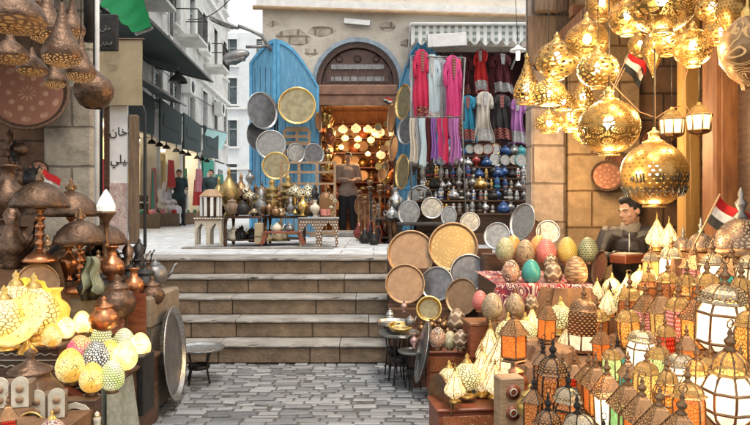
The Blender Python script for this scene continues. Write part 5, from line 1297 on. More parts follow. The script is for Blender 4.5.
# ---------------------------------------------------------------- hanging lamps
HG = 'pierced brass lamps hanging in the right stall'
def hang(key, px, py, w, Y, lab, group=HG, swap=None, rz=None, wx=None, cat='hanging lamp'):
    W = {'gA': .32, 'gB': .32, 'gC': .32, 'gD': .32, 'tearU': .2, 'tearD': .21, 'bell': .24, 'pane': .176, 'cudome': .31, 'cucone': .21}[key]
    s = w*Y/F/(wx or W)
    mid = {'gA': 0, 'gB': 0, 'gC': 0, 'gD': 0, 'tearU': .1, 'tearD': .07, 'bell': .08, 'pane': .06, 'cudome': .05, 'cucone': .05}[key]
    c = P(px, py, Y); c.z -= mid*s
    return dup(PR[key], c, random.random()*6 if rz is None else rz, s, lab, cat, group, swap)
HL = []
for a in (('gB', 609, 127, 56, 4.0, 'big globe lamp pierced with rows of ring medallions'),
 ('gD', 654, 174, 60, 4.2, 'big brass globe lamp with black calligraphy and a zigzag band above the seller'),
 ('gA', 587, 42, 40, 4.3, 'scroll pierced globe lamp high beside the orange beam'),
 ('gC', 557, 60, 40, 4.6, 'lattice globe lamp below the carved wood panel'),
 ('gC', 598, 70, 38, 4.1, 'lattice globe lamp directly above the big ring pierced globe'),
 ('gA', 627, 18, 34, 3.8, 'bright globe lamp with dark lettering near the top edge'),
 ('gA', 662, 2, 62, 3.6, 'largest gold globe lamp cut by the top edge'),
 ('gC', 667, 40, 34, 4.2, 'bright small globe lamp left of its twin under the largest gold one'),
 ('gA', 693, 48, 36, 4.0, 'bright small globe lamp with letter like scrolls right of its twin'),
 ('tearU', 527, 88, 26, 4.8, 'white gold teardrop lamp hanging farthest left'),
 ('bell', 549, 92, 32, 4.6, 'smooth yellow bell shaped lamp beside the teardrop lamp'),
 ('bell', 549, 122, 26, 6.2, 'lower bell lamp in the glowing cluster left of the big ring pierced globe'),
 ('gC', 570, 118, 30, 6.3, 'glowing lattice globe in the cluster left of the big ring pierced globe'),
 ('tearU', 583, 97, 22, 6.0, 'small white teardrop lamp between the lattice globes'),
 ('tearD', 653, 50, 22, 4.6, 'unlit dull teardrop lamp with its point down'),
 ('bell', 722, 30, 34, 4.1, 'yellow bell lamp near the top right above the orange post'),
 ('tearD', 733, 12, 30, 3.9, 'gold lamp cut by the top edge at the right'),
 ('gC', 585, 132, 24, 6.4, 'small glowing globe low in the cluster behind the big ring pierced globe'),
 ('bell', 563, 100, 24, 5.8, 'small bell lamp between the smooth yellow one and the white teardrop'),
 ('gA', 640, 45, 22, 4.8, 'small dim globe behind the bright globe with dark lettering'),
 ('gC', 712, 8, 30, 4.1, 'lattice globe at the top edge right of the largest gold one'),
 ('gA', 602, 5, 30, 4.6, 'dim gold globe cut by the top edge beside the beam')):
    k = a[0]; wx = None
    HL.append(hang(k, a[1], a[2], a[3]*1.08, a[4], a[5]))
for a in ((672, 126, 24, 4.4, 'small drum lamp of cream panes left of its twin beside the slim post'), (699, 122, 25, 4.3, 'small drum lamp of cream panes right of its twin in front of the slim post')):
    hang('pane', a[0], a[1], a[2], a[3], a[4], 'glass drum lamps beside the posts')
# white opal jar lamp at the right edge
t = thing('amber_jar_lamp', 'big smooth amber jar lamp cut by the right edge', 'hanging lamp', P(748, 50, 3.4))
b = MB(); b.lathe([(.04, -.20), (.045, -.17), (.09, -.13), (.135, -.05), (.14, .03), (.11, .1), (.06, .15), (.03, .17)], 28, mat=rot(x=R(12), y=R(-10))); b.obj('lamp_shade', MPierce('amber_jar_metal', (.42, .24, .11), 'scroll', 5, 3, .38, .35, (1, .7, .35), (1, .6, .25), .5, .1, .6), t)
b = MB(); b.lathe([(.035, .165), (.03, .2), (.01, .23), (.006, .9)], 12); b.obj('cap', m_brass, t)
# calligraphy on the globe above the seller
g = HL[1]; s = g.scale.x; Rg = .1635
def wrap(txt, size, zc, name, azc):
    def xf(co):
        a = azc+co.x/Rg; z = zc+co.y; r = Rg*math.sqrt(max(.05, 1-(z/Rg)**2))+.002+co.z
        return Vector((r*math.sin(a), -r*math.cos(a), z))
    return arabic(txt, size, .0015, m_ink, g, (0, 0, 0), xf=xf, name=name)
g.rotation_euler.z = 0
wrap('\uFEEA\uFEE0\uFEDF\uFE8D  \uFE8D\uFEFB\u0627  \uFEEA\uFEDF\u0625  \uFEFB', .10, -.045, 'calligraphy_band', R(-28)+.35)
b = MB(); pts = []
for k in range(49):
    a = 2*PI*k/48; z = -.085+(.022 if k % 2 else -.006); r = Rg*math.sqrt(1-(z/Rg)**2)+.003; pts.append((r*math.cos(a), r*math.sin(a), z))
b.tube(pts[:-1], .004, 5, closed=True); b.tube([(x, y, z-.02) for x, y, z in [(p[0]*.955, p[1]*.955, p[2]) for p in pts[:-1]]], .003, 4, closed=True); b.obj('zigzag_band', m_ink, g)
# loose wires under the roof
m_wire = M('brown_cable', (.35, .18, .08), None, 9, .5, 0, 0)
for i, (pts, lab) in enumerate((([(600, 70), (620, 92), (640, 112), (656, 118), (668, 110), (680, 106)], 'sagging brown cable from the lattice globe to the drum lamps'), ([(690, 60), (685, 80), (682, 100), (690, 112), (700, 108)], 'looped cable above the right drum lamp'), ([(690, 130), (691, 180), (690, 215)], 'thin cable falling straight down behind the flag'), ([(655, 70), (655, 110), (655, 133)], 'straight cable from the unlit teardrop lamp to the calligraphy globe'), ([(625, 68), (615, 88), (600, 96)], 'short slack cable above the big ring pierced globe'))):
    b = MB(); b.tube([P(x, y, 4.55) for x, y in pts], .0035, 5); o = b.obj('electric_cable', m_wire); tag(o, lab, 'cable', 'loose cables of the lamp stall')
for i in range(10):
    px = random.uniform(585, 700); py = random.uniform(140, 195); c = P(px, py, 7.18)
    if px < 600: continue
    dup(PR['tray_rose'], c, random.uniform(-.1, .1), .16 if i % 2 else .12, 'brown metal dish hung on the shaded wall behind the seller', 'dish', 'brown dishes on the wall behind the seller', {'bronze': m_antique}, rx=0)
trayput('tray_rose', 607, 176, 32, 32, 7.12, 'round brown tray on the wall just left above the head of the seller', None)
fl = dup(PR['flag'], P(610, 95, 4.9), 0, (1, 1, 1), 'small flag on a stick pushed among the hanging lamps by the beam', 'flag'); fl.rotation_euler = (0, R(28), R(20))

# ---------------------------------------------------------------- left stall
CG = 'hanging copper lamps of the left stall'
for a in (('cudome', 14, 12, 62, 3.0, 'largest hanging copper lamp at the top left corner'),
 ('cucone', 47, 26, 36, 3.5, 'hanging copper lamp with tall cone just right of the largest one'),
 ('cucone', 62, 48, 40, 3.3, 'wide pierced copper lamp in the middle of the hanging cluster'),
 ('cucone', 72, 26, 26, 4.3, 'slender grey cone lamp behind the cluster'),
 ('cucone', 81, 68, 30, 3.7, 'shallow copper lamp above the round copper ball'),
 ('cudome', 10, 52, 36, 3.4, 'dark copper lamp at the left edge above the big tray'),
 ('cudome', 32, 66, 30, 3.6, 'pierced copper lamp glowing orange below right of the largest one'),
 ('cucone', 55, 78, 22, 3.9, 'small copper lamp low in the cluster'),
 ('cudome', 38, 2, 34, 3.9, 'copper lamp half hidden at the top edge')):
    hang(*a, group=CG)
t = thing('hanging_copper_ball', 'smooth round copper ball hanging before the stone pillar', 'hanging lamp', P(94, 91, 4.0))
b = MB(); b.lathe([(.05, -.105), (.08, -.085), (.112, -.03), (.115, .02), (.095, .065), (.05, .1), (.02, .125)], 32); b.obj('ball', m_antique, t); b = MB(); b.tube([(0, 0, .12), (0, 0, 1.2)], .005); b.obj('cord', m_darkmetal, t)
trayput('tray_rose', 27, 93, 80, 80, 5.9, 'huge copper tray with rings of dark dots on the brown wall', None)
trayput('tray_rose', 38, 170, 20, 20, 6.1, 'small dark tray on the brown wall behind the copper lamps', None)
LG = 'copper table lamps of the left stall'
for px, top, base, Y, lab in ((40, 168, 262, 4.4, 'copper table lamp with glossy dome, ribbed gold stem and the flag behind'), (71, 178, 268, 5.0, 'dull brown dome table lamp standing behind two others'), (80, 208, 292, 4.5, 'low copper table lamp in front with a dark rounded dome'), (105, 214, 286, 4.9, 'small brown dome lamp half hidden beside the white pointed lamp')):
    put('tlamp', px, top, base, Y, lab, 'table lamp', LG, None, None, PADL)
fl = put('flag', 30, 165, 215, 4.7, 'small paper flag leaning behind the glossy copper lamp', 'flag', None, None, 0, None, sx=.8); fl.rotation_euler = (0, R(16), 0)
# white pointed lamp on a stand
t = thing('white_pointed_lamp', 'white pointed glass lamp on a dark turned stand before the lattice panel', 'lamp', P(106, 290, 4.75)); PADL.append(tuple(t.location))
b = MB(); b.lathe([(.002, .56), (.06, .565), (.065, .60), (.045, .65), (.012, .71), (.001, .72)], 16, smooth=False); b.obj('lamp_shade', MGlass('white_frosted_shade', (.9, .88, .80), .35, .1, 0), t)
b = MB(); b.lathe([(.06, 0), (.065, .01), (.02, .04), (.015, .1), (.03, .14), (.015, .2), (.025, .3), (.012, .4), (.02, .48), (.065, .545), (.07, .558), (.02, .558)], 16, cap=True); b.obj('stand', m_bronze, t)
# pots cluster on the plinth
VG = 'metal vessels on the left plinth'
cop, dk, red = {'bronze': m_copper}, {'bronze': m_darkmetal}, {'bronze': m_antique}
for k, px, top, base, Y, sw, lab in (
 ('vase', 112, 246, 290, 4.75, cop, 'shiny orange copper vase at the centre of the vessel cluster'),
 ('jug', 128, 240, 286, 5.0, red, 'lidded brown jug right of the shiny copper vase'),
 ('jug', 139, 238, 284, 5.15, dk, 'dark lidded jug at the back right of the cluster'),
 ('pot', 145, 262, 298, 4.75, dk, 'black pot with lid at the right of the cluster'),
 ('pot', 117, 274, 318, 4.3, red, 'brown lidded pot low in the centre of the cluster'),
 ('vase', 134, 268, 304, 4.55, cop, 'slim orange handled vase before the black pot'),
 ('pot', 98, 268, 300, 4.5, dk, 'dark pot left of the shiny copper vase'),
 ('jug', 86, 262, 300, 4.45, dk, 'dark jug beside the grey green cloth'),
 ('kettle', 155, 258, 284, 5.0, dk, 'black teapot with pale lid at the edge of the plinth'),
 ('pot', 152, 276, 305, 4.6, red, 'small bronze pot at the outer edge of the plinth'),
 ('vase', 60, 236, 276, 4.7, dk, 'dark vase between the two front copper lamps'),
 ('jug', 12, 200, 268, 4.5, red, 'brown jug at the left edge beside the glossy lamp'),
 ('vase', 8, 165, 235, 5.0, red, 'tall brown vase at the left edge under the huge tray'),
 ('vase', 56, 288, 334, 4.25, {'bronze': M('yellow_lit_glass', (.95, .62, .12), (.8, .4, .05), 20, .3, 0, .1, emit=(1, .7, .12), es=.3)}, 'tall lit yellow flask shaped lamp before the red leather tray'),
 ('kettle', 128, 286, 312, 4.5, dk, 'dark teapot low in the vessel cluster'),
 ('pot', 104, 296, 330, 4.1, cop, 'copper pot below the dark jug')):
    put(k, px, top, base, Y, lab, 'vessel', VG, None, random.uniform(-.6, .6), PADL, sw)
for i in range(34):
    px, Y = random.uniform(0, 165), random.uniform(4.6, 5.3)
    base = 285+random.uniform(0, 8) if px > 105 else random.uniform(262, 285); h = random.uniform(22, 40)
    if px > 105: Y = random.uniform(4.75, 5.05); base = 208+(EYE-.80)*F/Y
    if px > 162: continue
    k = random.choice(['pot', 'jug', 'vase', 'kettle', 'pot', 'vase']); h = min(h, 30) if px > 105 else h
    mm_ = random.choice([m_copper, m_darkmetal, m_antique, m_bronze, m_antique, m_darkmetal])
    put(k, px, base-h, base, Y, 'small dark metal vessel packed behind the larger ones on the left plinth', 'vessel', 'small vessels packed on the left stall', None, random.random()*6, None if px > 105 else PADL, {'bronze': mm_, 'pewter': mm_})
for i in range(12):
    px, py = random.uniform(-5, 40), random.uniform(132, 215); c = P(px, py, 5.95)
    dup(PR[random.choice(['kettle', 'jug', 'pot'])], c, random.random()*6, random.uniform(.5, .9), 'dark metal vessel hanging on the brown wall below the huge copper tray', 'vessel', 'dark vessels hanging on the brown wall', {'bronze': random.choice([m_antique, m_darkmetal, m_bronze]), 'pewter': m_antique})
t = thing('green_grey_cloth', 'grey green cloth bundle hanging below the low copper lamp', 'cloth', P(90, 278, 4.35))
b = MB(); gf = lambda o: (lambda u, v: ((u-.5)*(.05+.09*v**.6)+.012*math.sin(v*9), o+.028*math.sin(u*13+v*2)*(.3+v)+.012*math.sin(u*27), .14-.22*v-.03*math.sin(u*8+1)*v)); b.grid(gf(0), 30, 16); b.grid(gf(.012), 30, 16); b.obj('folded_cloth', cloth('grey_green_cloth', (.22, .25, .15), (.40, .38, .26)), t)
# red leather tray and copper tray uprights
trayput('tray_copper', 38, 284, 40, 42, 4.35, 'dark red round leather tray standing behind the lit lamps', None)
trayput('tray_rose', 112, 322, 30, 30, 4.3, 'reddish openwork tray behind the lit eggs', None)
# lit eggs on the lower shelf
LE = 'lit mosaic eggs on the lower shelf of the left stall'
for px, cy, w, Y, k, base, lab in (
 (70, 362, 25, 3.6, 'lit', 383, 'yellow lit mosaic egg at the near left end of the egg shelf'),
 (80, 348, 25, 3.8, 'litp', 370, 'bright pink lit egg among the yellow ones'),
 (92, 377, 22, 3.45, 'lit', 393, 'beige dotted lit egg in the front row of the egg shelf'),
 (112, 376, 22, 3.6, 'litg', 391, 'beige and green lit egg in the front row right of the beige dotted one'),
 (96, 355, 24, 3.85, 'litb', 374, 'black and white speckled lit egg in the centre of the shelf'),
 (103, 337, 22, 4.2, 'litg', 354, 'green dotted lit egg in the back row'),
 (110, 350, 20, 4.05, 'lit', 368, 'yellow green lit egg behind the front row'),
 (124, 340, 20, 4.3, 'litg', 356, 'pale green lit egg beside the bright white one'),
 (125, 355, 22, 4.0, 'litw', 371, 'bright white lit egg in the middle right'),
 (140, 343, 19, 4.3, 'litw', 359, 'bright white lit egg at the right end of the shelf'),
 (85, 335, 20, 4.2, 'lit', 353, 'pale yellow lit egg at the back behind the pink one'),
 (66, 340, 18, 4.1, 'litb', 358, 'small speckled lit egg behind the pink one'),
 (52, 333, 17, 4.1, 'lit', 347, 'plain yellow lit egg on the upper shelf'),
 (66, 325, 16, 4.3, 'litw', 339, 'white spotted lit egg on the upper shelf'),
 (82, 317, 16, 4.5, 'litw', 333, 'cream lit egg at the far end of the upper shelf')):
    zs_ = .455 if 'upper shelf' not in lab else .60
    Y = (EYE-zs_)*F/(base-208); s = 1.1*w*Y/F/.124; c = P(px, base, Y); c.z -= .008*s
    dup(PR['egg'], c, random.random()*6, s, lab, 'lit egg', LE, {m_eggA.name: EGG[k]})
m_ylamp = MDeco('yellow_lit_mosaic', (1, .66, .10), (.35, .20, .05), 'vor', 22, 13, .11, .4, c3=(1, .85, .35), glow=.42, glow2=.05)
for px, top, base, Y, k, lab in ((16, 270, 340, 3.9, 'onion', 'yellow lit mosaic lamp cut by the left edge'), (4, 285, 350, 3.6, 'onion', 'black and yellow speckled lit lamp at the left edge'), (34, 272, 345, 3.95, 'onion', 'largest yellow glowing lamp of the left stall')):
    put(k, px, top, base, Y, lab, 'lamp', 'yellow lit lamps of the left stall', None, None, PADL, {'lit_mosaic_shade': m_ylamp})
m_opal = MDeco('lit_opal_dish', (1, .78, .34), (.6, .34, .08), 'scroll', 8, 6, .07, .4, c3=(1, .62, .18), glow=.34, glow2=.05)
t = thing('lit_opal_dish', 'wide white glowing dish lamp tipped towards the viewer', 'lamp', P(27, 325, 3.6)); PADL.append(tuple(P(27, 350, 3.6)))
b = MB(); b.lathe([(.002, 0), (.08, .01), (.13, .035), (.155, .06), (.16, .065), (.15, .075), (.12, .05), (.002, .03)], 32, mat=rot(x=R(52), y=R(-14))); b.obj('dish', m_opal, t)
b = MB(); b.lathe([(.02, -.02), (.025, -.04), (.01, -.08), (.05, -.14), (.055, -.15)], 14); b.obj('stem', m_brass, t)
# glowing flat shades
t = thing('lit_shell_lamp', 'yellow glowing shell shaped lamp with a scalloped rim behind the white dish', 'lamp', P(26, 300, 3.95)); 
b = MB(); b.grid(lambda u, v: (.13*v*math.cos(PI*u*1.1-.1)*(1+.05*math.cos(u*44)*v), .06*(1-v*v), .13*v*math.sin(PI*u*1.1-.1)*(1+.05*math.cos(u*44)*v)), 48, 8)
b.grid(lambda u, v: (.13*v*math.cos(PI*u*1.1-.1)*(1+.05*math.cos(u*44)*v), .05+.03*(1-v*v), .13*v*math.sin(PI*u*1.1-.1)*(1+.05*math.cos(u*44)*v)), 48, 8); b.obj('shell', MGlass('lit_yellow_shell', (1, .72, .10), (.42), .4, 0, 5), t)
# near objects bottom left
put('pot', 30, 348, 425, 3.3, 'large dark brown lidded pot at the lower left', 'pot', None, None, 0, PADL, red)
put('archpair', 48, 386, 415, 3.2, 'ivory inlaid twin arch box beside the twin arch box nearer the middle', 'box', 'ivory arch boxes of the left stall', None, .35, PADL) .rotation_euler.y = 0
put('archpair', 14, 374, 404, 3.1, 'ivory inlaid arch box at the left edge with a dark heart notch', 'box', 'ivory arch boxes of the left stall', None, .2, PADL)
put('archbox', 79, 398, 428, 3.35, 'inlaid box with a pale horseshoe arch below the lit eggs', 'box', None, None, .05, None, sx=1.6)
put('fig', 97, 411, 430, 3.3, 'small pale figurine right of the horseshoe arch box', 'figurine', None, None, 0, None, {'dark_metal': m_ivory})
put('bowl', 33, 410, 424, 2.95, 'white angular bowl tipped on its side at the lower left', 'bowl', None, None, 0, None)
put('sq', 8, 392, 440, 2.6, 'red and gold mosaic lamp at the lower left corner', 'lamp', None, 'red', .3, PADL)
put('onion', 52, 410, 450, 2.6, 'dark pink mosaic lamp at the lower edge below the twin arch box', 'lamp', None, None, .3, PADL, {'lit_mosaic_shade': MDeco('dark_pink_mosaic', (.40, .16, .12), (.65, .55, .42), 'vor', 12, 8, .1, .4, c3=(.2, .08, .07))})
def wavy_chest(x0, x1, y0, y1, zs, lab):
    t = thing('inlaid_chest', lab, 'chest', ((x0+x1)/2, y0, 0))
    b = MB(); b.box(x0+.02, x1-.02, y0+.03, y1, 0, zs-.03); b.box(x0, x1, y0, y1+.01, zs-.029, zs-.004, bev=.006); part(b, 'case', m_wood, t)
    for k in range(3):
        b = MB(); b.tube([(x0+.03+(x1-x0-.06)*i/48, y0+.026, zs-.055-.035*k+(.006*math.sin(i*1.3) if k != 1 else 0)) for i in range(49)], .0045, 4); part(b, 'wavy_inlay', m_ivory, t)
    return t
t = wavy_chest(-2.0, -1.42, 3.66, 4.42, .455, 'dark chest with wavy inlaid mouldings carrying the lit eggs')
b = MB(); b.prism([(-1.72, 0)]+[(-1.74+.22*math.sin(PI/2*k/10), .43-.26*(1-math.cos(PI/2*k/10))) for k in range(11)]+[(-1.50, 0)], 3.58, 3.66); part(b, 'curved_end', m_redwood, t)
wavy_chest(-2.45, -1.83, 3.86, 4.5, .60, 'second dark chest with wavy inlay under the upper row of lit lamps')
PADL = [p for p in PADL]
# stone plinth and the left terraces
b = MB(); b.box(-2.05, -1.5, 4.45, 5.1, 0, .80, bev=.015); b.box(-1.515, -1.49, 2.6, 4.44, 0, .20, bev=.005); o = b.obj('stone_plinth', MStone('plinth_stone', (.30, .23, .16), (.24, .18, .12), .5, .3, (.12, .09, .06))); tag(o, 'pale worn stone plinth under the metal vessels beside the steps', 'plinth')
terraces('left_display', [p for p in PADL if p[1] > 3.5 and p[2] > .5], -3.6, -1.78, 4.46, 5.6, m_terr, 'stepped wooden display of the left copper stall behind the chests')
terraces('low_display', [p for p in PADL if p[1] < 3.45], -2.3, -1.36, 2.35, 3.42, m_terr, 'low brown covered stand at the near left corner')
b = MB(); b.box(-1.86, -1.53, 4.445, 4.448, .46, .83); o = b.obj('orange_panel', m_redwood); tag(o, 'orange red wooden panel behind the right end of the lit eggs', 'panel')
# tray leaning on plinth side (faces the passage)
t = dup(PR['tray_pewter'], (-1.44, 4.72, .37), R(90-8), .33, 'big silver tray leaning edge on against the stone plinth', 'tray'); t.rotation_euler = (R(-4), 0, R(94))
b = MB(); b.box(-1.5, -1.40, 4.02, 4.22, .14, .50, bev=.006); o = b.obj('black_box', m_darkmetal); tag(o, 'black upright box below the bright white lit egg', 'box')
t = thing('pale_green_cloth', 'pale green and white draped cloth left of the black box', 'cloth', (-1.46, 3.75, .3))
b = MB(); b.grid(lambda u, v: (.02+.05*v*abs(math.sin(u*5)), (u-.5)*.36, .17-.36*v+.02*math.sin(u*9)), 14, 10); b.grid(lambda u, v: (-.01, (u-.5)*.36, .17-.36*v), 6, 6); b.obj('folded_cloth', cloth('pale_green_cloth', (.20, .24, .19), (.40, .38, .32)), t)
# ---------------------------------------------------------------- trays on the shutters and facade
SG = 'round trays hung on the blue shutters and wall'
for a in ((262, 111, 31, 38, 12.25, 'tray_pewter', 'dark brown grey round tray with pale rim on the left blue shutter'),
 (297, 106, 38, 38, 12.3, 'tray_brass', 'big dull brass tray with a wide rim at the centre of the blue shutter'),
 (271, 145, 30, 28, 12.1, 'tray_silver', 'engraved silver tray with petal pattern below the dark grey one'),
 (257, 136, 22, 30, 12.3, 'tray_pewter', 'dark tray half hidden behind the petal patterned silver tray'),
 (276, 166, 28, 26, 12.0, 'tray_brass', 'lowest golden tray hanging under the petal patterned one'),
 (296, 153, 18, 20, 12.1, 'plate', 'small pale openwork plate over the carved wooden panel'),
 (314, 154, 20, 22, 12.1, 'tray_pewter', 'grey round tray at the left jamb of the arched door'),
 (318, 122, 7, 20, 12.5, 'tray_copper', 'narrow copper tray turned edge on at the left door jamb'),
 (404, 102, 16, 36, 11.6, 'tray_brass', 'oval looking dark brass tray left of the red dress'),
 (407, 130, 18, 30, 11.9, 'tray_pewter', 'grey tray below the oval looking brass one'),
 (403, 172, 14, 36, 11.4, 'tray_brass', 'long oval looking tray hanging right of the arched door'),
 (392, 118, 8, 30, 12.5, 'tray_copper', 'copper tray edge on at the right door jamb'),
 (394, 148, 9, 26, 12.4, 'tray_copper', 'lower copper tray at the right door jamb'),
 (420, 200, 26, 30, 10.3, 'plate', 'white silver plate standing left on the silverware table'),
 (409, 213, 22, 26, 9.6, 'plate', 'round silver plate leaning at the front of the silverware table'),
 (449, 216, 16, 20, 9.0, 'plate', 'silver plate right of the silverware table'),
 (432, 208, 22, 14, 9.7, 'plate', 'silver tray lying tilted in the middle of the silverware table'),
 (470, 222, 20, 18, 8.4, 'plate', 'blue and white rimmed plate behind the golden tray')):
    trayput(a[5], a[0], a[1], a[2], a[3], a[4], a[6], SG, tilt=4)
t = thing('carved_wood_panel', 'carved reddish wooden openwork panel under the big brass tray', 'wood panel', P(297, 143, 12.45))
b = MB(); w_, h_ = .26, .30
b.prism([(-w_, -h_), (-w_, h_*.75), (-w_*.7, h_), (w_*.7, h_), (w_, h_*.75), (w_, -h_)], -.02, .02, holes=[[(x-.09, z-.03), (x-.09, z+.03), (x+.09, z+.03), (x+.09, z-.03)] for x in (-.115, .115) for z in (-.2, -.08, .06, .18)]); b.obj('panel', m_palewood, t)

# ---------------------------------------------------------------- tables and goods on the upper street edge
def chair_like(): pass
t = dup(PR['stool'], P(210, 245, 9.2), .1, (.85, .85, 1.05), 'dark stool with white zigzag inlaid panels at the left end of the upper display', 'stool')
t = thing('striped_stand', 'white and dark striped stand with a brown pointed top on the left stool', 'stand', P(211, 216, 9.2))
b = MB(); b.lathe([(.15, .26), (.17, .27), (.08, .36), (.03, .37)], 8, smooth=False); b.obj('top', m_palewood, t)
b = MB()
for k in range(10): a = 2*PI*k/10; b.box(.13, .15, -.02, .02, 0, .26, mat=rot(z=a))
b.obj('striped_slats', m_white, t); b = MB(); b.lathe([(.12, 0), (.12, .25)], 10, cap=True); b.obj('core', m_wood, t)
def dtable(px0, px1, top, base, Y, d, lab, mat=m_wood, cat='table', shelf=True):
    a, c = P(px0, base, Y), P(px1, top, Y); h = c.z-PLAT; w_ = c.x-a.x
    t = thing('display_table', lab, cat, ((a.x+c.x)/2, Y+d/2, PLAT))
    b = MB(); b.box(-w_/2, w_/2, -d/2, d/2, h-.035, h, bev=.006); b.obj('table_top', mat, t)
    for sx in (-1, 1):
        for sy in (-1, 1):
            b = MB(); x, y = sx*(w_/2-.04), sy*(d/2-.04); b.lathe([(.02, 0), (.028, .05), (.016, .1), (.03, .18), (.018, .26), (.028, h-.04)], 10, mat=Matrix.Translation((x, y, 0)), cap=True); b.obj('leg', mat, t)
    if shelf:
        b = MB(); b.box(-w_/2+.03, w_/2-.03, -d/2+.03, d/2-.03, .08, .10); b.obj('shelf', mat, t)
    return h+PLAT
dtable(222, 262, 216, 243, 9.3, .6, 'dark low table with cluttered shelf in the upper display')
dtable(261, 303, 216, 240, 9.6, .6, 'black low table with goods behind the small red bench')
dtable(376, 420, 218, 243, 10.0, .6, 'dark table carrying silverware right of the arched door', m_darkmetal)
dtable(398, 476, 223, 246, 8.95, .7, 'dark low table under the silver plates behind the leaning trays', m_darkmetal)
t = thing('red_bench', 'small red brown bench with splayed legs before the black table', 'bench', P(283, 244, 9.1))
b = MB(); b.box(-.26, .26, -.1, .1, .15, .175, bev=.005); b.obj('seat', m_redwood, t)
for s in (-1, 1):
    b = MB(); b.prism([(s*.2, .149), (s*.25, .149), (s*.31, 0), (s*.26, 0)], -.08, .08); b.obj('leg', m_redwood, t)
dup(PR['ptable'], P(319, 246, 9.2), .05, (.85, .8, .95), 'grey and white pearl inlaid table with arched legs left of the door', 'table')
UG = 'brass and metal goods of the upper display'
for k, px, top, base, Y, sw, lab in (
 ('bigonion', 229, 166, 216, 9.5, None, 'tall pointed golden vase on the cluttered table'),
 ('bigonion', 219, 176, 214, 9.9, None, 'smaller pointed golden vase behind the striped stand'),
 ('bigonion', 241, 172, 214, 10.0, {'aged_brass': m_bronze}, 'dark bronze pointed vase between the golden ones'),
 ('pot', 232, 196, 214, 9.2, {'bronze': m_oldwood}, 'brown basket like pot beside the striped stand'),
 ('kettle', 243, 200, 214, 9.2, {'pewter': m_darkmetal}, 'dark flat teapot on the cluttered table'),
 ('tier', 272, 176, 215, 9.5, None, 'tiered green gold lamp on the black table'),
 ('tier', 288, 172, 212, 9.9, None, 'taller tiered brass lamp beside the mushroom lamp'),
 ('mush', 295, 184, 214, 9.6, None, 'mushroom lamp with pale pierced shade'),
 ('mush', 308, 188, 216, 9.9, None, 'smaller mushroom lamp against the wooden screen'),
 ('bighex', 326, 184, 217, 9.5, {'glass_cream': G['pink']}, 'lantern with faded red glass on the pearl inlaid table'),
 ('vase', 315, 200, 217, 9.2, {'bronze': m_ivory}, 'small white vase on the pearl inlaid table'),
 ('vase', 303, 196, 216, 9.3, {'bronze': m_brass}, 'small brass vase at the edge of the black table'),
 ('jug', 261, 186, 215, 9.4, {'bronze': m_pewter}, 'grey spouted jug at the left of the tiered lamp'),
 ('mush', 250, 190, 215, 9.6, {'brass': m_bronze}, 'dark stemmed lamp between the two tables'),
 ('pot', 234, 226, 241, 9.4, {'bronze': m_ivory}, 'white pot on the lower shelf of the cluttered table'),
 ('pot', 252, 228, 242, 9.5, {'bronze': m_darkmetal}, 'dark pot on the lower shelf of the cluttered table'),
 ('kettle', 277, 222, 232, 9.1, {'pewter': m_ivory}, 'pale teapot on the small red bench'),
 ('pot', 290, 222, 232, 9.1, {'bronze': m_pewter}, 'grey lidded pot on the small red bench'),
 ('hookah', 359, 190, 238, 11.2, None, 'water pipe with red glass bottle standing inside the door at the right'),
 ('hookah', 370, 180, 240, 10.8, None, 'taller water pipe before the right door jamb'),
 ('hookah', 380, 184, 242, 10.4, None, 'water pipe beside the silverware table'),
 ('hookah', 365, 196, 243, 10.1, {'dark_red_glass': m_darkmetal}, 'dark water pipe at the front of the door group'),
 ('hookah', 374, 205, 245, 9.8, {'dark_red_glass': m_darkmetal}, 'low dark water pipe nearest the steps'),
 ('kettle', 392, 206, 219, 10.0, {'pewter': m_silver}, 'silver teapot at the left end of the silverware table'),
 ('kettle', 402, 208, 220, 9.8, {'pewter': m_silver}, 'silver teapot in the middle of the silverware table'),
 ('vase', 396, 188, 216, 10.2, {'bronze': m_silver}, 'tall silver vase with conical top on the silverware table'),
 ('pot', 411, 205, 219, 9.9, {'bronze': m_silver}, 'silver lidded pot at the right end of the silverware table'),
 ('vase', 250, 170, 186, 11.5, {'bronze': m_pewter}, 'grey vase hanging behind near the lowest golden tray')):
    put(k, px, top, base, Y, lab, 'vessel' if k in ('pot', 'kettle', 'jug', 'vase') else ('water pipe' if k == 'hookah' else 'ornament'), UG, None, None, None, sw)
for i in range(44):
    if i < 30: px, py, Y = random.uniform(214, 334), random.choice([215, 216, 214]), random.uniform(9.3, 9.9)
    else: px, py, Y = random.uniform(224, 300), 241, random.uniform(9.4, 9.8)
    k = random.choice(['vase', 'jug', 'kettle', 'pot', 'mush', 'dome', 'tier']); h = random.uniform(10, 22)*Y/F; sc = h/PH[k][1]
    mm_ = random.choice([m_bronze, m_agebrass, m_pewter, m_darkmetal, m_antique, m_agebrass])
    dup(PR[k], P(px, py, Y), random.random()*6, sc, 'small aged metal piece crowded among the goods of the upper display', 'ornament', 'small aged pieces crowding the upper display', {'bronze': mm_, 'pewter': mm_, 'brass': m_agebrass, 'aged_brass': mm_})
for i in range(16):
    px, py, Y = random.uniform(356, 398), random.uniform(236, 244), random.uniform(10.0, 11.6); z_ = PLAT
    k = random.choice(['hookah', 'hookah', 'tier', 'hookah']); h = random.uniform(26, 60)*Y/F; mm_ = random.choice([m_bronze, m_darkmetal, m_antique, m_pewter])
    c = P(px, py, Y); dup(PR[k], (c.x, Y, PLAT), random.random()*6, (h/PH[k][1]*.55, h/PH[k][1]*.55, h/PH[k][1]), 'dark stemmed metal piece crowded right of the arched door', 'ornament', 'dark stemmed pieces crowded right of the door', {'bronze': mm_, 'aged_brass': mm_, 'brass': mm_, 'dark_red_glass': mm_})
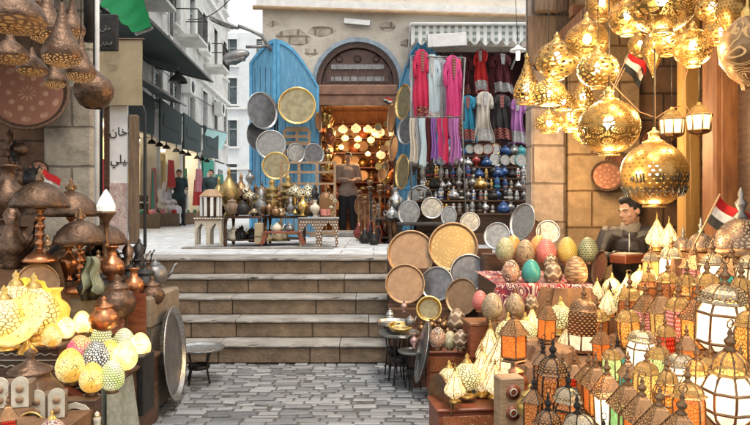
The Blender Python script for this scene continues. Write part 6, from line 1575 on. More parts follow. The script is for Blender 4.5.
t = thing('pale_box', 'upright pale wooden box between the cluttered table and the black table', 'box', P(259, 244, 9.15)); b = MB(); b.box(-.055, .055, -.05, .05, 0, .29, bev=.008); b.obj('body', m_cream, t); b = MB(); b.box(-.06, .06, -.055, .055, .1, .115); b.obj('band', m_oldwood, t)
t = thing('wooden_screen', 'pale wooden lattice screen standing behind the mushroom lamp', 'screen', P(308, 236, 10.4))
b = MB(); W_, H_ = .42, 1.15
for x in (-W_, -W_/3, W_/3, W_): b.box(x-.02, x+.02, -.02, .02, 0, H_)
for z in (.02, .45, .62, .8, .98, 1.13): b.box(-W_-.02, W_+.02, -.022, .018, z, z+.035)
for k in range(9): b.box(-W_+k*.1, -W_+k*.1+.012, -.01, .01, .05, .45)
b.obj('lattice', m_palewood, t)
# thin dark slab leaning at the platform edge left
b = MB(); b.box(-2.55, -.55, 8.75, 8.95, PLAT, PLAT+.02); o = b.obj('floor_board', m_tread); tag(o, 'thin pale board lying in front of the inlaid stool and tables', 'board')

for i in range(26):
    px = random.uniform(216, 330); Y = random.uniform(9.5, 10.0); base = 215; k = random.choice(['tier', 'mush', 'jug', 'hookah', 'tlamp']); h = random.uniform(20, 38)*Y/F; sc = h/PH[k][1]
    mm_ = random.choice([m_bronze, m_darkmetal, m_antique, m_darkmetal])
    dup(PR[k], P(px, base, Y), random.random()*6, (sc*.75, sc*.75, sc), 'slim dark metal lamp or jug packed on the tables of the upper display', 'ornament', 'slim dark pieces packed on the upper display', {'bronze': mm_, 'pewter': mm_, 'brass': m_agebrass, 'aged_brass': mm_, 'copper': mm_, 'dark_red_glass': mm_})
# ---------------------------------------------------------------- clothes
DG2 = 'dresses hanging in front of the clothes shop'
for px, top, h, Y, k, emb, w, lab in (
 (421, 50, 78, 10.0, 'magenta', m_embg, .8, 'red magenta dress with a yellow and black lower pattern, leftmost of the hanging dresses'),
 (432, 55, 76, 10.05, 'lightblue', m_embw, .75, 'pale blue and white dress, second from the left'),
 (443, 60, 72, 10.1, 'grey', m_embw, .65, 'grey purple dress, third from the left'),
 (452, 56, 82, 9.9, 'pink', m_embg, .8, 'bright pink dress, rightmost of the four front dresses'),
 (468, 96, 46, 11.2, 'blue', m_embg, 1.25, 'turquoise blue dress with gold pattern in the inner row'),
 (484, 92, 50, 11.2, 'cream', m_embw, 1.35, 'grey and white patterned top in the inner row'),
 (501, 95, 46, 11.3, 'black', m_embg, 1.5, 'black top in the inner row'),
 (481, 50, 42, 12.0, 'red', m_embw, 1.2, 'plain red dress hung high against the dark back wall'),
 (518, 98, 46, 11.4, 'lilac', m_embw, 1.3, 'lilac garment at the right end of the inner row'),
 (500, 54, 40, 12.4, 'maroon', m_embw, 2.2, 'dark maroon spotted cloth high on the back wall'),
 (463, 56, 40, 12.6, 'maroon', m_embg, 1.6, 'dark maroon garment left of the plain red dress')):
    s = h*Y/F/1.15; sw = {CL['magenta'].name: CL[k], m_embg.name: emb}
    c = P(px, top, Y); o = dup(PR['dress%d' % random.randrange(4)], c, random.uniform(-.45, .45), (s*w, s*w, s), lab, 'dress', DG2, sw)
SC = 'scarves hanging in a row under the front dresses'
for i, (px, k, lab) in enumerate(((413, 'cream', 'cream scarf at the left end of the scarf row'), (418, 'grey', 'grey scarf second in the scarf row'), (423, 'lightblue', 'pale blue scarf in the scarf row'), (429, 'maroon', 'dark red scarf in the scarf row'), (434, 'purple', 'deep purple scarf in the scarf row'), (440, 'pink', 'pink scarf in the scarf row'), (446, 'magenta', 'crimson scarf in the scarf row'), (452, 'lilac', 'lilac scarf near the right end of the scarf row'), (457, 'lilac', 'mauve scarf at the right end of the scarf row'))):
    Y = 9.7+.05*(i % 2); s = (46 if i > 2 else 50)*Y/F/.93
    dup(PR['scarf%d' % (i % 4)], P(px, 118, Y), random.uniform(-.5, .5), (s*.85, s, s), lab, 'scarf', SC, {CL['purple'].name: CL[k]})
t = thing('clothes_rail', 'metal clothes rail carrying the front dresses and scarves', 'rail', P(435, 50, 10))
b = MB(); a, c = P(411, 56, 10), P(465, 58, 10); b.tube([a, c], .012, 6); b.tube([P(411, 117, 9.72), P(462, 117, 9.72)], .01, 6); b.tube([a, P(411, 117, 9.72), (a.x, 9.8, PLAT)], .014, 6); b.tube([c, P(462, 117, 9.72), (c.x, 9.8, PLAT)], .014, 6); part(b, 'rail_tube', m_pewter, t)
for i in range(12):
    Y = 9.9+.07*(i % 3); s = 44*Y/F/.93
    dup(PR['scarf%d' % (i % 4)], P(413+i*4.2+random.uniform(-1, 1), 119, Y), random.uniform(-.8, .8), (s*.6, s, s*random.uniform(.8, 1.05)), 'narrow scarf packed in behind the scarf row', 'scarf', 'narrow scarves packed behind the scarf row', {CL['purple'].name: CL[random.choice(['grey', 'lightblue', 'cream', 'black', 'purple', 'maroon', 'pink'])]})
for i in range(14):
    k = random.choice(['lightblue', 'grey', 'cream', 'lilac', 'black', 'purple', 'red']); Y = 10.2+.1*(i % 3); s = 66*Y/F/1.15
    dup(PR['dress%d' % (i % 4)], P(414+i*3.6, 56+random.uniform(0, 5), Y), random.uniform(-1, 1), (s*.45, s*.6, s*random.uniform(.85, 1)), 'narrow garment packed behind the four front dresses', 'dress', 'narrow garments packed behind the front dresses', {CL['magenta'].name: CL[k], m_embg.name: m_embw})
# dark hanging souvenirs under the scarves
for i in range(6):
    dup(PR['vase'], P(414+i*9, 175+6*(i % 2), 9.9), i, (.5, .5, .8), 'dark metal ornament hanging in the bunch below the scarves', 'ornament', 'dark metal ornaments below the scarves', {'bronze': m_pewter if i % 2 else m_darkmetal})
# ---------------------------------------------------------------- souvenir shelves
t = thing('souvenir_shelves', 'stepped souvenir shelves packed with small figures under the clothes', 'shelf', (1.6, 10.6, PLAT))
rows = [(213, 9.9), (200, 10.15), (189, 10.4), (178, 10.65), (167, 10.9), (156, 11.15)]
for i, (py, Y) in enumerate(rows):
    a, c = P(416, py, Y), P(530, py, Y); b = MB(); b.box(a.x, c.x, Y-.1, Y+.14, a.z-.025, a.z-.002)
    if i == 0: b.box(a.x+.02, c.x-.02, Y-.05, Y+1.6, PLAT, a.z-.3)
    b.box(a.x+.02, c.x-.02, Y+.1, Y+.13, PLAT, a.z-.026)
    part(b, 'shelf_board', m_wood, t)
fs = [m_darkmetal, m_pewter, m_silver, m_brass, M('blue_glaze', (.03, .10, .28), (.02, .05, .15), 10, .3), M('turquoise_glaze', (.05, .35, .35), None, 10, .3), M('red_glaze', (.35, .04, .03), None, 10, .3), m_ivory, m_bronze]
SHL = ('small dark souvenir figure standing in the packed rows', 'small round pot standing in the packed souvenir rows', 'small shiny teapot standing in the packed souvenir rows')
for ri, (py, Y) in enumerate(rows):
    n = 17 if ri < 4 else 12
    for k in range(n):
        px = 419+108*(k+.5)/n+random.uniform(-1.5, 1.5)
        if ri < 4: key = random.choice(['fig', 'fig', 'fig', 'vase', 'pot'])
        else: key = random.choice(['plate', 'kettle', 'pot', 'vase', 'plate'])
        m1 = random.choice(fs[:5] if ri < 4 else fs); m2 = random.choice(fs)
        h = random.uniform(8, 13)*Y/F
        if key == 'plate': dup(PR['plate'], P(px, py-7, Y), random.uniform(-.3, .3), h*.55, 'small round plate standing in the upper rows of the souvenir shelves', 'plate', 'souvenirs on the shelves', {'silver_metal': random.choice(fs), m_silver.name: m2}, rx=R(-10))
        else:
            sc = h/PH[key][1]; lab = SHL[0] if key in ('fig', 'vase') else SHL[1] if key == 'pot' else SHL[2]
            dup(PR[key], P(px, py, Y), random.random()*6, (sc*random.uniform(1, 1.5), sc*1.2, sc), lab, 'souvenir', 'souvenirs on the shelves', {'dark_metal': m1, 'gold_metal': m2, 'bronze': m1, 'pewter': m1})
# ---------------------------------------------------------------- inside the arched shop
sw1 = {}
LH = 'glowing lamps hanging inside the arched shop'
lampspec = [(331, 134, 12, 'yellow square lit lamp at the upper left inside the arched shop', 'pane'), (343, 129, 11, 'first pale dome lamp under the lintel', 'bell'), (356, 128, 12, 'second pale dome lamp in the centre under the lintel', 'bell'), (368, 129, 11, 'third pale dome lamp right of the centre under the lintel', 'bell'), (378, 132, 16, 'wide greenish white lit lamp at the upper right inside the shop', 'bell'), (392, 134, 8, 'yellow lit lamp close to the right jamb', 'pane'),
 (345, 138, 9, 'lit lamp in the second tier left of the centre', 'bell'), (358, 139, 9, 'lit lamp in the second tier in the centre', 'bell'), (371, 140, 9, 'lit lamp in the second tier right of the centre', 'gC'), (341, 147, 7, 'small lit globe low at the left inside the shop', 'gC'), (357, 146, 7, 'small lit globe low in the centre inside the shop', 'gC'), (381, 155, 11, 'round white lit rosette lamp at the right inside the shop', 'gC'), (330, 150, 8, 'small lit lamp over the shelves at the far left', 'pane'), (368, 154, 7, 'small lit lamp near the head of the man in the doorway', 'bell')]
m_sh = MGlass('lit_cream_shade', (1, .74, .34), .75, .5, 0, 14, ('scroll', 10, 5, .12))
for i, (px, py, w_, lab, k) in enumerate(lampspec):
    hang(k, px, py, w_*.85, 14.0+.12*i % 1.1, lab, LH, {m_pierceC.name: m_sh, 'glass_cream': m_sh})
PG = 'copper and brass goods filling the arched shop'
t = thing('shop_shelving', 'reddish wooden shelving inside the arched shop', 'shelf', (DX, 15.6, PLAT))
b = MB()
for z in (1.3, 1.65, 2.0, 2.35, 2.7, 3.05, 3.35): b.box(DX-DW-.45, DX+DW+.15, 15.9, 16.15, z, z+.03); b.box(DX-DW-.55, DX-DW+.17, 13.6, 15.8, z, z+.025); b.box(DX+DW-.12, DX+DW+.18, 13.6, 15.8, z, z+.025)
part(b, 'shelf_boards', m_redwood, t)
gm = [m_copper, m_brass, m_redwood, m_bronze, m_gold, M('orange_glaze', (.6, .16, .04), None, 10, .3)]
for zi, z in enumerate((1.33, 1.68, 2.03, 2.38, 2.73, 3.08)):
    for k in range(9):
        key = random.choice(['pot', 'vase', 'kettle', 'tray_copper', 'mush']); x = DX-DW-.2+k*.21
        mm_ = random.choice(gm); mk = random.choice(gm)
        if key == 'tray_copper': dup(PR[key], (x, 15.98, z+.15), 0, .13, 'small copper tray on the back shelves of the arched shop', 'tray', PG, None, rx=R(-8))
        else: dup(PR[key], (x, 16.0, z), random.random()*6, .26/PH[key][1], 'small copper vessel on the back shelves of the arched shop', 'vessel', PG, {'bronze': mm_, 'pewter': mk, 'brass': mm_})
    for k in range(5):
        for sx, x in ((-1, DX-DW+.07), (1, DX+DW-.03)):
            key = random.choice(['pot', 'vase', 'kettle', 'hookah']); mm_ = random.choice(gm)
            dup(PR[key], (x, 13.75+k*.42, z), random.random()*6, .27/PH[key][1], 'small copper vessel on the side shelves of the arched shop', 'vessel', PG, {'bronze': mm_, 'pewter': mm_, 'brass': mm_})
for i in range(26):
    px, py = (random.uniform(322, 336) if i % 2 else random.uniform(376, 394)), random.uniform(118, 205)
    k = random.choice(['kettle', 'vase', 'tray_copper', 'bowl']); mm_ = random.choice(gm)
    if k in ('bowl', 'tray_copper'): dup(PR[k], P(px, py, 13.3), random.uniform(-.5, .5), random.uniform(.05, .09), 'small copper dish hanging among the goods at the sides of the arched doorway', 'dish', 'small goods hanging at the sides of the doorway', {'engraved_copper': mm_})
    else: dup(PR[k], P(px, py, 13.3), random.random()*6, random.uniform(.6, 1.0), 'small metal pot hanging among the goods at the sides of the arched doorway', 'pot', 'small goods hanging at the sides of the doorway', {'bronze': mm_, 'pewter': mm_})
trayput('tray_copper', 366, 208, 24, 28, 13.9, 'large copper tray standing on the floor behind the man in the doorway', None)
trayput('tray_copper', 384, 172, 10, 22, 13.3, 'copper tray hung on the right side inside the doorway', None)
dup(PR['flag'], P(386, 112, 12.8), R(180), .7, 'tiny paper flag stuck at the right end of the lintel', 'flag', ry=R(-30))

# ---------------------------------------------------------------- people
m_skin = M('skin', (.55, .32, .22), (.48, .27, .18), 12, .55, 0, .1)
m_hair = M('black_hair', (.012, .01, .009), (.02, .016, .014), 60, .6, 0, .6, stretch=(1, 1, 4))
m_eye = M('eye_white', (.6, .57, .53), None, 5, .3, 0, 0); m_iris = M('dark_iris', (.02, .012, .008), None, 5, .2, 0, 0)
def remesh(parts, name, mat, voxel, parent, smooth=3, noise_amp=0, noise_f=9):
    noise_amp *= 1.5 if noise_f < 15 else 1
    bm = bmesh.new()
    tmp = bpy.data.meshes.new('tmp')
    for p_ in parts:
        me = p_; bm.from_mesh(me)
    bm.to_mesh(tmp); bm.free()
    o = bpy.data.objects.new('tmp', tmp); TMP.collection.objects.link(o)
    m = o.modifiers.new('r', 'REMESH'); m.mode = 'VOXEL'; m.voxel_size = voxel; m.use_smooth_shade = True
    s = o.modifiers.new('s', 'SMOOTH'); s.factor = .5; s.iterations = smooth
    dg = tmp_dg(); me = bpy.data.meshes.new_from_object(o.evaluated_get(dg)); bpy.data.objects.remove(o)
    if noise_amp:
        ns_ = [v.normal.copy() for v in me.vertices]
        for v, n_v in zip(me.vertices, ns_):
            v.co += n_v*noise_amp*noise.noise(Vector((v.co.x*noise_f, v.co.y*noise_f, v.co.z*noise_f*.6)))
    for p_ in me.polygons: p_.use_smooth = True
    me.materials.clear(); me.materials.append(mat); me.name = name
    o = bpy.data.objects.new(name, me); COL.objects.link(o); o.parent = parent; return o
def cap_chain(pts, rs, n=12):
    """closed tapered limb with round ends and joints"""
    b = MB(); pts = [Vector(p) for p in pts]
    for i in range(len(pts)-1):
        k = 5; seg = [pts[i].lerp(pts[i+1], j/k) for j in range(k+1)]; rr = [rs[i]*(1-j/k)+rs[i+1]*j/k for j in range(k+1)]
        b.tube(seg, rr, n)
    for p_, r_ in zip(pts, rs): b.sph(p_, r_, n, 8)
    return b.mesh('t', m_skin)
def ell(c, r, mat=None, n=20, m=14):
    b = MB(); b.sph((0, 0, 0), r, n, m, mat=(Matrix.Translation(c) @ mat) if mat else Matrix.Translation(c)); return b.mesh('t', m_skin)
def person(label, loc, rz, J, cl, voxel=.009, hair='short', head_turn=(0, 0), cap=None, robe=None, scale=1, name='person', fingers=True, beard=False):
    """J: joints in metres, figure faces -Y. keys: pel, chest, neck, head, shL elL haL, shR.., hipL knL anL toL"""
    root = thing(name, label, 'person', loc, rz); root.scale = (scale,)*3
    V = {k: Vector(v) for k, v in J.items()}
    P_ = []
    P_.append(cap_chain([V['pel'], V['pel'].lerp(V['chest'], .45), V['chest'], V['chest'].lerp(V['neck'], .7), V['neck']], [.135, .125, .145, .09, .058], 16))
    P_.append(cap_chain([V['neck'], V['head']-Vector((0, 0, .05))], [.056, .052]))
    for s in 'LR':
        P_.append(cap_chain([V['chest'].lerp(V['neck'], .45), V['sh'+s], V['el'+s], V['ha'+s]], [.08, .062, .043, .027]))
        P_.append(cap_chain([V['pel'], V['hip'+s], V['kn'+s], V['an'+s]], [.12, .093, .06, .04]))
        P_.append(cap_chain([V['an'+s], V['an'+s].lerp(V['to'+s], .5)+Vector((0, 0, -.01)), V['to'+s]], [.038, .036, .03]))
        # hand : palm, five fingers
        d = (V['ha'+s]-V['el'+s]).normalized(); side = d.cross(Vector((0, 0, 1))); side = side.normalized() if side.length > .2 else Vector((1, 0, 0)); up = side.cross(d)
        if s == 'L': side = -side
        pc = V['ha'+s]+d*.045
        P_.append(cap_chain([V['ha'+s], pc+side*.018, pc-side*.018+d*.02], [.024, .02, .019], 8))
        if fingers:
            for q_ in range(4):
                o_ = pc+side*(.027-.018*q_)+d*.02; L_ = (.065, .075, .07, .055)[q_]
                P_.append(cap_chain([o_, o_+d*L_*.5-up*.012, o_+d*L_*.75-up*.035], [.010, .009, .0075], 6))
            P_.append(cap_chain([pc+side*.02-d*.03, pc+side*.05-d*.0, pc+side*.055+d*.025-up*.015], [.012, .0105, .009], 6))
    hm = Matrix.Translation(V['head']) @ Matrix.Rotation(head_turn[0], 4, 'Z') @ Matrix.Rotation(head_turn[1], 4, 'X')
    def he(c, r): b = MB(); b.sph(c, r, 20, 14, mat=hm); P_.append(b.mesh('t', m_skin))
    he((0, .012, .025), (.075, .092, .092)); he((0, -.022, -.035), (.060, .068, .075)); he((0, -.055, -.088), (.026, .026, .022))
    he((0, -.092, -.022), (.0125, .018, .016)); he((0, -.084, 0), (.009, .016, .028)); he((0, -.078, .022), (.045, .014, .010))
    for s in (-1, 1): he((s*.076, .008, -.008), (.010, .02, .032)); he((s*.038, -.06, -.025), (.022, .02, .018)); he((s*.009, -.084, -.032), (.008, .01, .007))
    he((0, -.083, -.058), (.022, .009, .006)); he((0, -.081, -.068), (.019, .010, .006))
    body = remesh(P_, 'body', m_skin, voxel, root, 4)
    for s in (-1, 1):
        b = MB(); b.sph((s*.030, -.0735, .002), (.0115, .008, .0055), 10, 8, mat=hm); b.obj('eye', m_eye, body)
        b = MB(); b.sph((s*.030, -.0815, .002), (.0055, .003, .005), 8, 6, mat=hm); b.obj('iris', m_iris, body)
        b = MB(); b.tube([hm @ Vector((s*.014, -.088, .020)), hm @ Vector((s*.03, -.087, .026)), hm @ Vector((s*.048, -.076, .020))], .0042, 6); b.obj('eyebrow', m_hair, body)
    b = MB(); b.tube([hm @ Vector((-.022, -.083, -.0635)), hm @ Vector((0, -.0925, -.063)), hm @ Vector((.022, -.083, -.0635))], .003, 6); b.obj('lips', M('lips', (.30, .12, .09), None, 20, .5, 0, 0), body)
    if beard:
        bp = []; 
        for c_, r_ in (((0, -.056, -.092), (.034, .03, .022)), ((.045, -.03, -.065), (.022, .04, .034)), ((-.045, -.03, -.065), (.022, .04, .034))):
            q_ = MB(); q_.sph(c_, r_, 14, 10, mat=hm); bp.append(q_.mesh('t', m_hair))
        remesh(bp, 'beard', m_hair, .006, body, 2, .004, 60)
    if hair:
        hp = []
        for c_, r_ in (((0, .024, .045), (.084, .094, .084)), ((0, .06, .0), (.074, .06, .07)), ((0, -.035, .098), (.055, .05, .028)), ((.062, .02, .03), (.024, .05, .05)), ((-.062, .02, .03), (.024, .05, .05))):
            q_ = MB(); q_.sph(c_, r_, 18, 12, mat=hm); hp.append(q_.mesh('t', m_hair))
        h_ = remesh(hp, 'hair', m_hair, .007, root, 2, .007, 55)
    def shell(keys_r, nm, mat, amp=.012, nf=9, vx=None): return remesh([cap_chain(*k) for k in keys_r], nm, mat, vx or voxel*1.1, root, 2, amp, nf)
    if 'top' in cl:
        ks = [([V['pel']-Vector((0, 0, .0)), V['pel'].lerp(V['chest'], .45), V['chest'], V['chest'].lerp(V['neck'], .62)], [.172, .158, .172, .105], 16)]
        for s in 'LR':
            e_ = V['el'+s].lerp(V['ha'+s], cl.get('sleeve', .85))
            ks.append(([V['pel']+Vector((0, 0, .02)), V['pel'].lerp(V['hip'+s], .9)+Vector((0, 0, .0))], [.168, .15], 14))
            ks.append(([V['chest'].lerp(V['neck'], .45), V['sh'+s], V['el'+s], e_], [.10, .079, .061, .045 if cl.get('sleeve', .85) > .5 else .058]))
        tp = shell(ks, cl.get('topname', 'shirt'), cl['top'])
        if cl.get('collar'):
            b = MB(); nk = V['neck']-Vector((0, 0, .0)); b.lathe([(.075, -.05), (.082, -.02), (.078, .02), (.07, .03), (.066, .02), (.066, -.05)], 20, mat=Matrix.Translation(nk)); b.obj('collar', cl['collar'], tp)
        if cl.get('zip'):
            a_ = V['neck']+Vector((0, -.07, -.02)); c_ = V['pel']+Vector((0, -.165, .05)); m_ = V['chest']+Vector((0, -.178, 0)); b = MB(); b.tube([a_, m_, c_], .006, 5); b.obj('zip', m_silver, tp)
    if 'legs' in cl:
        ks = []
        for s in 'LR': ks.append(([V['pel'], V['hip'+s], V['kn'+s], V['an'+s]+Vector((0, 0, .01))], [.155, .125, .092, .075]))
        shell(ks, 'trousers', cl['legs'])
    if robe:
        ks = [([V['chest'], V['pel']], [.185, .19], 16)]
        for s in 'LR': ks.append(([V['pel'], V['hip'+s], V['kn'+s], V['an'+s]], [.17, .13, .12, .12])); ks.append(([V['chest'].lerp(V['neck'], .45), V['sh'+s], V['el'+s], V['el'+s].lerp(V['ha'+s], .9)], [.11, .09, .075, .07]))
        ks.append(([V['pel'], (V['knL']+V['knR'])/2, (V['anL']+V['anR'])/2], [.17, .13, .13], 12))
        shell(ks, 'robe', robe, .03, 8)
    if 'shoe' in cl:
        for s in 'LR':
            a_, t_ = V['an'+s], V['to'+s]
            remesh([cap_chain([a_-Vector((0, 0, .015)), a_.lerp(t_, .5)-Vector((0, 0, .015)), t_], [.05, .046, .036])], 'shoe', cl['shoe'], .009, root, 1)
    if cap:
        q_ = []
        for c_, r_ in cap[1]:
            z_ = MB(); z_.sph(c_, r_, 18, 12, mat=hm); q_.append(z_.mesh('t', m_skin))
        remesh(q_, cap[2], cap[0], .008, root, 3, .006, 20)
    return root
def stand(h=1.72, aL=None, aR=None, stride=.06):
    k = h/1.72
    J = dict(pel=(0, 0, .93), chest=(0, 0, 1.28), neck=(0, .01, 1.47), head=(0, -.01, 1.60),
        shL=(.175, .0, 1.41), elL=(.215, .02, 1.13), haL=(.21, -.05, .89), shR=(-.175, 0, 1.41), elR=(-.215, .02, 1.13), haR=(-.21, -.05, .89),
        hipL=(.095, 0, .88), knL=(.10, -stride*.6, .49), anL=(.10, -stride, .08), toL=(.115, -stride-.15, .035), hipR=(-.095, 0, .88), knR=(-.10, stride*.2, .49), anR=(-.10, stride, .08), toR=(-.115, stride-.15, .035))
    if aL: J['elL'], J['haL'] = aL
    if aR: J['elR'], J['haR'] = aR
    return J
def sitting(seat=.46, aL=None, aR=None, lean=0):
    J = dict(pel=(0, .05, seat+.10), chest=(0, .03-lean*.5, seat+.44), neck=(0, -lean, seat+.63), head=(0, -.03-lean*1.2, seat+.76),
        shL=(.175, -lean*.9, seat+.57), elL=(.22, -.06-lean, seat+.30), haL=(.12, -.28-lean, seat+.25), shR=(-.175, -lean*.9, seat+.57), elR=(-.22, -.06-lean, seat+.30), haR=(-.12, -.28-lean, seat+.25),
        hipL=(.10, .0, seat+.08), knL=(.13, -.42, seat+.05), anL=(.12, -.42, .08), toL=(.13, -.57, .035), hipR=(-.10, 0, seat+.08), knR=(-.13, -.42, seat+.05), anR=(-.12, -.40, .08), toR=(-.13, -.55, .035))
    if aL: J['elL'], J['haL'] = aL
    if aR: J['elR'], J['haR'] = aR
    return J
m_leather = M('black_leather', (.055, .040, .030), (.022, .016, .012), 9, .38, 0, .4)
m_hood = cloth('grey_hood', (.30, .25, .20)); m_denim = cloth('dark_trousers', (.03, .03, .035)); m_shoe = M('black_shoe', (.02, .018, .016), None, 9, .4)
m_navy = cloth('dark_teal_shirt', (.03, .055, .065)); m_wrobe = cloth('white_robe', (.74, .74, .76), (.60, .60, .64)); m_brownj = cloth('brown_grey_shirt', (.42, .33, .28))
# seller: sits behind the lamps, head turned to the left, hands together over a small box
sx = P(632, 208, 5.75)
seller = person('seller with short black hair and black leather jacket sitting behind the glowing lamps', (sx.x, 5.75, .10), R(-28),
   sitting(.46, ((.25, -.13, .80), (.07, -.36, .86)), ((-.25, -.13, .80), (-.05, -.38, .87)), .07), dict(top=m_leather, topname='jacket', collar=m_hood, zip=True, legs=m_denim, shoe=m_shoe), .0065, head_turn=(R(-38), R(14)), scale=1.05)
t = thing('seller_stool', 'plain wooden stool under the seller', 'stool', (sx.x, 5.8, 0)); b = MB(); b.box(-.2, .2, -.2, .2, .53, .57, bev=.01); b.obj('seat', m_wood, t)
for a in (-1, 1):
    for c in (-1, 1): b = MB(); b.box(a*.16-.02, a*.16+.02, c*.16-.02, c*.16+.02, 0, .529); b.obj('leg', m_wood, t)
t = thing('small_red_box', 'small open red box held under the hands of the seller', 'box', P(628, 263, 5.25), .5)
b = MB(); b.box(-.12, .12, -.08, .08, 0, .07, bev=.006); b.obj('box_body', m_redwood, t); b = MB(); b.box(-.10, .10, -.06, .06, .071, .078); b.obj('paper', m_ivory, t)
# man in the doorway
m1 = P(348, 233, 14.1)
person('man in brown grey shirt and dark trousers standing in the arched doorway', (m1.x, 14.1, PLAT+.0), R(12), stand(1.72, None, ((-.24, -.04, 1.14), (-.02, -.24, 1.12)), .08) | dict(elL=(.24, .0, 1.14), haL=(.10, -.25, 1.13)), dict(top=m_brownj, legs=m_denim, shoe=m_shoe), .011, head_turn=(R(-20), R(5)), scale=1.0)
m2 = P(179, 223, 20.5)
person('standing man in dark clothes with bare forearms beside the seated white robed people', (m2.x, 20.5, PLAT), R(35), stand(1.72, ((.22, -.05, 1.15), (.12, -.32, 1.14)), ((-.22, -.05, 1.15), (-.30, -.30, 1.16))), dict(top=m_navy, sleeve=.1, legs=m_denim, shoe=m_shoe), .012, head_turn=(R(-20), R(10)))
m3 = P(211, 217, 24)
person('man with dark shirt walking in the far street behind the striped stand', (m3.x, 24, PLAT), R(20), stand(1.75), dict(top=m_navy, legs=m_denim, shoe=m_shoe), .012, head_turn=(R(-30), 0), scale=1.12)
m4 = P(164, 224, 20.3)
def chair(loc, rz, lab):
    t = thing('chair', lab, 'chair', loc, rz, 'wooden chairs before the shops')
    b = MB(); b.box(-.22, .22, -.22, .22, .42, .46, bev=.01); b.obj('seat', m_oldwood, t)
    b = MB(); b.box(-.22, .22, .19, .22, .60, .92, bev=.01); b.obj('backrest', m_oldwood, t)
    for a in (-1, 1):
        for c in (-1, 1): b = MB(); b.box(a*.2-.018, a*.2+.018, c*.2-.018, c*.2+.018, 0, .419 if c < 0 else .93); b.obj('leg', m_oldwood, t)
chair((m4.x, 20.3, PLAT), R(62), 'wooden chair under the white robed person')
person('person in long white robe and white head cloth seated on a wooden chair', (m4.x, 20.3, PLAT), R(62), sitting(.46, None, None, .05), dict(shoe=m_shoe), .012, hair=None, robe=m_wrobe, head_turn=(R(10), 0), cap=(m_wrobe, [((0, .02, .04), (.095, .10, .09)), ((0, .06, -.06), (.10, .07, .11)), ((.07, .01, -.08), (.035, .06, .10)), ((-.07, .01, -.08), (.035, .06, .10))], 'head_cloth'), fingers=True)
m5 = P(171, 222, 21.4)
chair((m5.x-.1, 21.5, PLAT), R(-100), 'wooden chair half hidden behind the white robed person')
person('second person in white robe seated behind the first one beside the standing man', (m5.x-.1, 21.5, PLAT), R(20), sitting(.46, None, None, .05), dict(shoe=m_shoe), .012, hair=None, robe=m_wrobe, cap=(m_wrobe, [((0, .02, .04), (.095, .10, .09)), ((0, .06, -.06), (.10, .07, .11)), ((.07, .01, -.08), (.035, .06, .10)), ((-.07, .01, -.08), (.035, .06, .10))], 'head_cloth'))
chair(tuple(P(150, 226, 20))[:2]+(PLAT,), R(80), 'empty wooden chair left of the white robed person')
t = thing('cafe_table', 'small round dark table left of the seated people', 'table', (P(143, 226, 19.6).x, 19.6, PLAT)); b = MB(); b.lathe([(.3, .68), (.31, .70), (.3, .72)], 20, cap=True); b.obj('table_top', m_white, t); b = MB(); b.lathe([(.2, 0), (.03, .03), (.03, .67)], 10, cap=True); b.obj('pedestal', m_darkmetal, t)

bpy.data.scenes.remove(TMP)
# ---------------------------------------------------------------- light of the lamps, daylight, camera
def lamp(loc, e, r=.03, col=(1, .72, .38)):
    l = bpy.data.lights.new('lamp_light', 'POINT'); l.energy = e; l.color = col; l.shadow_soft_size = r
    o = bpy.data.objects.new('lamp_light', l); COL.objects.link(o); o.location = loc; return o
for i, a in enumerate(HL):
    if i in (14, 16): continue
    l = a.location; k = a.scale.z; up = i in (9, 10, 11, 13)
    lamp((l.x, l.y, l.z+(.1 if up else .02)*k), 1.3, .03)
    if 'cluster' in a['label'] or 'white teardrop lamp between' in a['label'] or 'small bell lamp' in a['label']: lamp((l.x, l.y, l.z-.22*k), 10, .05, (1, .66, .32))
    elif i in (0, 1, 2, 5, 6, 8, 10, 15): lamp((l.x, l.y, l.z-(.03 if up else .24)*k), 10, .05)
for px, py, Y, e in ((610, 400, 2.69, 1.2), (728, 385, 2.44, 2), (699, 380, 2.66, 1.5), (640, 345, 3.25, 2), (720, 320, 3.08, 2), (670, 262, 4.28, 2), (714, 270, 3.72, 2), (700, 335, 3.27, 1.5), (482, 370, 4.05, 1.5), (500, 350, 4.0, 1.5), (520, 325, 4.3, 1.5), (560, 320, 4.3, 1.5), (612, 280, 4.7, 2), (640, 270, 4.6, 2)):
    lamp(P(px, py, Y), e*.85)
for px, py, Y, e in ((34, 325, 3.9, .3), (125, 362, 4.1, .6), (85, 362, 3.9, .6), (27, 345, 3.45, .15), (60, 335, 4.2, .5)): lamp(P(px, py, Y), e, .03, (1, .78, .42))
for x in (5, 9, 13): lamp((-6.35-.045*x-.9, 12+x, 3.2), 60, .2, (1, .85, .6))
KL = .8
for px, py, Y, e in ((343, 129, 14.1, 22), (356, 132, 14.4, 22), (378, 134, 14.6, 22), (368, 150, 14.3, 14), (345, 150, 14.9, 14), (331, 134, 14.2, 14)): lamp(P(px, py, Y), e*KL, .06, (1, .70, .34))
w = bpy.data.worlds.new('World'); S.world = w; w.use_nodes = True; nt = w.node_tree
bg = nt.nodes['Background']; sky = nt.nodes.new('ShaderNodeTexSky'); sky.sky_type = 'NISHITA'; sky.sun_disc = False
sky.sun_elevation = R(70); sky.sun_rotation = R(155); sky.dust_density = 6; sky.air_density = 1.2; sky.ozone_density = .6
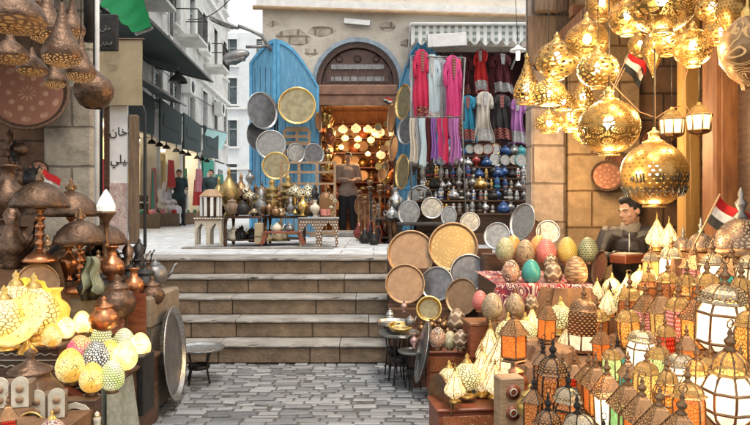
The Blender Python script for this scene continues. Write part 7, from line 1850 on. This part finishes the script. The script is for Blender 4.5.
hs = nt.nodes.new('ShaderNodeHueSaturation'); hs.inputs['Saturation'].default_value = .3; nt.links.new(sky.outputs[0], hs.inputs['Color']); cl_ = nt.nodes.new('ShaderNodeMix'); cl_.data_type = 'RGBA'; cn = nt.nodes.new('ShaderNodeTexNoise'); cn.inputs['Scale'].default_value = 2.2; cn.inputs['Detail'].default_value = 6
cm = nt.nodes.new('ShaderNodeMapRange'); cm.inputs['From Min'].default_value = .25; cm.inputs['From Max'].default_value = .55; cm.inputs['To Min'].default_value = .45; cm.inputs['To Max'].default_value = .9
tcw = nt.nodes.new('ShaderNodeTexCoord'); nt.links.new(tcw.outputs['Generated'], cn.inputs['Vector']); nt.links.new(cn.outputs['Fac'], cm.inputs[0]); nt.links.new(cm.outputs[0], cl_.inputs[0])
nt.links.new(hs.outputs[0], cl_.inputs[6]); cl_.inputs[7].default_value = (5.2, 5.3, 5.4, 1); nt.links.new(cl_.outputs[2], bg.inputs[0]); bg.inputs[1].default_value = .15
sun = bpy.data.lights.new('sun', 'SUN'); sun.energy = 1.2; sun.angle = R(12); sun.color = (1, .94, .86)
so = bpy.data.objects.new('sun', sun); COL.objects.link(so)
az = R(155); el = R(70); d = Vector((math.sin(az)*math.cos(el), math.cos(az)*math.cos(el), math.sin(el))); so.rotation_euler = d.to_track_quat('Z', 'Y').to_euler()
cam = bpy.data.cameras.new('camera'); cam.lens = 36*F/750; cam.sensor_width = 36; cam.shift_y = -4.5/750; cam.clip_end = 300; cam.clip_start = .05
co = bpy.data.objects.new('camera', cam); COL.objects.link(co); co.location = (0, 0, EYE); co.rotation_euler = (R(90), 0, 0); S.camera = co
S.view_settings.view_transform = 'Standard'; S.view_settings.look = 'None'; S.view_settings.gamma = 1; S.view_settings.exposure = .82
S.cycles.max_bounces = 7; S.cycles.transparent_max_bounces = 12; S.cycles.diffuse_bounces = 3; S.cycles.glossy_bounces = 3; S.cycles.transmission_bounces = 2
S.cycles.use_denoising = True; S.cycles.sample_clamp_indirect = 6; S.cycles.caustics_reflective = False; S.cycles.caustics_refractive = False
